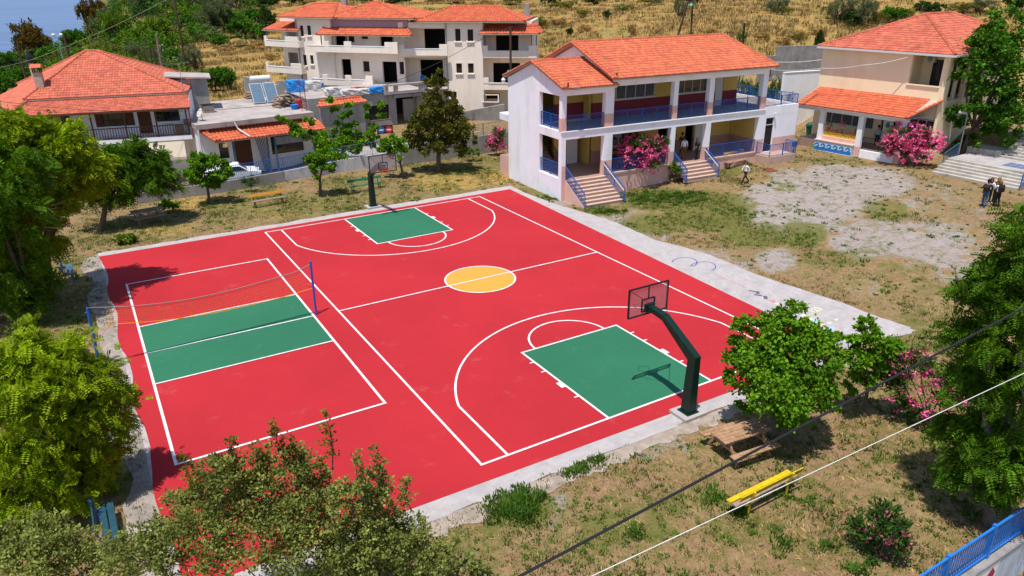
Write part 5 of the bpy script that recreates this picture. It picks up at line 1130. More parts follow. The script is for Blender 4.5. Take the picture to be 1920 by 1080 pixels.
# --- trees of the yard
tree('mulberry_tree', G(1447, 815), [(1455, 625, 40), (1415, 665, 42), (1505, 665, 55), (1465, 715, 75), (1400, 620, 20), (1540, 655, 24), (1425, 760, 34), (1493, 592, 20), (1530, 730, 40), (1385, 705, 22), (1490, 775, 30), (1440, 680, 50), (1530, 625, 16), (1491, 578, 12), (1402, 602, 12), (1432, 612, 14), (1546, 632, 12), (1465, 590, 14), (1560, 690, 14), (1378, 640, 10), (1555, 750, 16)],
     'leafy bright green tree growing beside the picnic table', n=24000, size=.135, m='leafA', trunk=.17, bark='barkg', depth=1.2, droop=.55)
tree('young_tree', G(1622, 782), [(1622, 625, 22), (1590, 632, 20), (1655, 640, 24), (1615, 675, 34), (1645, 690, 26), (1610, 715, 22), (1625, 605, 12), (1668, 655, 14)],
     'slim young tree with loose green crown beside the pink oleander', n=5200, size=.135, m='leafA', trunk=.08, depth=1.0, droop=.5)
tree('conical_tree', G(823, 322), [(820, 140, 11), (818, 162, 21), (825, 190, 27), (805, 215, 28), (845, 215, 28), (785, 248, 27), (862, 250, 30), (822, 250, 42), (800, 275, 28), (850, 275, 26), (880, 262, 14), (768, 252, 14)],
     'tall cone-shaped olive-brown tree by the garden wall', n=22000, size=.18, m='leafC2', trunk=.22, depth=1.0, droop=.2)
yt = 'small round-headed green trees in the yard'
tree('round_tree', G(757, 333), [(738, 275, 22), (722, 285, 16), (752, 288, 18), (742, 262, 14)], 'small round green tree right behind the far basketball hoop', n=4200, size=.18, m='leafA', trunk=.11, depth=1., group=yt)
tree('round_tree', G(601, 366), [(608, 298, 24), (590, 308, 20), (628, 290, 19), (602, 320, 18), (582, 302, 12)], 'small round green tree standing in front of the garden wall', n=5200, size=.18, m='leafA', trunk=.13, depth=1., group=yt)
tree('round_tree', G(391, 382), [(385, 308, 26), (362, 325, 18), (410, 318, 22), (388, 335, 24), (372, 296, 14), (408, 298, 14), (415, 342, 14)], 'leafy green tree in front of the parked white car', n=5800, size=.20, m='leafA', trunk=.12, depth=1., droop=.5, group=yt)
tree('mulberry_tree', onr(645, 325, 61.5)*np.array([1, 1, 0])+np.array([0, 0, .2]), [(530, 228, 10), (545, 237, 14), (565, 250, 17), (590, 258, 19), (615, 266, 20), (640, 245, 17), (650, 222, 14), (652, 200, 8), (625, 202, 9), (618, 189, 6), (640, 275, 22), (665, 268, 22), (660, 242, 14), (685, 258, 16), (702, 245, 12), (712, 220, 7), (716, 198, 6), (690, 272, 15), (577, 228, 8), (658, 285, 16), (700, 262, 12), (605, 275, 12), (690, 222, 7), (688, 205, 6)],
     'wide-armed pollarded tree spreading in front of the flat-roofed house', n=13000, size=.20, m='leafA', trunk=.2, depth=.9, crad=.3)
lt = 'feathery locust trees along the left side of the court'
tree('locust_tree', G(187, 432), [(230, 312, 40), (280, 320, 36), (205, 340, 34), (305, 345, 20), (262, 355, 28), (180, 320, 26), (165, 360, 26), (245, 285, 20), (300, 300, 16), (205, 300, 20), (215, 375, 20)],
     'feathery dark green locust tree shading the weathered picnic table', n=4200, size=.46, m='leafB2', shape='frond', trunk=.2, depth=1.2, group=lt)
tree('locust_tree', G(103, 562), [(50, 262, 46), (112, 270, 40), (150, 310, 36), (25, 305, 50), (95, 325, 55), (40, 385, 55), (135, 355, 36), (60, 445, 42), (20, 470, 40), (25, 535, 36), (178, 330, 18), (8, 245, 34), (45, 490, 28), (105, 392, 26)],
     'tall feathery yellow-green locust tree with leaning dark trunk', n=9500, size=.40, m='leafB', shape='frond', trunk=.24, depth=1.0, group=lt)
tree('locust_tree', G(75, 600), [(20, 410, 50), (30, 560, 42), (-30, 480, 80), (70, 520, 30), (-20, 340, 80), (60, 560, 22)],
     'shaded locust tree standing just behind the leaning dark trunk', n=3400, size=.44, m='leafB2', shape='frond', trunk=.2, depth=1.0, group=lt)
tree('locust_tree', G(90, 960), [(100, 690, 60), (35, 700, 60), (170, 720, 50), (60, 790, 80), (165, 800, 62), (205, 765, 36), (80, 890, 78), (15, 880, 60), (150, 900, 48), (40, 640, 30), (190, 850, 42), (10, 980, 50), (95, 980, 40), (228, 745, 18), (205, 890, 26), (140, 650, 24)],
     'big feathery green locust tree leaning over the cracked path', n=11000, size=.27, m='leafB', shape='frond', trunk=.22, depth=1.0, droop=.4, group=lt)
rl = 'feathery locust trees by the blue street fence'
tree('locust_tree', G(1862, 985), [(1850, 560, 42), (1908, 485, 40), (1905, 640, 60), (1845, 690, 48), (1815, 545, 20), (1885, 840, 55), (1828, 840, 48), (1795, 815, 30), (1905, 895, 40), (1890, 740, 50), (1800, 720, 28), (1868, 505, 24), (1900, 560, 50), (1835, 900, 34), (1912, 425, 24), (1790, 880, 22), (1840, 620, 34), (1800, 620, 14)],
     'big feathery locust tree with thick grey trunk at the blue fence', n=9000, size=.28, m='leafB2', shape='frond', trunk=.26, bark='barkg', depth=1.1, droop=.4, group=rl)
tree('broadleaf_tree', GH(1806, 288), [(1850, 95, 36), (1885, 60, 36), (1835, 145, 36), (1890, 150, 50), (1910, 215, 40), (1812, 200, 24), (1828, 235, 30), (1905, 90, 42), (1875, 110, 44), (1800, 232, 16), (1815, 262, 18), (1860, 190, 36), (1850, 235, 34), (1880, 255, 30), (1840, 265, 20), (1895, 190, 40)],
     'dark broad-leaved tree overhanging the marble steps', n=15000, size=.26, m='leafF', trunk=.2, depth=1.0, droop=.35)
# --- oleanders
og = 'oleander shrubs'
fl = lambda n, s=.10: [('flowers', n, s, 'pinkfl', .86)]
ok_ = dict(cat='shrub', shape='lance', m='leafE', stems=3, group=og, droop=-.35)
tree('oleander', G(1180, 350), [(1195, 290, 36), (1165, 295, 24), (1225, 280, 26), (1190, 260, 18), (1215, 310, 22), (1170, 320, 16), (1240, 270, 10)], 'large pink oleander in full bloom beside the school entrance steps', n=3600, size=.27, trunk=.12, extra=fl(3000, .15), depth=1., **ok_)
tree('oleander', G(932, 292), [(930, 260, 13), (922, 272, 10), (937, 275, 11), (935, 248, 8)], 'pink oleander at the far corner of the school gable wall', n=900, size=.26, trunk=.08, extra=fl(800, .15), **ok_)
tree('oleander', GH(1716, 312), [(1700, 260, 30), (1670, 270, 18), (1735, 268, 24), (1715, 285, 26), (1690, 285, 20), (1725, 250, 14), (1655, 275, 8)], 'round pink oleander in front of the sand-yellow porch', n=2600, size=.30, trunk=.1, extra=fl(2600, .18), depth=1., **ok_)
tree('oleander', G(1745, 800), [(1700, 690, 30), (1680, 670, 18), (1725, 670, 16), (1720, 720, 34), (1770, 725, 34), (1690, 740, 22), (1800, 745, 26), (1745, 760, 30), (1668, 705, 12), (1695, 765, 12)], 'sprawling pink oleander between the young tree and the locust', n=2400, size=.22, trunk=.09, extra=fl(1300, .11), depth=1.2, **ok_)
tree('oleander', G(1655, 1045), [(1635, 985, 20), (1665, 970, 18), (1625, 1005, 20), (1655, 1015, 28), (1685, 1005, 20), (1670, 990, 16), (1690, 1030, 14), (1630, 1030, 16)], 'low oleander bush with few pink flowers near the blue fence', n=1500, size=.20, trunk=.05, extra=fl(150, .09), depth=1., **ok_)
sg = 'small shrubs in the yard'
tree('round_shrub', G(1258, 345), [(1255, 322, 14), (1240, 328, 9), (1270, 326, 10), (1262, 315, 8)], 'small round green shrub between the two flights of school steps', 'shrub', n=800, size=.18, m='leafG', trunk=.04, group=sg)
tree('round_shrub', G(471, 360), [(470, 340, 11), (465, 346, 8), (478, 343, 8)], 'small dark oleander-like shrub in front of the blue fence', 'shrub', n=600, size=.2, m='leafE', shape='lance', trunk=.04, group=sg, extra=[('flowers', 16, .12, 'pinkfl', .9)])
tree('round_shrub', G(886, 303), [(885, 284, 9), (878, 286, 6), (893, 286, 6)], 'tiny round bright green tree beside the tall cone-shaped tree', 'shrub', n=500, size=.16, m='leafG', trunk=.03, group=sg)
tree('round_shrub', G(318, 396), [(316, 380, 7), (325, 386, 6), (310, 384, 5)], 'spindly sapling at the foot of the garden wall', 'shrub', n=160, size=.26, m='leafA', trunk=.03, group=sg)
tree('round_shrub', G(234, 458), [(225, 453, 9, 0), (240, 451, 10, 0), (250, 452, 8, 0)], 'low bright green shrub at the edge of the far concrete strip', 'shrub', n=420, size=.18, m='leafG', trunk=.02, group=sg)
# --- grey-green bushes in the foreground
bg_ = 'grey-green bushes at the near corner of the court'
def spray_bush(base, lobes, label, n, tips):
    base = np.array(base, float); e = tree('bush', base, lobes, label, 'bush', n=n, size=.075, m='leafD', shape='leaf', trunk=.06, stems=3, depth=1.4, group=bg_, droop=-.5, crad=.13, nclump=n//38, fill=.35)
    mb = MB(); cen = []                # upright leafy sprays at the top
    for u, v, h in tips:
        q = Vector(UP(u, v, base)-base)+Vector((random.uniform(-.3, .3), random.uniform(-.4, .4), 0)); p = q-Vector((random.uniform(-.3, .3), random.uniform(-.2, .2), h)); limb(mb, p, q, .018, .006, .05, 4, 5); mb.build('twig', 'bark', e); mb = MB()
        for t in np.linspace(.25, 1, 7): c = p+(q-p)*t; cen.append((tuple(c), (.17*(1.25-.6*t),)*3))
    leaves('spray_leaves', cen, 46*len(cen), .07, 'leafC' if len(tips) > 9 else 'leafD', e, 'leaf', 3*len(cen), .5, .1, -.6)
spray_bush(G(560, 1150), [(440, 930, 80), (540, 900, 70), (380, 980, 80), (480, 1010, 100), (590, 960, 70), (330, 1040, 80), (600, 1050, 90), (410, 900, 40), (260, 1050, 60), (550, 990, 70)], 'tall grey-green bush with upright sprays overlapping the near sideline', 34000,
           [(345, 850, .9), (420, 830, 1.1), (455, 850, 1.0), (500, 815, 1.1), (560, 840, 1.0), (600, 795, 1.5), (585, 860, 1.2), (520, 850, 1.2), (620, 870, 1.2), (480, 880, 1.0), (390, 880, .9), (440, 860, .9)])
spray_bush(G(760, 1140), [(700, 960, 50), (680, 1010, 70), (740, 1010, 60), (770, 1060, 70), (690, 1060, 90), (820, 1060, 40), (660, 930, 35)], 'grey-green bush at the end of the near concrete strip', 20000, [(650, 840, 1.2), (690, 855, 1.2), (660, 880, 1.0), (720, 880, .9), (755, 920, .8), (700, 900, .9), (635, 900, .8)])
spray_bush(G(200, 1160), [(60, 1040, 70), (130, 1050, 60), (180, 1070, 60), (20, 1060, 60), (90, 1010, 40)], 'silvery bush below the leaning locust tree', 11000, [(100, 1000, .5), (65, 1015, .5), (170, 1030, .4)])
tree('sapling', G(860, 1068), [(845, 1035, 14), (860, 1020, 10), (870, 1050, 14), (838, 1055, 12)], 'knee-high grey-green sapling at the bottom of the slope', 'shrub', n=300, size=.11, m='leafD', trunk=.02)
tree('sapling', G(880, 1085), [(885, 1060, 14), (900, 1075, 14)], 'small green sapling beside the dry soil patch', 'shrub', n=260, size=.11, m='leafD', trunk=.02)
# dead bare branches in the left tree
db = empty('dead_branch', tuple(UP(75, 395, G(103, 562))), 0, 'bare grey dead branches sticking out of the tall locust tree', 'branch'); mb = MB(); b0 = UP(75, 395, G(103, 562))
for pts in ([(62, 410), (60, 375), (70, 350), (81, 328)], [(60, 375), (85, 375), (102, 368)], [(52, 392), (70, 384), (90, 380)], [(25, 402), (55, 396), (80, 400)], [(62, 416), (95, 418), (110, 410)], [(70, 350), (76, 338), (84, 335)]):
    mb.tube([Vector(UP(u, v, G(103, 562))-b0)+Vector((.4, -1.2, 0)) for u, v in pts], [.035, .03, .02, .01][:len(pts)], 5); mb.build('twig', mat('dead_wood', (.34, .27, .22), .9, .2, 5), db); mb = MB()
for i in range(3): potted(tuple(FWY), .9, 'x') if False else None
YM = Matrix.Translation((*YO, 0)) @ Matrix.Rotation(R(YDEG), 4, 'Z')
for x, s, lab in ((.7, 1.2, 'tall potted plant in the first planter of the porch'), (1.9, 1.2, 'potted pink-flowered plant on the porch planter'), (3.2, .7, 'small potted plant beside the middle porch column')): potted(tuple(YM @ Vector((x, .2, 2.36))), s, lab, 'pinkfl' if '-flow' in lab else None)

# ================================================================== hillside scrub: shrubs and trees one can count
hg = 'shrubs and trees on the hillside'
protos = {}
def proto(kind, m, n, size, shape, lobes, trunk=.08):
    e = empty(kind, (0, 0, -200), 0, 'x', 'shrub'); mb = MB()
    for c, r in lobes: limb(mb, (random.uniform(-.05, .05), random.uniform(-.05, .05), -.1), c, trunk, trunk*.2, .1, 3, 5)
    mb.build('trunk', 'bark', e); leaves('crown', lobes, n*2, size, m, e, shape, n//28, .24, .55, .1)
    return e
def rl_(k, hz=.75, sp=.45, seed=0):
    r = random.Random(seed); return [((r.uniform(-sp, sp), r.uniform(-sp, sp), hz*r.uniform(.45, 1.0)), (r.uniform(.28, .5), r.uniform(.28, .5), r.uniform(.25, .42))) for _ in range(k)]
KINDS = {'dome_shrub': [proto('dome_shrub', 'leafG', 2200, .075, 'leaf', rl_(7, .6, .5, s)) for s in (1, 2)], 'olive_tree': [proto('olive_tree', 'leafO', 2600, .08, 'lance', rl_(8, .85, .45, s), .1) for s in (3, 4)],
         'rusty_shrub': [proto('rusty_shrub', 'leafR', 2400, .075, 'leaf', rl_(8, .85, .4, s)) for s in (5, 6)], 'dark_shrub': [proto('dark_shrub', 'leafK', 2200, .08, 'leaf', rl_(7, .7, .5, s)) for s in (7, 8)],
         'green_shrub': [proto('green_shrub', 'leafF', 2400, .085, 'leaf', rl_(8, .75, .45, s)) for s in (9, 10)], 'dry_bush': [proto('dry_bush', 'leafdry', 1500, .10, 'lance', rl_(6, .5, .5, s), .03) for s in (11, 12)], 'brown_scrub': [proto('brown_scrub', 'leafC', 1800, .09, 'lance', rl_(7, .55, .5, s), .05) for s in (13, 14)],
         'flowering_shrub': [proto('flowering_shrub', 'leafE', 1800, .09, 'lance', rl_(7, .7, .45, s), .05) for s in (15,)]}
leaves('flowers', rl_(7, .7, .45, 15), 420, .07, 'whitefl', KINDS['flowering_shrub'][0], 'round', 60, .1, .9, -.3, kind='stuff')
used = set(); HN = [0]
NW = {'dome_shrub': 'yellow-green rounded shrub', 'olive_tree': 'silvery olive tree', 'rusty_shrub': 'rust-brown bushy tree', 'dark_shrub': 'dark green dense shrub', 'green_shrub': 'fresh green leafy shrub', 'dry_bush': 'dry straw-coloured bush', 'brown_scrub': 'olive-brown scrub bush', 'flowering_shrub': 'white-flowered oleander hedge bush'}
def plant(kind, u, v, wpx, hpx, where, d=None):
    """a shrub whose base is seen at (u, v); wpx, hpx its size in the photograph"""
    p = GH(u, v, 60) if d is None else onr(u, v, d); ext = 0.
    if d is not None: zz = float(H(p[0], p[1])); ext = max(0., p[2]-zz); p[2] = zz
    dist = np.linalg.norm(p-CAM); ps = KINDS[kind]; src = ps[HN[0] % len(ps)]; HN[0] += 1
    if src.name not in used: used.add(src.name); o = src
    else: o = dup(src)
    o.location = tuple(p-np.array([0, 0, .1])); o.rotation_euler = (0, 0, random.uniform(0, 6.28)); s = wpx*dist/FPX/1.75; h = (hpx*dist/FPX+ext)/1.15; o.scale = (s, s, h); lab = NW[kind]+' '+where; o['label'] = lab; o['category'] = 'tree' if 'tree' in kind else 'shrub'; o['group'] = lab+'s' if False else 'hillside: '+lab
W0 = 'by the sea edge beyond the tiled house'; W1 = 'on the green slope behind the tiled house'; W2_ = 'on the dry grass hillside'; W3 = 'behind the shed and flat roof'
for a in [('rusty_shrub', 56, 104, 56, 66), ('rusty_shrub', 84, 104, 44, 50), ('dark_shrub', 68, 106, 50, 40), ('dark_shrub', 20, 110, 60, 18), ('green_shrub', 10, 128, 60, 30), ('dome_shrub', 40, 125, 60, 26), ('dark_shrub', 75, 118, 60, 26), ('green_shrub', 110, 112, 50, 24), ('dome_shrub', 130, 105, 50, 22), ('dark_shrub', 5, 150, 60, 40), ('green_shrub', 30, 165, 50, 40), ('green_shrub', 8, 185, 50, 46), ('dome_shrub', 60, 150, 50, 28), ('dark_shrub', 95, 140, 60, 30), ('rusty_shrub', 120, 125, 40, 22), ('olive_tree', 45, 142, 44, 26)]: plant(*a, W0)
for a in [('green_shrub', 140, 95, 44, 40), ('rusty_shrub', 175, 80, 42, 66), ('rusty_shrub', 190, 50, 34, 44), ('olive_tree', 152, 52, 30, 28), ('olive_tree', 195, 72, 36, 40), ('dome_shrub', 225, 75, 56, 60), ('dome_shrub', 250, 90, 60, 40), ('dark_shrub', 232, 80, 46, 22), ('dome_shrub', 275, 85, 70, 44), ('dome_shrub', 300, 70, 70, 40), ('dome_shrub', 320, 90, 60, 36), ('olive_tree', 255, 30, 40, 38), ('dark_shrub', 285, 26, 50, 30), ('brown_scrub', 270, 10, 60, 24), ('olive_tree', 310, 24, 54, 30), ('dome_shrub', 340, 50, 60, 36), ('green_shrub', 360, 60, 56, 36), ('olive_tree', 400, 62, 64, 60), ('dark_shrub', 430, 60, 54, 48), ('green_shrub', 455, 70, 50, 40), ('olive_tree', 380, 20, 60, 34), ('dark_shrub', 345, 18, 50, 30), ('olive_tree', 440, 20, 60, 32), ('green_shrub', 480, 50, 44, 34), ('brown_scrub', 200, 100, 60, 26), ('dome_shrub', 170, 108, 50, 22), ('brown_scrub', 235, 105, 60, 26), ('olive_tree', 270, 112, 60, 30), ('dome_shrub', 300, 105, 54, 26), ('green_shrub', 155, 112, 40, 20), ('dark_shrub', 480, 20, 60, 34), ('green_shrub', 520, 12, 60, 30), ('dark_shrub', 560, 8, 60, 20), ('green_shrub', 495, 75, 40, 30), ('dark_shrub', 500, 60, 36, 50), ('green_shrub', 405, 90, 50, 26), ('brown_scrub', 330, 55, 50, 24), ('dome_shrub', 205, 92, 44, 26), ('green_shrub', 385, 72, 50, 26)]: plant(*a, W1)
for a in [('olive_tree', 285, 130, 44, 34), ('green_shrub', 335, 128, 40, 40), ('olive_tree', 370, 130, 50, 40), ('green_shrub', 405, 168, 62, 46), ('green_shrub', 435, 170, 40, 44), ('flowering_shrub', 310, 120, 30, 34), ('olive_tree', 320, 138, 40, 26), ('flowering_shrub', 330, 132, 26, 24), ('dome_shrub', 262, 130, 40, 20)]: plant(*a, W3)
for a in [('dark_shrub', 1030, 10, 40, 30), ('brown_scrub', 1060, 20, 50, 24), ('brown_scrub', 1015, 60, 40, 36), ('dark_shrub', 1068, 68, 16, 20), ('brown_scrub', 1090, 32, 40, 18), ('dark_shrub', 1137, 36, 18, 20), ('olive_tree', 1275, 34, 30, 34), ('dark_shrub', 1120, 6, 50, 16), ('brown_scrub', 1170, 24, 40, 20), ('dry_bush', 1190, 66, 30, 30), ('dry_bush', 1050, 50, 50, 24), ('dry_bush', 1100, 60, 40, 20), ('brown_scrub', 1230, 8, 60, 14), ('dark_shrub', 1290, 4, 50, 14), ('olive_tree', 1455, 24, 46, 26), ('brown_scrub', 1470, 28, 30, 20), ('olive_tree', 1570, 44, 54, 44), ('olive_tree', 1610, 46, 56, 46), ('dark_shrub', 1590, 48, 50, 34), ('brown_scrub', 1640, 46, 40, 30), ('green_shrub', 1670, 42, 50, 30), ('dark_shrub', 1740, 26, 50, 24), ('brown_scrub', 1700, 34, 40, 20), ('olive_tree', 1830, 22, 60, 22), ('brown_scrub', 1800, 22, 50, 20), ('dark_shrub', 1900, 22, 50, 30), ('dry_bush', 1500, 70, 50, 16), ('dry_bush', 1460, 80, 40, 16), ('dry_bush', 1540, 66, 40, 18), ('dry_bush', 1420, 70, 40, 14), ('brown_scrub', 1490, 76, 36, 14), ('green_shrub', 1385, 76, 22, 14), ('dark_shrub', 1532, 105, 24, 50), ('green_shrub', 1510, 118, 36, 16), ('brown_scrub', 1500, 128, 50, 14), ('dry_bush', 470, 95, 60, 20), ('dry_bush', 430, 100, 50, 18), ('dry_bush', 500, 92, 50, 18), ('brown_scrub', 455, 88, 50, 14), ('dry_bush', 520, 110, 40, 16), ('dry_bush', 860, 6, 60, 14), ('dry_bush', 900, 8, 60, 14), ('dry_bush', 820, 4, 60, 12), ('brown_scrub', 960, 8, 50, 20), ('dark_shrub', 750, 6, 60, 14), ('green_shrub', 690, 4, 60, 12), ('dry_bush', 1030, 80, 40, 14), ('dry_bush', 1330, 60, 40, 12), ('dry_bush', 1370, 64, 40, 12)]: plant(*a, W2_)
for u, v, wd, h in ((1400, 190, 30, 40), (1425, 188, 30, 42), (1450, 186, 30, 40), (1465, 182, 26, 36), (1385, 186, 26, 40)): plant('flowering_shrub' if u != 1425 else 'green_shrub', u, v, wd+12, h+6, 'behind the school terrace', 74)
for ks in KINDS.values():
    for k in ks:
        if k.name not in used:
            for c in list(k.children): bpy.data.objects.remove(c)
            bpy.data.objects.remove(k)

# dense scrub that closes over the green slope: nobody could count it
def scrub(name, m, n, size, cond, k, label, rr):
    lb = []
    while len(lb) < k:
        az_ = R(random.uniform(-4.5, 19)); d_ = random.uniform(80, 250); x_, y_ = CAM[0]+d_*math.sin(az_), CAM[1]+d_*math.cos(az_); u_, v_ = proj(np.array(x_), np.array(y_), np.array(float(H(x_, y_))+1.)); u_ = float(u_); v_ = float(v_)
        if not cond(u_, v_, d_): continue
        r_ = random.uniform(*rr); lb.append(((x_, y_, float(H(x_, y_))+r_*.45), (r_, r_, r_*.8)))
    o = leaves(name, lb, n, size, m, None, 'leaf', n//26, .33, .72, .0, kind='stuff'); tag(o, label, 'scrub')
gs = lambda u, v, d: -40 < u < 500 and v < 150 and not (340 < u < 500 and 68 < v < 140) and not (u < 120 and d > 200) and not (250 < u < 330 and 95 < v < 128)
scrub('scrub', 'leafG', 52000, .34, gs, 260, 'yellow-green scrub closing over the slope behind the tiled house', (1.0, 2.2))
scrub('scrub', 'leafF', 30000, .34, gs, 150, 'deep green scrub between the shrubs on the slope', (1.0, 2.4))
scrub('scrub', 'leafO', 24000, .30, gs, 110, 'silvery olive scrub scattered through the slope', (1.0, 2.0))
scrub('scrub', 'leafK', 16000, .34, lambda u, v, d: gs(u, v, d) and (v < 45 or u < 140), 70, 'dark scrub along the top of the slope', (1.2, 2.6))
# ================================================================== basketball hoops
def hoop(loc, rz, label, rimm):
    e = empty('basketball_hoop', loc, rz, label, 'basketball hoop')
    MB().box(-.5, .5, -.42, .42, -.2, .10).build('base_slab', 'conc', e)
    MB().box(-.27, .27, -.27, .27, .10, .13).build('base_plate', 'dgreen', e)
    w0, w1 = .30, .26; mb = MB()
    mb.add([(-w0/2-.03, -.2, .13), (w0/2+.03, -.2, .13), (w0/2+.03, .19, .13), (-w0/2-.03, .19, .13), (-w1/2, -.22, 2.32), (w1/2, -.22, 2.32), (w1/2, .13, 2.10), (-w1/2, .13, 2.10)], [(3, 2, 1, 0), (4, 5, 6, 7), (0, 1, 5, 4), (1, 2, 6, 5), (2, 3, 7, 6), (3, 0, 4, 7)])
    mb.build('pole', 'dgreen', e)
    mb = MB(); h = w1/2
    prof = [(-.22, 2.32), (1.45, 3.24), (2.28, 3.30), (2.28, 3.13), (1.52, 3.04), (.13, 2.10)]
    mb.add([(-h, y, z) for y, z in prof]+[(h, y, z) for y, z in prof], [(0, 1, 4, 5), (1, 2, 3, 4), (11, 10, 7, 6), (10, 9, 8, 7), (1, 0, 6, 7), (2, 1, 7, 8), (3, 2, 8, 9), (4, 3, 9, 10), (5, 4, 10, 11), (0, 5, 11, 6)])
    mb.build('arm', 'dgreen', e)
    yb = 2.42; z0, z1 = 2.93, 4.02
    bd = MB().box(-.88, .88, yb-.008, yb+.008, z0+.02, z1-.02).build('backboard', 'acryl', e)
    mb = MB(); t = .045
    for x in (-.9, .9): mb.box(x-t/2, x+t/2, yb-.03, yb+.03, z0, z1)
    for z in (z0, z1): mb.box(-.9, .9, yb-.028, yb+.028, z-t/2, z+t/2)
    mb.build('board_frame', 'black', bd)
    mb = MB(); t = .05
    for x in (-.29, .29): mb.box(x-t/2, x+t/2, yb-.02, yb+.02, 3.05, 3.52)
    for z in (3.05, 3.52): mb.box(-.29, .29, yb-.018, yb+.018, z-t/2, z+t/2)
    mb.box(-.02, .02, yb-.016, yb+.016, 3.55, z1); mb.build('target_frame', 'black', bd)
    for x in (-.86, .86): MB().tube([(x, yb-.03, z1-.03), (.0, 1.42, 3.26)], .012, 6).build('brace', 'black', e)
    MB().box(-.2, .2, 2.27, yb-.03, 3.06, 3.36).build('mount_plate', 'dgreen', e)
    pts = [(.225*math.cos(a), yb+.40+.225*math.sin(a), 3.05) for a in np.linspace(0, 2*math.pi, 25)]
    rm = MB().tube(pts, .011, 6, False).build('rim', rimm, e)
    MB().box(-.08, .08, yb+.01, yb+.2, 3.0, 3.06).build('rim_bracket', rimm, rm)
    return e
hoop((.10, -14.98, .03), 0, 'dark green basketball hoop at the baseline near the picnic table', 'black')
hoop((.14, 15.42, .03), math.pi, 'dark green basketball hoop at the baseline near the garden benches', 'red_drum')

# ================================================================== volleyball posts and net
pr = empty('net_post', (-8.5, .19, .03), 0, 'straight dark blue volleyball post on the red court', 'post'); MB().tube([(0, 0, 0), (.03, 0, 2.58)], .05, 12).build('pole', 'bluepost', pr); MB().lathe([(.055, 0), (.055, .1), (.03, .14)], (.03, 0, 2.5), 10).build('cap', 'bluepost', pr)
plb = G(188, 690); pe = empty('net_post', tuple(plb), 0, 'leaning light blue volleyball post in the grass beside the path', 'post'); tpL = UP(164, 577, plb)-plb
MB().tube([(0, 0, -.1), tuple(tpL)], .06, 12).build('pole', 'blue', pe); MB().tube([tuple(Vector(tpL)*.93-Vector((.12, 0, 0))), tuple(Vector(tpL)*.93+Vector((.1, 0, 0)))], .02, 6).build('hook', 'blue', pe)
nd = math.degrees(math.atan2(.19-plb[1], -8.5-plb[0])); NO = (plb[0], plb[1])
def NP(u, v): return PL(u, v, NO, nd)
def interp(px):
    q = [NP(u, v) for u, v in px]; return lambda s: float(np.interp(s, [a for a, _ in q], [b for _, b in q]))
tz_ = interp([(168, 577), (245, 574.5), (300, 569), (350, 562), (400, 552), (450, 540), (500, 526), (555, 510), (583, 495)]); bz = interp([(205, 608), (270, 604), (330, 598), (400, 587), (470, 572), (530, 557), (584, 541)])
sA, sB = NP(206, 600)[0], NP(572, 520)[0]; S0, S1 = NP(168, 577)[0], NP(583, 495)[0]
nt_ = empty('volleyball_net', (plb[0], plb[1], 0), R(nd), 'sagging orange volleyball net strung between the two blue posts', 'net')
ss = np.linspace(S0, S1, 30)
MB().tube([(s, 0, tz_(s)) for s in ss], .022, 6).build('top_rope', 'rope', nt_)
MB().tube([(s, 0, bz(s)) for s in np.linspace(sA-.1, S1, 24)], .016, 5).build('bottom_cord', 'neton', nt_)
mb = MB()
for k in range(1, 9):
    mb.tube([(s, 0, tz_(s)+(bz(s)-tz_(s))*k/9) for s in np.linspace(sA, sB, 18)], .0055, 4, False)
for s in np.arange(sA, sB, .125): mb.tube([(s, 0, tz_(s)), (s, 0, bz(s))], .0035, 3, False)
mb.build('mesh_cords', 'net', nt_, kind='stuff')
gL = [(S0, tz_(S0)-.05), (sA, bz(sA))]
mb = MB(); mb.tube([(sA, 0, bz(sA)), (NP(180, 640)[0], 0, NP(180, 640)[1])], .01, 4); mb.tube([(sA, 0, bz(sA)+.1), (NP(180, 628)[0], 0, NP(180, 628)[1])], .01, 4); mb.tube([(sB, 0, bz(sB)+.3), (S1, 0, 1.5)], .01, 4); mb.tube([(sB, 0, tz_(sB)), (S1, 0, 2.45)], .014, 4); mb.build('tie_cords', 'neton', nt_)

# ================================================================== benches
def bench(name, c, rz, L_, seat, back, leg, label, ns=2, nb=1, cat='bench', sw=.13, legx=.78, bm=None):
    e = empty(name, c, rz, label, cat)
    for i in range(ns): MB().box(-L_/2, L_/2, -.22+i*(sw+.04), -.22+i*(sw+.04)+sw, .42, .46).build('seat_slat', seat if not isinstance(seat, (list, tuple)) else seat[i], e)
    for i in range(nb):
        z = .62+i*.14 if nb > 1 else .68; MB().add([(-L_/2, .22+.03*i, z), (L_/2, .22+.03*i, z), (L_/2, .255+.03*i, z), (-L_/2, .255+.03*i, z), (-L_/2, .27+.03*i, z+(.11 if nb > 1 else .17)), (L_/2, .27+.03*i, z+(.11 if nb > 1 else .17)), (L_/2, .305+.03*i, z+(.11 if nb > 1 else .17)), (-L_/2, .305+.03*i, z+(.11 if nb > 1 else .17))], [(3, 2, 1, 0), (4, 5, 6, 7), (0, 1, 5, 4), (1, 2, 6, 5), (2, 3, 7, 6), (3, 0, 4, 7)]).build('back_slat', back, e)
    for sx in (-1, 1):
        x = sx*L_/2*legx; mb = MB(); mb.beam((x, -.16, 0), (x, -.14, .42), .05); mb.beam((x, .2, -.02), (x, .2, .45), .05); mb.beam((x, -.2, .4), (x, .22, .4), .05); mb.beam((x, .2, .42), (x, .335, .86), .05); mb.build('leg_frame', leg, e)
    return e
def along_px(a, b, z=0.): p, q = G(*a, z), G(*b, z); c = (p+q)/2; return (float(c[0]), float(c[1]), float(H(c[0], c[1]))), math.atan2(q[1]-p[1], q[0]-p[0]), float(np.linalg.norm(q-p))
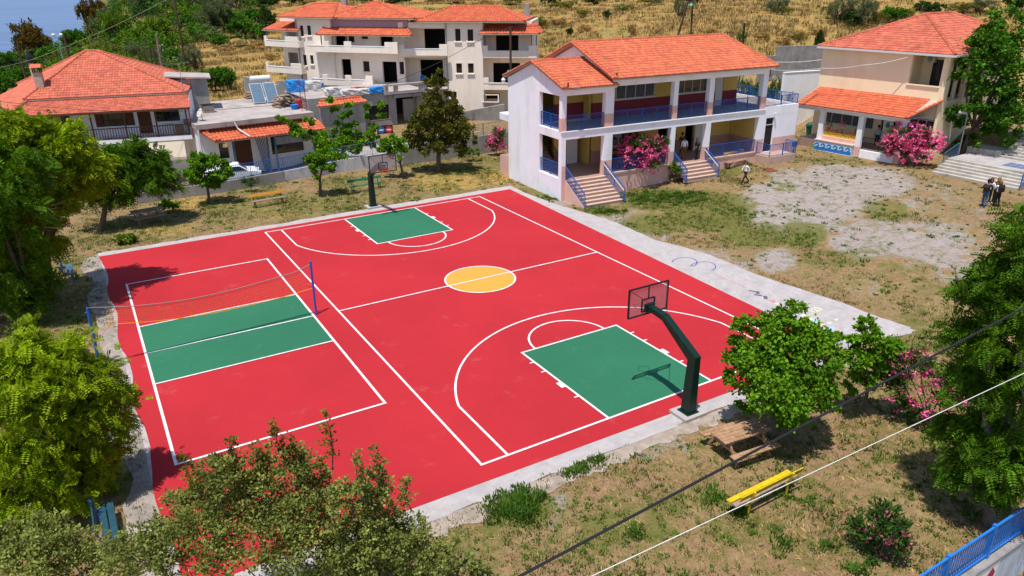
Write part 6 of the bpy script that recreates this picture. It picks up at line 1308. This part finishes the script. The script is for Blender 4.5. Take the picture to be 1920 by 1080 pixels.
c, a, l_ = along_px((472, 390), (537, 379)); bench('park_bench', c, a, l_, 'woodg', 'benchy', 'black', 'bench with ochre-orange backrest on the far grass strip')
c, a, l_ = along_px((659, 361), (715, 351)); bench('park_bench', c, a, l_+.3, mat('green_faded', (.05, .15, .09), .6), 'gbench', 'gbench', 'green bench behind the far basketball hoop')
c, a, l_ = along_px((1372, 968), (1482, 912)); bench('park_bench', c, a+math.pi, l_+.1, ['yel', 'woodg'], 'yel', 'yel', 'bright yellow bench with its back to the street', legx=.62, sw=.16)
c, a, l_ = along_px((133, 505), (139, 536)); bench('park_bench', (c[0]-.1, c[1], c[2]), a+math.pi, 1.75, ['bluefade', 'bluefade'], 'bluefade', 'bluepost', 'faded blue bench facing the far corner of the court'); bpy.context.view_layer.update()
c, a, l_ = along_px((203, 975), (213, 1035)); bench('park_bench', c, a+math.pi, l_+.3, [mat('bench_shaded_blue', (.012, .06, .085), .6, .25, 5)]*2, mat('bench_shaded_blue', (.012, .06, .085)), 'bluepost', 'blue bench coloured dark for tree shade, half hidden between the locust and the bush', sw=.17)  # blue darkened so that the tree's shade sits in its colour
c, a, l_ = along_px((1362, 318), (1396, 311), .45); bench('park_bench', c, a, l_+.2, ['wood', 'wood', 'wood'], 'wood', 'brownw', 'brown slatted bench against the school plinth', 3, 4)
def picnic(c, rz, L_, m, label, ns=4):
    e = empty('picnic_table', c, rz, label, 'picnic table')
    for i in range(5): MB().box(-L_/2, L_/2, -.37+i*.15, -.37+i*.15+.14, .71, .75).build('top_plank', m, e)
    for sy in (-1, 1):
        for i in range(2): y = sy*(.66+i*.14); MB().box(-L_/2, L_/2, y-.065, y+.065, .41, .45).build('seat_plank', m, e)
    for x in (-L_/2*.72, L_/2*.72):
        for sy in (-1, 1): MB().beam((x, sy*.72, 0), (x, sy*.2, .71), .045, .09).build('leg', m, e)
        MB().beam((x+.045, -.82, .37), (x+.045, .82, .37), .04, .09).build('cross_beam', m, e); MB().beam((x+.045, -.36, .67), (x+.045, .36, .67), .04, .08).build('cross_beam', m, e)
    return e
p, q = G(1349, 820, .75), G(1428, 795, .75); c = (p+q)/2; picnic((c[0], c[1], 0), math.atan2(q[1]-p[1], q[0]-p[0]), 1.85, 'wood', 'wooden picnic table beside the leafy tree and hoop')
p, q = G(251, 397, .75), G(297, 389, .75); c = (p+q)/2; picnic((c[0], c[1], 0), math.atan2(q[1]-p[1], q[0]-p[0]), 1.9, 'woodg', 'weathered grey picnic table in the shade of the locust')

# ================================================================== street wall and blue fence at the lower right
fy = -24.25
sw_ = empty('street_wall', (0, 0, 0), 0, 'painted retaining wall along the street under the blue fence', 'wall')
MB().box(-9, 16, fy-.22, fy+.12, -2.4, .12).build('wall_body', mat('wall_pale_blue', (.52, .60, .70), .85, .1, 1.2, .3, 20, stain=.4), sw_)
MB().box(-9.02, 16.02, fy-.25, fy+.15, .12, .17).build('coping', 'concd', sw_)
mu = lambda poly, m, k: MB().add([(x, fy-.2205-.002*k, z) for x, z in poly], [tuple(range(len(poly)))]).build('mural_shape', m, sw_)
mu([(-1.5, -2.2), (1.75, -2.2), (2.1, .05), (-1.5, .08)], 'whitepaint', 1); mu([(1.05, -.75), (1.75, -.05), (1.95, -.3), (1.75, -.85)], mat('mural_crimson', (.42, .03, .09), .8), 2); mu([(.3, -1.2), (.55, -.62), (1.0, -.42), (1.0, -.95)], mat('mural_teal', (.02, .22, .30), .8), 2); mu([(1.2, -1.3), (1.75, -.86), (1.9, -1.3)], 'wave', 2)
bf = empty('street_fence', (0, 0, 0), 0, 'bright blue metal fence on the street wall', 'fence')
px_ = [-8.6+2.05*k for k in range(12)]
for x in px_: MB().box(x-.05, x+.05, fy-.09, fy+.01, .0, 1.24).build('post', 'bluef', bf)
for k, (a, b) in enumerate(zip(px_, px_[1:])):
    dzz = .0
    for z in (1.16, .27): MB().box(a+.05, b-.05, fy-.065, fy-.015, z-.025, z+.025).build('rail', 'bluef', bf)
    for i in range(1, 18):
        x = a+(b-a)*i/18
        if k == 0 and i == 1: pk = MB().box(-.0125, .0125, fy-.0525, fy-.0275, .20, 1.13).build('picket', 'bluef', bf); pk.location = (x, 0, 0)
        else: c_ = pk.copy(); COL.objects.link(c_); c_.location = (x, 0, 0)

# ================================================================== parked white car behind the garden fence
def car(loc, rz, label):
    e = empty('parked_car', loc, rz, label, 'car')
    prof = [(-2.0, .35), (-2.05, .75), (-1.75, .95), (-1.15, 1.0), (-.55, 1.42), (.75, 1.45), (1.6, 1.05), (2.0, .98), (2.05, .55), (1.98, .35)]
    b_ = MB().prismy(prof, -.82, .82).build('body', 'carw', e); bv = b_.modifiers.new('bevel', 'BEVEL'); bv.width = .09; bv.segments = 2
    MB().prismy([(-1.0, 1.02), (-.5, 1.37), (.7, 1.39), (1.35, 1.05)], -.835, .835).build('side_windows', 'glass', e)
    MB().add([(-1.1, -.7, 1.04), (-1.1, .7, 1.04), (-.58, .62, 1.41), (-.58, -.62, 1.41)], [(0, 1, 2, 3)]).build('windscreen', 'glass', e)
    for x in (-1.3, 1.3):
        for y in (-.84, .84):
            w_ = MB().lathe([(.2, -.1), (.32, -.09), (.32, .09), (.2, .1)], (0, 0, 0), 16).build('wheel', 'black', e); w_.location = (x, y, .32); w_.rotation_euler = (math.pi/2, 0, 0); MB().lathe([(.19, -.11), (.19, .11)], (0, 0, 0), 12).build('rim', 'metal', w_)
    for y in (-.6, .6): MB().box(-2.07, -1.98, y-.15, y+.15, .68, .82).build('headlight', 'alu', e)
    return e
cp = onr(438, 340, 59.5); car((cp[0], cp[1], float(H(cp[0], cp[1]))-.0), R(175), 'white car parked behind the blue garden fence')

# ================================================================== bins and little things
bn = empty('waste_container', tuple(GH(1526, 258)), R(-86), 'dark green waste container beside the porch', 'bin')
MB().add([(-.5, -.4, .1), (.5, -.4, .1), (.5, .4, .1), (-.5, .4, .1), (-.62, -.5, 1.0), (.62, -.5, 1.0), (.62, .5, 1.05), (-.62, .5, 1.05)], [(3, 2, 1, 0), (4, 5, 6, 7), (0, 1, 5, 4), (1, 2, 6, 5), (2, 3, 7, 6), (3, 0, 4, 7)]).build('body', mat('bin_green', (.01, .10, .075), .5), bn)
MB().prismx([(-.54, 1.02), (.54, 1.07), (.45, 1.25), (-.2, 1.3), (-.5, 1.15)], -.66, .66).build('lid', mat('bin_green', (.01, .10, .075)), bn)
for x in (-.4, .4): MB().tube([(x-.04, .35, .1), (x+.04, .35, .1)], .1, 10).build('wheel', 'black', bn)
bk = MB().lathe([(.13, 0), (.16, .3), (.14, .31)], (0, 0, 0), 12).build('bucket', mat('lime_plastic', (.08, .45, .10), .5)); bk.location = tuple(GH(1525, 276)); tag(bk, 'small lime green bucket at the corner of the porch', 'bucket')
ps = empty('post_box', tuple(GH(1487, 292)), 0, 'blue box on a thin post at the terrace corner', 'box'); MB().beam((0, 0, 0), (0, 0, .8), .05).build('post', 'bluefade', ps); MB().prismy([(-.18, .75), (.18, .75), (.18, 1.1), (0, 1.18), (-.18, 1.1)], -.12, .12).build('box', 'blue', ps)
mh = MB().box(-.4, .4, -.3, .3, 0, .03).build('manhole_cover', 'rust'); p = GH(1447, 320); mh.location = tuple(p); tag(mh, 'rusty square manhole cover in the gravel', 'manhole cover')

# ================================================================== poles and cables
pg = 'wooden utility poles'
def pole(base, top, r, label, m='pole', lamp=None):
    e = empty('utility_pole', tuple(base), 0, label, 'pole', pg); t = Vector(top)-Vector(base); MB().tube([(0, 0, -.3), tuple(t)], [r, r*.75], 9).build('shaft', m, e)
    if lamp is not None:
        MB().tube([tuple(t*lamp), tuple(t*lamp+Vector((-.35, -.2, .1)))], .025, 6).build('lamp_arm', 'metal', e); MB().lathe([(.26, 0), (.1, .16), (.04, .3)], tuple(t*lamp+Vector((-.4, -.22, -.2))), 12).build('lamp_shade', mat('lamp_teal', (.02, .42, .42), .4), e)
    return e
def vp(u, v, vt, d, ut=None):
    b = onr(u, v, d); g = np.array([b[0], b[1], float(H(b[0], b[1]))]); return g, onr(ut if ut is not None else u, vt, d)
b, t = vp(957, 135, 50, 71); p1 = pole(b, t, .13, 'brown wooden pole with teal lamp in front of the apartment house', lamp=.62)
ptop1 = t
b, t = vp(1296, 66, -25, 98, 1300); pole(b, t, .14, 'upright wooden pole behind the school roof with teal lamp', lamp=.7); b, t2 = vp(1264, 68, -25, 96, 1298); b2 = onr(1266, 66, 96); pole(np.array([b2[0], b2[1], float(H(b2[0], b2[1]))]), t2, .14, 'slanting wooden prop pole behind the school roof')
b, t = vp(1396, 86, 43, 82); pole(b, t, .12, 'dark pole with small white box behind the school hip', 'black'); MB().box(-.25, .25, -.35, -.1, 2.0, 2.4).build('meter_box', 'alu', bpy.data.objects[[o.name for o in bpy.data.objects if o.name.startswith('utility_pole')][-1]])
b, t = vp(303, 134, 64, 79, 293); pole(b, t, .14, 'grey-brown pole behind the small shed', 'barkg')
b, t = vp(337, 62, -20, 112, 323); pole(b, t, .14, 'thin dark pole on the green slope')
b, t = vp(37, 100, 85, 125, 33); pole(b, t, .2, 'short dark pole by the sea edge'); b, t = vp(124, 84, 63, 128, 119); pole(b, t, .2, 'leaning dark pole beside the twin lamp')
sl_ = onr(112, 85, 132); sg_ = float(H(sl_[0], sl_[1])); le = empty('street_lamp', (sl_[0], sl_[1], sg_), 0, 'twin white-globed street lamp against the sea', 'lamp'); ht = sl_[2]-sg_+1.2; MB().tube([(0, 0, 0), (0, 0, ht)], .07, 8).build('post', 'metal', le); MB().beam((-.5, 0, ht-.1), (.5, 0, ht-.1), .06).build('arm', 'metal', le)
for x in (-.5, .5): MB().lathe([(.05, 0), (.25, .12), (.28, .3), (.15, .45), (.02, .48)], (x, 0, ht), 10).build('globe', 'alu', le)
# fence stakes on the slope
for i, (u, v) in enumerate(((263, 117), (273, 112), (284, 112), (291, 113))):
    p = onr(u, v, 84); s = MB().tube([(0, 0, -6), (0, 0, 1.2)], .09, 6).build('fence_stake', 'pole'); s.location = tuple(p); tag(s, 'old wooden fence stake on the slope above the tiled house', 'stake', 'fence stakes on the slope')
def cable(name, pts, r, m, label, sag=0.):
    P_ = [Vector(p) for p in pts]; out = []
    for a, b in zip(P_, P_[1:]):
        for k in range(24): t = k/24; out.append(a+(b-a)*t-Vector((0, 0, sag*4*t*(1-t))))
    out.append(P_[-1]); o = MB().tube(out, r, 6).build(name, m); return tag(o, label, 'cable')
def wpt(u, v, y): d = ray(u, v); return CAM+d*((y-CAM[1])/d[1])
def cpts(a, b, y): A, B = wpt(*a, y), wpt(*b, y); d = (B-A); return A-d*.75, B+d*.55
k0, k1 = cpts((975, 1080), (1920, 577), -25.6); k2, k3 = cpts((1110, 1080), (1920, 700), -25.6)
for nm, x, lab in (('a', (k0+k2)/2, 'wooden street pole beyond the grey-green bushes'), ('b', (k1+k3)/2, 'wooden street pole beyond the locust trees')): pole(np.array([x[0], -25.6, -1.8]), np.array([x[0], -25.6, max(k0[2], k1[2])+1.5]), .14, lab)
cable('power_cable', [k0, k1], .017, 'wire', 'thick black cable crossing above the yard beside the street', .0)
cable('power_cable', [k2, k3], .0065, 'wirew', 'thin pale cable crossing above the yellow bench', .0)
cable('power_cable', [onr(690, 172, 66), onr(800, 128, 68), onr(900, 75, 70), ptop1], .02, 'wire', 'black cable from the brown pole down towards the flat roof', .05)
cable('power_cable', [ptop1, onr(1060, 45, 76), onr(1160, 22, 84), onr(1250, -2, 92), onr(1300, -20, 98)], .025, 'wire', 'black cable from the brown pole to the poles behind the school', .05)
cable('power_cable', [onr(-60, 138, 50), onr(60, 112, 56), onr(200, 55, 62), onr(330, -10, 70), onr(400, -50, 80)], .02, mat('cable_green', (.16, .18, .10)), 'long slack cable running over the tiled house', .05)
cable('power_cable', [onr(1445, 116, 62), onr(1540, 112, 68)], .03, 'wirew', 'pale cable from the school eave to the sand-yellow building', .1)
cable('power_cable', [onr(1447, 131, 62), onr(1540, 128, 68), onr(1620, 122, 66.5), onr(1706, 106, 66)], .025, 'wirew', 'pale cable drooping along the sand-yellow wall to the air conditioner', .1)
cable('power_cable', [onr(0, 190, 63), onr(170, 207, 62), onr(352, 208, 62), onr(480, 200, 64), onr(575, 190, 66)], .018, 'wire', 'thin dark cable along the veranda eave and over the flat roof', .05)

# ================================================================== people
def person(loc, face, label, shirt, pants, hair, h=1.7, stride=0., arms='down', long_hair=False, shoes=(.5, .5, .5), bend=0., sleeve=True):
    e = empty('person', tuple(loc), face, label, 'person'); k = h/1.72
    J = {}; E = []
    def j(n, p, r, reg): J[n] = (Vector(p)*k, (r[0]*k, r[1]*k), reg)
    j('pel', (0, 0, .94), (.165, .12), 'p'); j('wai', (0, -.01, 1.08), (.15, .105), 's'); j('che', (0, -.02-bend, 1.30), (.175, .12), 's'); j('nek', (0, -.03-bend*1.4, 1.47), (.06, .06), 'k'); j('hd1', (0, -.05-bend*1.8, 1.56), (.082, .095), 'k'); j('hd2', (0, -.05-bend*2, 1.655), (.078, .092), 'k')
    E += [('pel', 'wai'), ('wai', 'che'), ('che', 'nek'), ('nek', 'hd1'), ('hd1', 'hd2')]
    for s, n in ((1, 'L'), (-1, 'R')):
        st_ = stride*s
        j('hip'+n, (.095*s, 0, .88), (.1, .1), 'p'); j('kne'+n, (.10*s, -st_*.42-.03, .49+abs(st_)*.02), (.066, .066), 'p'); j('ank'+n, (.10*s, -st_*.80+(.12 if st_ < 0 else 0), .09+(.06 if st_ < 0 else 0)), (.045, .05), 'p'); j('toe'+n, (.11*s, -st_*.80-.15+(.12 if st_ < 0 else 0), .045), (.045, .035), 'f')
        E += [('pel', 'hip'+n), ('hip'+n, 'kne'+n), ('kne'+n, 'ank'+n), ('ank'+n, 'toe'+n)]
        sh = (.19*s, -.02-bend, 1.40); j('sho'+n, sh, (.065, .065), 's')
        if arms == 'fold': el, wr_, hd = (.25*s, -.12-bend, 1.15), (.09*s, -.30-bend, 1.20), (.02*s, -.33-bend, 1.22)
        elif arms == 'swing': el, wr_, hd = (.25*s, .10*st_/max(.01, abs(stride))*1.2, 1.14), (.25*s, .16*st_/max(.01, abs(stride))-.12, .93), (.24*s, .2*st_/max(.01, abs(stride))-.17, .86)
        else: el, wr_, hd = (.25*s, .02, 1.14), (.26*s, -.05, .90), (.26*s, -.08, .81)
        j('elb'+n, el, (.047, .047), 's'); j('wri'+n, wr_, (.034, .034), 'k'); j('han'+n, hd, (.042, .025), 'k')
        E += [('che', 'sho'+n), ('sho'+n, 'elb'+n), ('elb'+n, 'wri'+n), ('wri'+n, 'han'+n)]
    names = list(J); me = bpy.data.meshes.new('body'); me.from_pydata([J[n][0].to_tuple() for n in names], [(names.index(a), names.index(b)) for a, b in E], []); ob = bpy.data.objects.new('body', me); COL.objects.link(ob)
    ob.modifiers.new('skin', 'SKIN'); sv = me.skin_vertices[0].data
    for i, n in enumerate(names): sv[i].radius = J[n][1]; sv[i].use_root = (n == 'pel')
    sb = ob.modifiers.new('sub', 'SUBSURF'); sb.levels = 2; sb.render_levels = 2
    dg = bpy.context.evaluated_depsgraph_get(); dg.update(); m2 = bpy.data.meshes.new_from_object(ob.evaluated_get(dg)); bpy.data.objects.remove(ob)
    ob = bpy.data.objects.new('body', m2); COL.objects.link(ob); ob.parent = e; m2.materials.clear()
    cols = {'s': shirt, 'p': pants, 'k': (.45, .24, .16), 'f': shoes}; keys = list(cols)
    for q in keys: m2.materials.append(mat('person_%s_%s' % (q, '_'.join('%.2f' % x for x in cols[q])), cols[q], .8, .12, 12))
    segs = [(J[a][0], J[b][0], J[a][2], J[b][2]) for a, b in E]
    for f in m2.polygons:
        c = Vector(f.center); best = None
        for a, b, ra, rb in segs:
            d = b-a; t = max(0, min(1, (c-a).dot(d)/d.length_squared)); dist = (c-(a+d*t)).length
            if best is None or dist < best[0]: best = (dist, ra if t < (.5 if not (ra == 's' and rb == 'k') else (.15 if not sleeve else .35)) else rb)
        f.material_index = keys.index(best[1])
    m2.shade_smooth()
    hc = J['hd2'][0]; hp = [(.03, -.13 if not long_hair else -.30), (.1, -.11 if not long_hair else -.28), (.108, -.02), (.10, .05), (.06, .105), (.01, .12)]
    hm = MB().lathe([(r*k, z*k) for r, z in hp], (0, 0, 0), 12).build('hair', mat('hair_%.2f_%.2f' % (hair[0], hair[1]), hair, .6, .2, 20), e, smooth=True); hm.location = hc+Vector((0, .028*k, .02*k))
    MB().tube([hc+Vector((0, -.085*k, .0)), hc+Vector((0, -.118*k, -.03*k))], [.012, .016], 6).build('nose', mat('person_k', (.45, .24, .16)), e)
    for s in (1, -1): MB().lathe([(.004, 0), (.011, .006), (.004, .012)], tuple(hc+Vector((.033*s*k, -.095*k, -.006*k))), 6).build('eye', 'dark', e)
    return e
def backpack(loc, face, m, label):
    e = empty('backpack', tuple(loc), face, label, 'backpack'); MB().prismx([(.0, 0), (.18, .02), (.2, .3), (.12, .46), (.0, .46)], -.15, .15).build('bag', m, e)
    for x in (-.1, .1): MB().tube([(x, .0, .44), (x, -.26, .40), (x, -.27, .2), (x, .0, .05)], .018, 5).build('strap', m, e)
    return e
dk = (.012, .012, .014); wh = (.70, .70, .73); jean = (.05, .10, .20); br_ = (.10, .04, .015); bl_ = (.01, .008, .007)
def toward(u0, v0, u1, v1, z=.3):
    a, b = G(u0, v0, z), G(u1, v1, z); return math.atan2(b[1]-a[1], b[0]-a[0])+math.pi/2
person(GH(1396, 345), toward(1396, 345, 1340, 352), 'person in white T-shirt and black trousers walking across the gravel', wh, dk, br_, 1.62, .42, 'swing', shoes=(.03, .03, .03))
gp = lambda u, v: GH(u, v)
b1 = gp(1843, 388); f1 = toward(1843, 388, 1856, 380); person(b1, f1, 'person in black T-shirt and blue jeans with a black backpack, seen from behind', dk, jean, bl_, 1.74, .12, 'fold', shoes=(.6, .6, .6))
b2 = gp(1866, 388); f2 = toward(1866, 388, 1852, 380); person(b2, f2, 'person in white T-shirt and black trousers with a black backpack', wh, dk, (.25, .12, .03), 1.66, .08, 'fold', True, (.03, .03, .03))
b3 = gp(1850, 381); person(b3, toward(1850, 381, 1850, 390), 'person in white top facing the group by the marble steps', wh, dk, br_, 1.62, .0, 'fold', True)
b4 = gp(1863, 382); person(b4, toward(1863, 382, 1853, 388), 'person in navy top standing in the middle of the group', (.012, .015, .04), dk, (.22, .10, .025), 1.66, .0, 'fold', True)
for b_, f_, l_ in ((b1, f1, 'black backpack worn over the black T-shirt'), (b2, f2, 'black backpack worn over the white T-shirt')):
    v = Matrix.Rotation(f_, 3, 'Z') @ Vector((0, .11, 1.0)); backpack(np.array(b_)+np.array(v), f_, 'black', l_)
SM = Matrix.Translation((*SO, 0)) @ Matrix.Rotation(R(SDEG), 4, 'Z')
def inschool(s, t, z=F1): return tuple(SM @ Vector((s, t, z)))
person(inschool(10.35, 1.15), math.pi+.2, 'person in pale blue shirt and khaki trousers entering the school', (.50, .53, .62), (.13, .11, .07), bl_, 1.76, .1)
person(inschool(11.55, .9), math.pi-.3, 'person in white shirt and brown trousers in the school entrance', (.66, .66, .70), (.14, .075, .02), bl_, 1.74, .12)
person(inschool(12.3, .32), math.pi+.1, 'person in long black dress at the top of the school steps', dk, dk, (.30, .13, .03), 1.66, .0, long_hair=True, sleeve=False)
person(inschool(11.0, 2.0), .1, 'person in white trousers and dark top inside the entrance', (.04, .03, .03), (.55, .55, .57), br_, 1.68)
person(inschool(11.7, 2.3), .4, 'person in dark maroon top further inside the entrance', (.08, .02, .025), dk, bl_, 1.72)
person(inschool(12.6, 2.4), -.3, 'person in maroon shirt leaning by the entrance wall', (.10, .02, .02), dk, bl_, 1.7)
person(tuple(YM @ Vector((4.3, 1.5, 1.5))), R(-86), 'person in pale blue shirt standing in the porch doorway', (.25, .38, .45), dk, bl_, 1.7)
person(tuple(YM @ Vector((5.9, .75, 1.5))), R(90), 'person in black seen from behind on the porch', dk, dk, bl_, 1.68)
# ================================================================== grass and weeds
from mathutils import kdtree
ixx = lambda x: np.clip(np.searchsorted(gx, x), 1, len(gx)-1); iyy = lambda y: np.clip(np.searchsorted(gy, y), 1, len(gy)-1)
def cover_at(x, y): return cov[iyy(y), ixx(x)]
def h_at(x, y): return gz[iyy(y), ixx(x)]
def inpoly(x, y, poly):
    ins = np.zeros(len(x), bool); n = len(poly); j = n-1
    for i in range(n):
        xi, yi = poly[i]; xj, yj = poly[j]; c = ((yi > y) != (yj > y)) & (x < (xj-xi)*(y-yi)/(yj-yi+1e-12)+xi); ins ^= c; j = i
    return ins
apoly = ap+rt2+bot+lft
def blocked(x, y):
    b = inpoly(x, y, apoly)
    c, s = math.cos(R(SDEG)), math.sin(R(SDEG)); u = (x-SO[0])*c+(y-SO[1])*s; v = -(x-SO[0])*s+(y-SO[1])*c
    b |= (u > -.1) & (u < 22.6) & (v > -.1) & (v < 10); b |= (u > .3) & (u < 3.7) & (v > -2.5) & (v < 0); b |= (u > 9.7) & (u < 13) & (v > -1.7) & (v < 0); b |= (u > 18) & (u < 21.2) & (v > -1.6) & (v < 0)
    c, s = math.cos(R(YDEG)), math.sin(R(YDEG)); u = (x-YO[0])*c+(y-YO[1])*s; v = -(x-YO[0])*s+(y-YO[1])*c
    b |= (u > -2.5) & (u < 8.5) & (v > -.7); b |= (x > 36.8) & (y < 0) & (y > -9); b |= y < -24.1
    return b
def noise2(x, y, seed, f):
    r = np.random.default_rng(seed); o = np.zeros_like(x)
    for k in range(9):
        a = r.uniform(0, 6.28); q = f*r.uniform(.5, 2.2); o += np.sin(q*(x*math.cos(a)+y*math.sin(a))+r.uniform(0, 6.28))
    return o/9
def blades(name, x, y, z, n, hh, wd, m, spread, label, lean=.5):
    N = len(x); X = np.repeat(x, n); Y = np.repeat(y, n); Z = np.repeat(z, n); hs = np.repeat(hh, n)*rng.uniform(.55, 1.2, N*n); K = N*n; sp = np.repeat(spread, n) if hasattr(spread, '__len__') else spread
    a = rng.uniform(0, 6.283, K); r = np.sqrt(rng.random(K))*sp; bx = X+np.cos(a)*r; by = Y+np.sin(a)*r
    a2 = a+rng.normal(0, .8, K); l = rng.uniform(.1, 1, K)*lean*hs; dx, dy = np.cos(a2), np.sin(a2); w_ = wd*rng.uniform(.6, 1.3, K)*(hs/np.mean(hs))
    V = np.stack([np.stack([bx-dy*w_, by+dx*w_, Z-.02], 1), np.stack([bx+dy*w_, by-dx*w_, Z-.02], 1), np.stack([bx+dx*l*.45+dy*w_*.8, by+dy*l*.45-dx*w_*.8, Z+hs*.62], 1), np.stack([bx+dx*l, by+dy*l, Z+hs*.9], 1)], 1)
    o = npmesh(name, V.reshape(-1, 3), np.arange(4*K).reshape(-1, 4), m, kind='stuff'); return tag(o, label, 'grass')
# candidates in the yard
N = 330000; x = rng.uniform(-26, 44, N); y = rng.uniform(-24.1, 26, N); ok = ~blocked(x, y); x, y = x[ok], y[ok]
cv = cover_at(x, y); d = np.hypot(x-CAM[0], y-CAM[1]); nz1 = noise2(x, y, 3, 1.6); nz2 = noise2(x, y, 8, 4.5)
pg_ = np.clip(cv[:, 0]*1.15+nz1*.75+nz2*.45-.42-cv[:, 1]*.35, 0, 1); sel = rng.random(len(x)) < pg_*.8
blades('grass', x[sel], y[sel], h_at(x[sel], y[sel]), 5, rng.uniform(.06, .15, sel.sum()), .011, 'grass', .10, 'patchy olive green grass over the yard', .8)
ps_ = np.clip(.20+nz1*.3-cv[:, 1]*.6, 0, 1); sel = rng.random(len(x)) < ps_*.30
blades('dry_grass', x[sel], y[sel], h_at(x[sel], y[sel]), 4, rng.uniform(.05, .13, sel.sum()), .009, 'straw', .12, 'dry straw-coloured grass over the yard', 1.2)
# green weed clumps
N = 12000; x = rng.uniform(-24, 40, N); y = rng.uniform(-24, 25, N); ok = ~blocked(x, y); x, y = x[ok], y[ok]; cv = cover_at(x, y)
sel = rng.random(len(x)) < np.clip(cv[:, 0]*.75+noise2(x, y, 21, 1.2)*.7-.12, .0, 1)*.75; x, y = x[sel], y[sel]; s = rng.gamma(1.6, .45, len(x)).clip(.2, 2.0)
blades('weeds', x, y, h_at(x, y), 26, .06+.045*s, .018, 'weed', .11*s+.03, 'low green weed clumps dotted over the dry soil', .9)
# thick weeds seen along the near concrete strip and by the school
P_ = np.array([G(u+rng.normal(0, ru), v+rng.normal(0, rv))[:2] for u, v, ru, rv, n in ((970, 945, 26, 18, 150), (1090, 880, 5, 4, 12), (1068, 888, 4, 4, 10), (1120, 862, 6, 5, 14), (1190, 1000, 10, 6, 9), (1210, 820, 5, 3, 8), (1390, 960, 16, 6, 14), (1470, 1020, 14, 8, 8), (1550, 1025, 12, 6, 6), (1600, 1070, 14, 5, 6), (1340, 935, 8, 4, 10), (1390, 320, 12, 2, 26), (1440, 300, 14, 2, 40), (1470, 303, 12, 2, 30), (1040, 372, 26, 3, 60), (1250, 372, 40, 6, 150), (1130, 397, 20, 3, 30), (1770, 650, 30, 20, 40)) for _ in range(n)])
ok = ~blocked(P_[:, 0], P_[:, 1]); P_ = P_[ok]; blades('weeds', P_[:, 0], P_[:, 1], h_at(P_[:, 0], P_[:, 1]), 34, rng.uniform(.09, .18, len(P_)), .018, 'weed', .20, 'thick green weeds along the concrete strip and school plinth', .7)
# small weeds and straw close to the street, where single tufts show
N = 9000; x = rng.uniform(-10, 14, N); y = rng.uniform(-24, -15.9, N); ok = ~blocked(x, y); x, y = x[ok], y[ok]; k_ = noise2(x, y, 31, 1.1)+.6*noise2(x, y, 32, 3.)+cover_at(x, y)[:, 0]*.8; sel = rng.random(len(x)) < np.clip(k_*.75-.05, 0, 1); xs, ys = x[sel], y[sel]
blades('weeds', xs, ys, h_at(xs, ys), 12, rng.uniform(.03, .10, len(xs)), .014, 'weed', rng.uniform(.04, .14, len(xs)), 'small green weeds speckling the soil near the street', 1.1)
sel = rng.random(len(x)) < np.clip(.45-k_*.5, 0, 1); xs, ys = x[sel], y[sel]
blades('dry_grass', xs, ys, h_at(xs, ys), 8, rng.uniform(.03, .09, len(xs)), .008, 'straw', .16, 'flattened straw on the soil near the street', 2.5)
# tall dry grass on the hillside
N = 60000; dd_ = 78+110*rng.random(N)**1.2; az_ = np.radians(rng.uniform(5, 68, N)); x = CAM[0]+dd_*np.sin(az_); y = CAM[1]+dd_*np.cos(az_)
cv = cover_at(x, y); nz = noise2(x, y, 5, .25)+noise2(x, y, 6, .9)*.7; ok = (rng.random(N) < np.clip(cv[:, 2]*.7+nz*.8+.05, 0, 1)) & ~blocked(x, y); x, y, nz = x[ok], y[ok], nz[ok]
blades('hill_grass', x, y, h_at(x, y), 6, rng.uniform(.25, .55, len(x))*(1+.5*np.clip(nz, -.5, 1)), .05, 'straw', .6, 'tall golden dry grass covering the hillside', .7)
sel = rng.random(len(x)) < .10
blades('hill_grass', x[sel]+.4, y[sel], h_at(x[sel], y[sel]), 10, rng.uniform(.3, .6, sel.sum()), .05, 'leafC', .5, 'brownish green scrub growing through the hillside grass', .6)
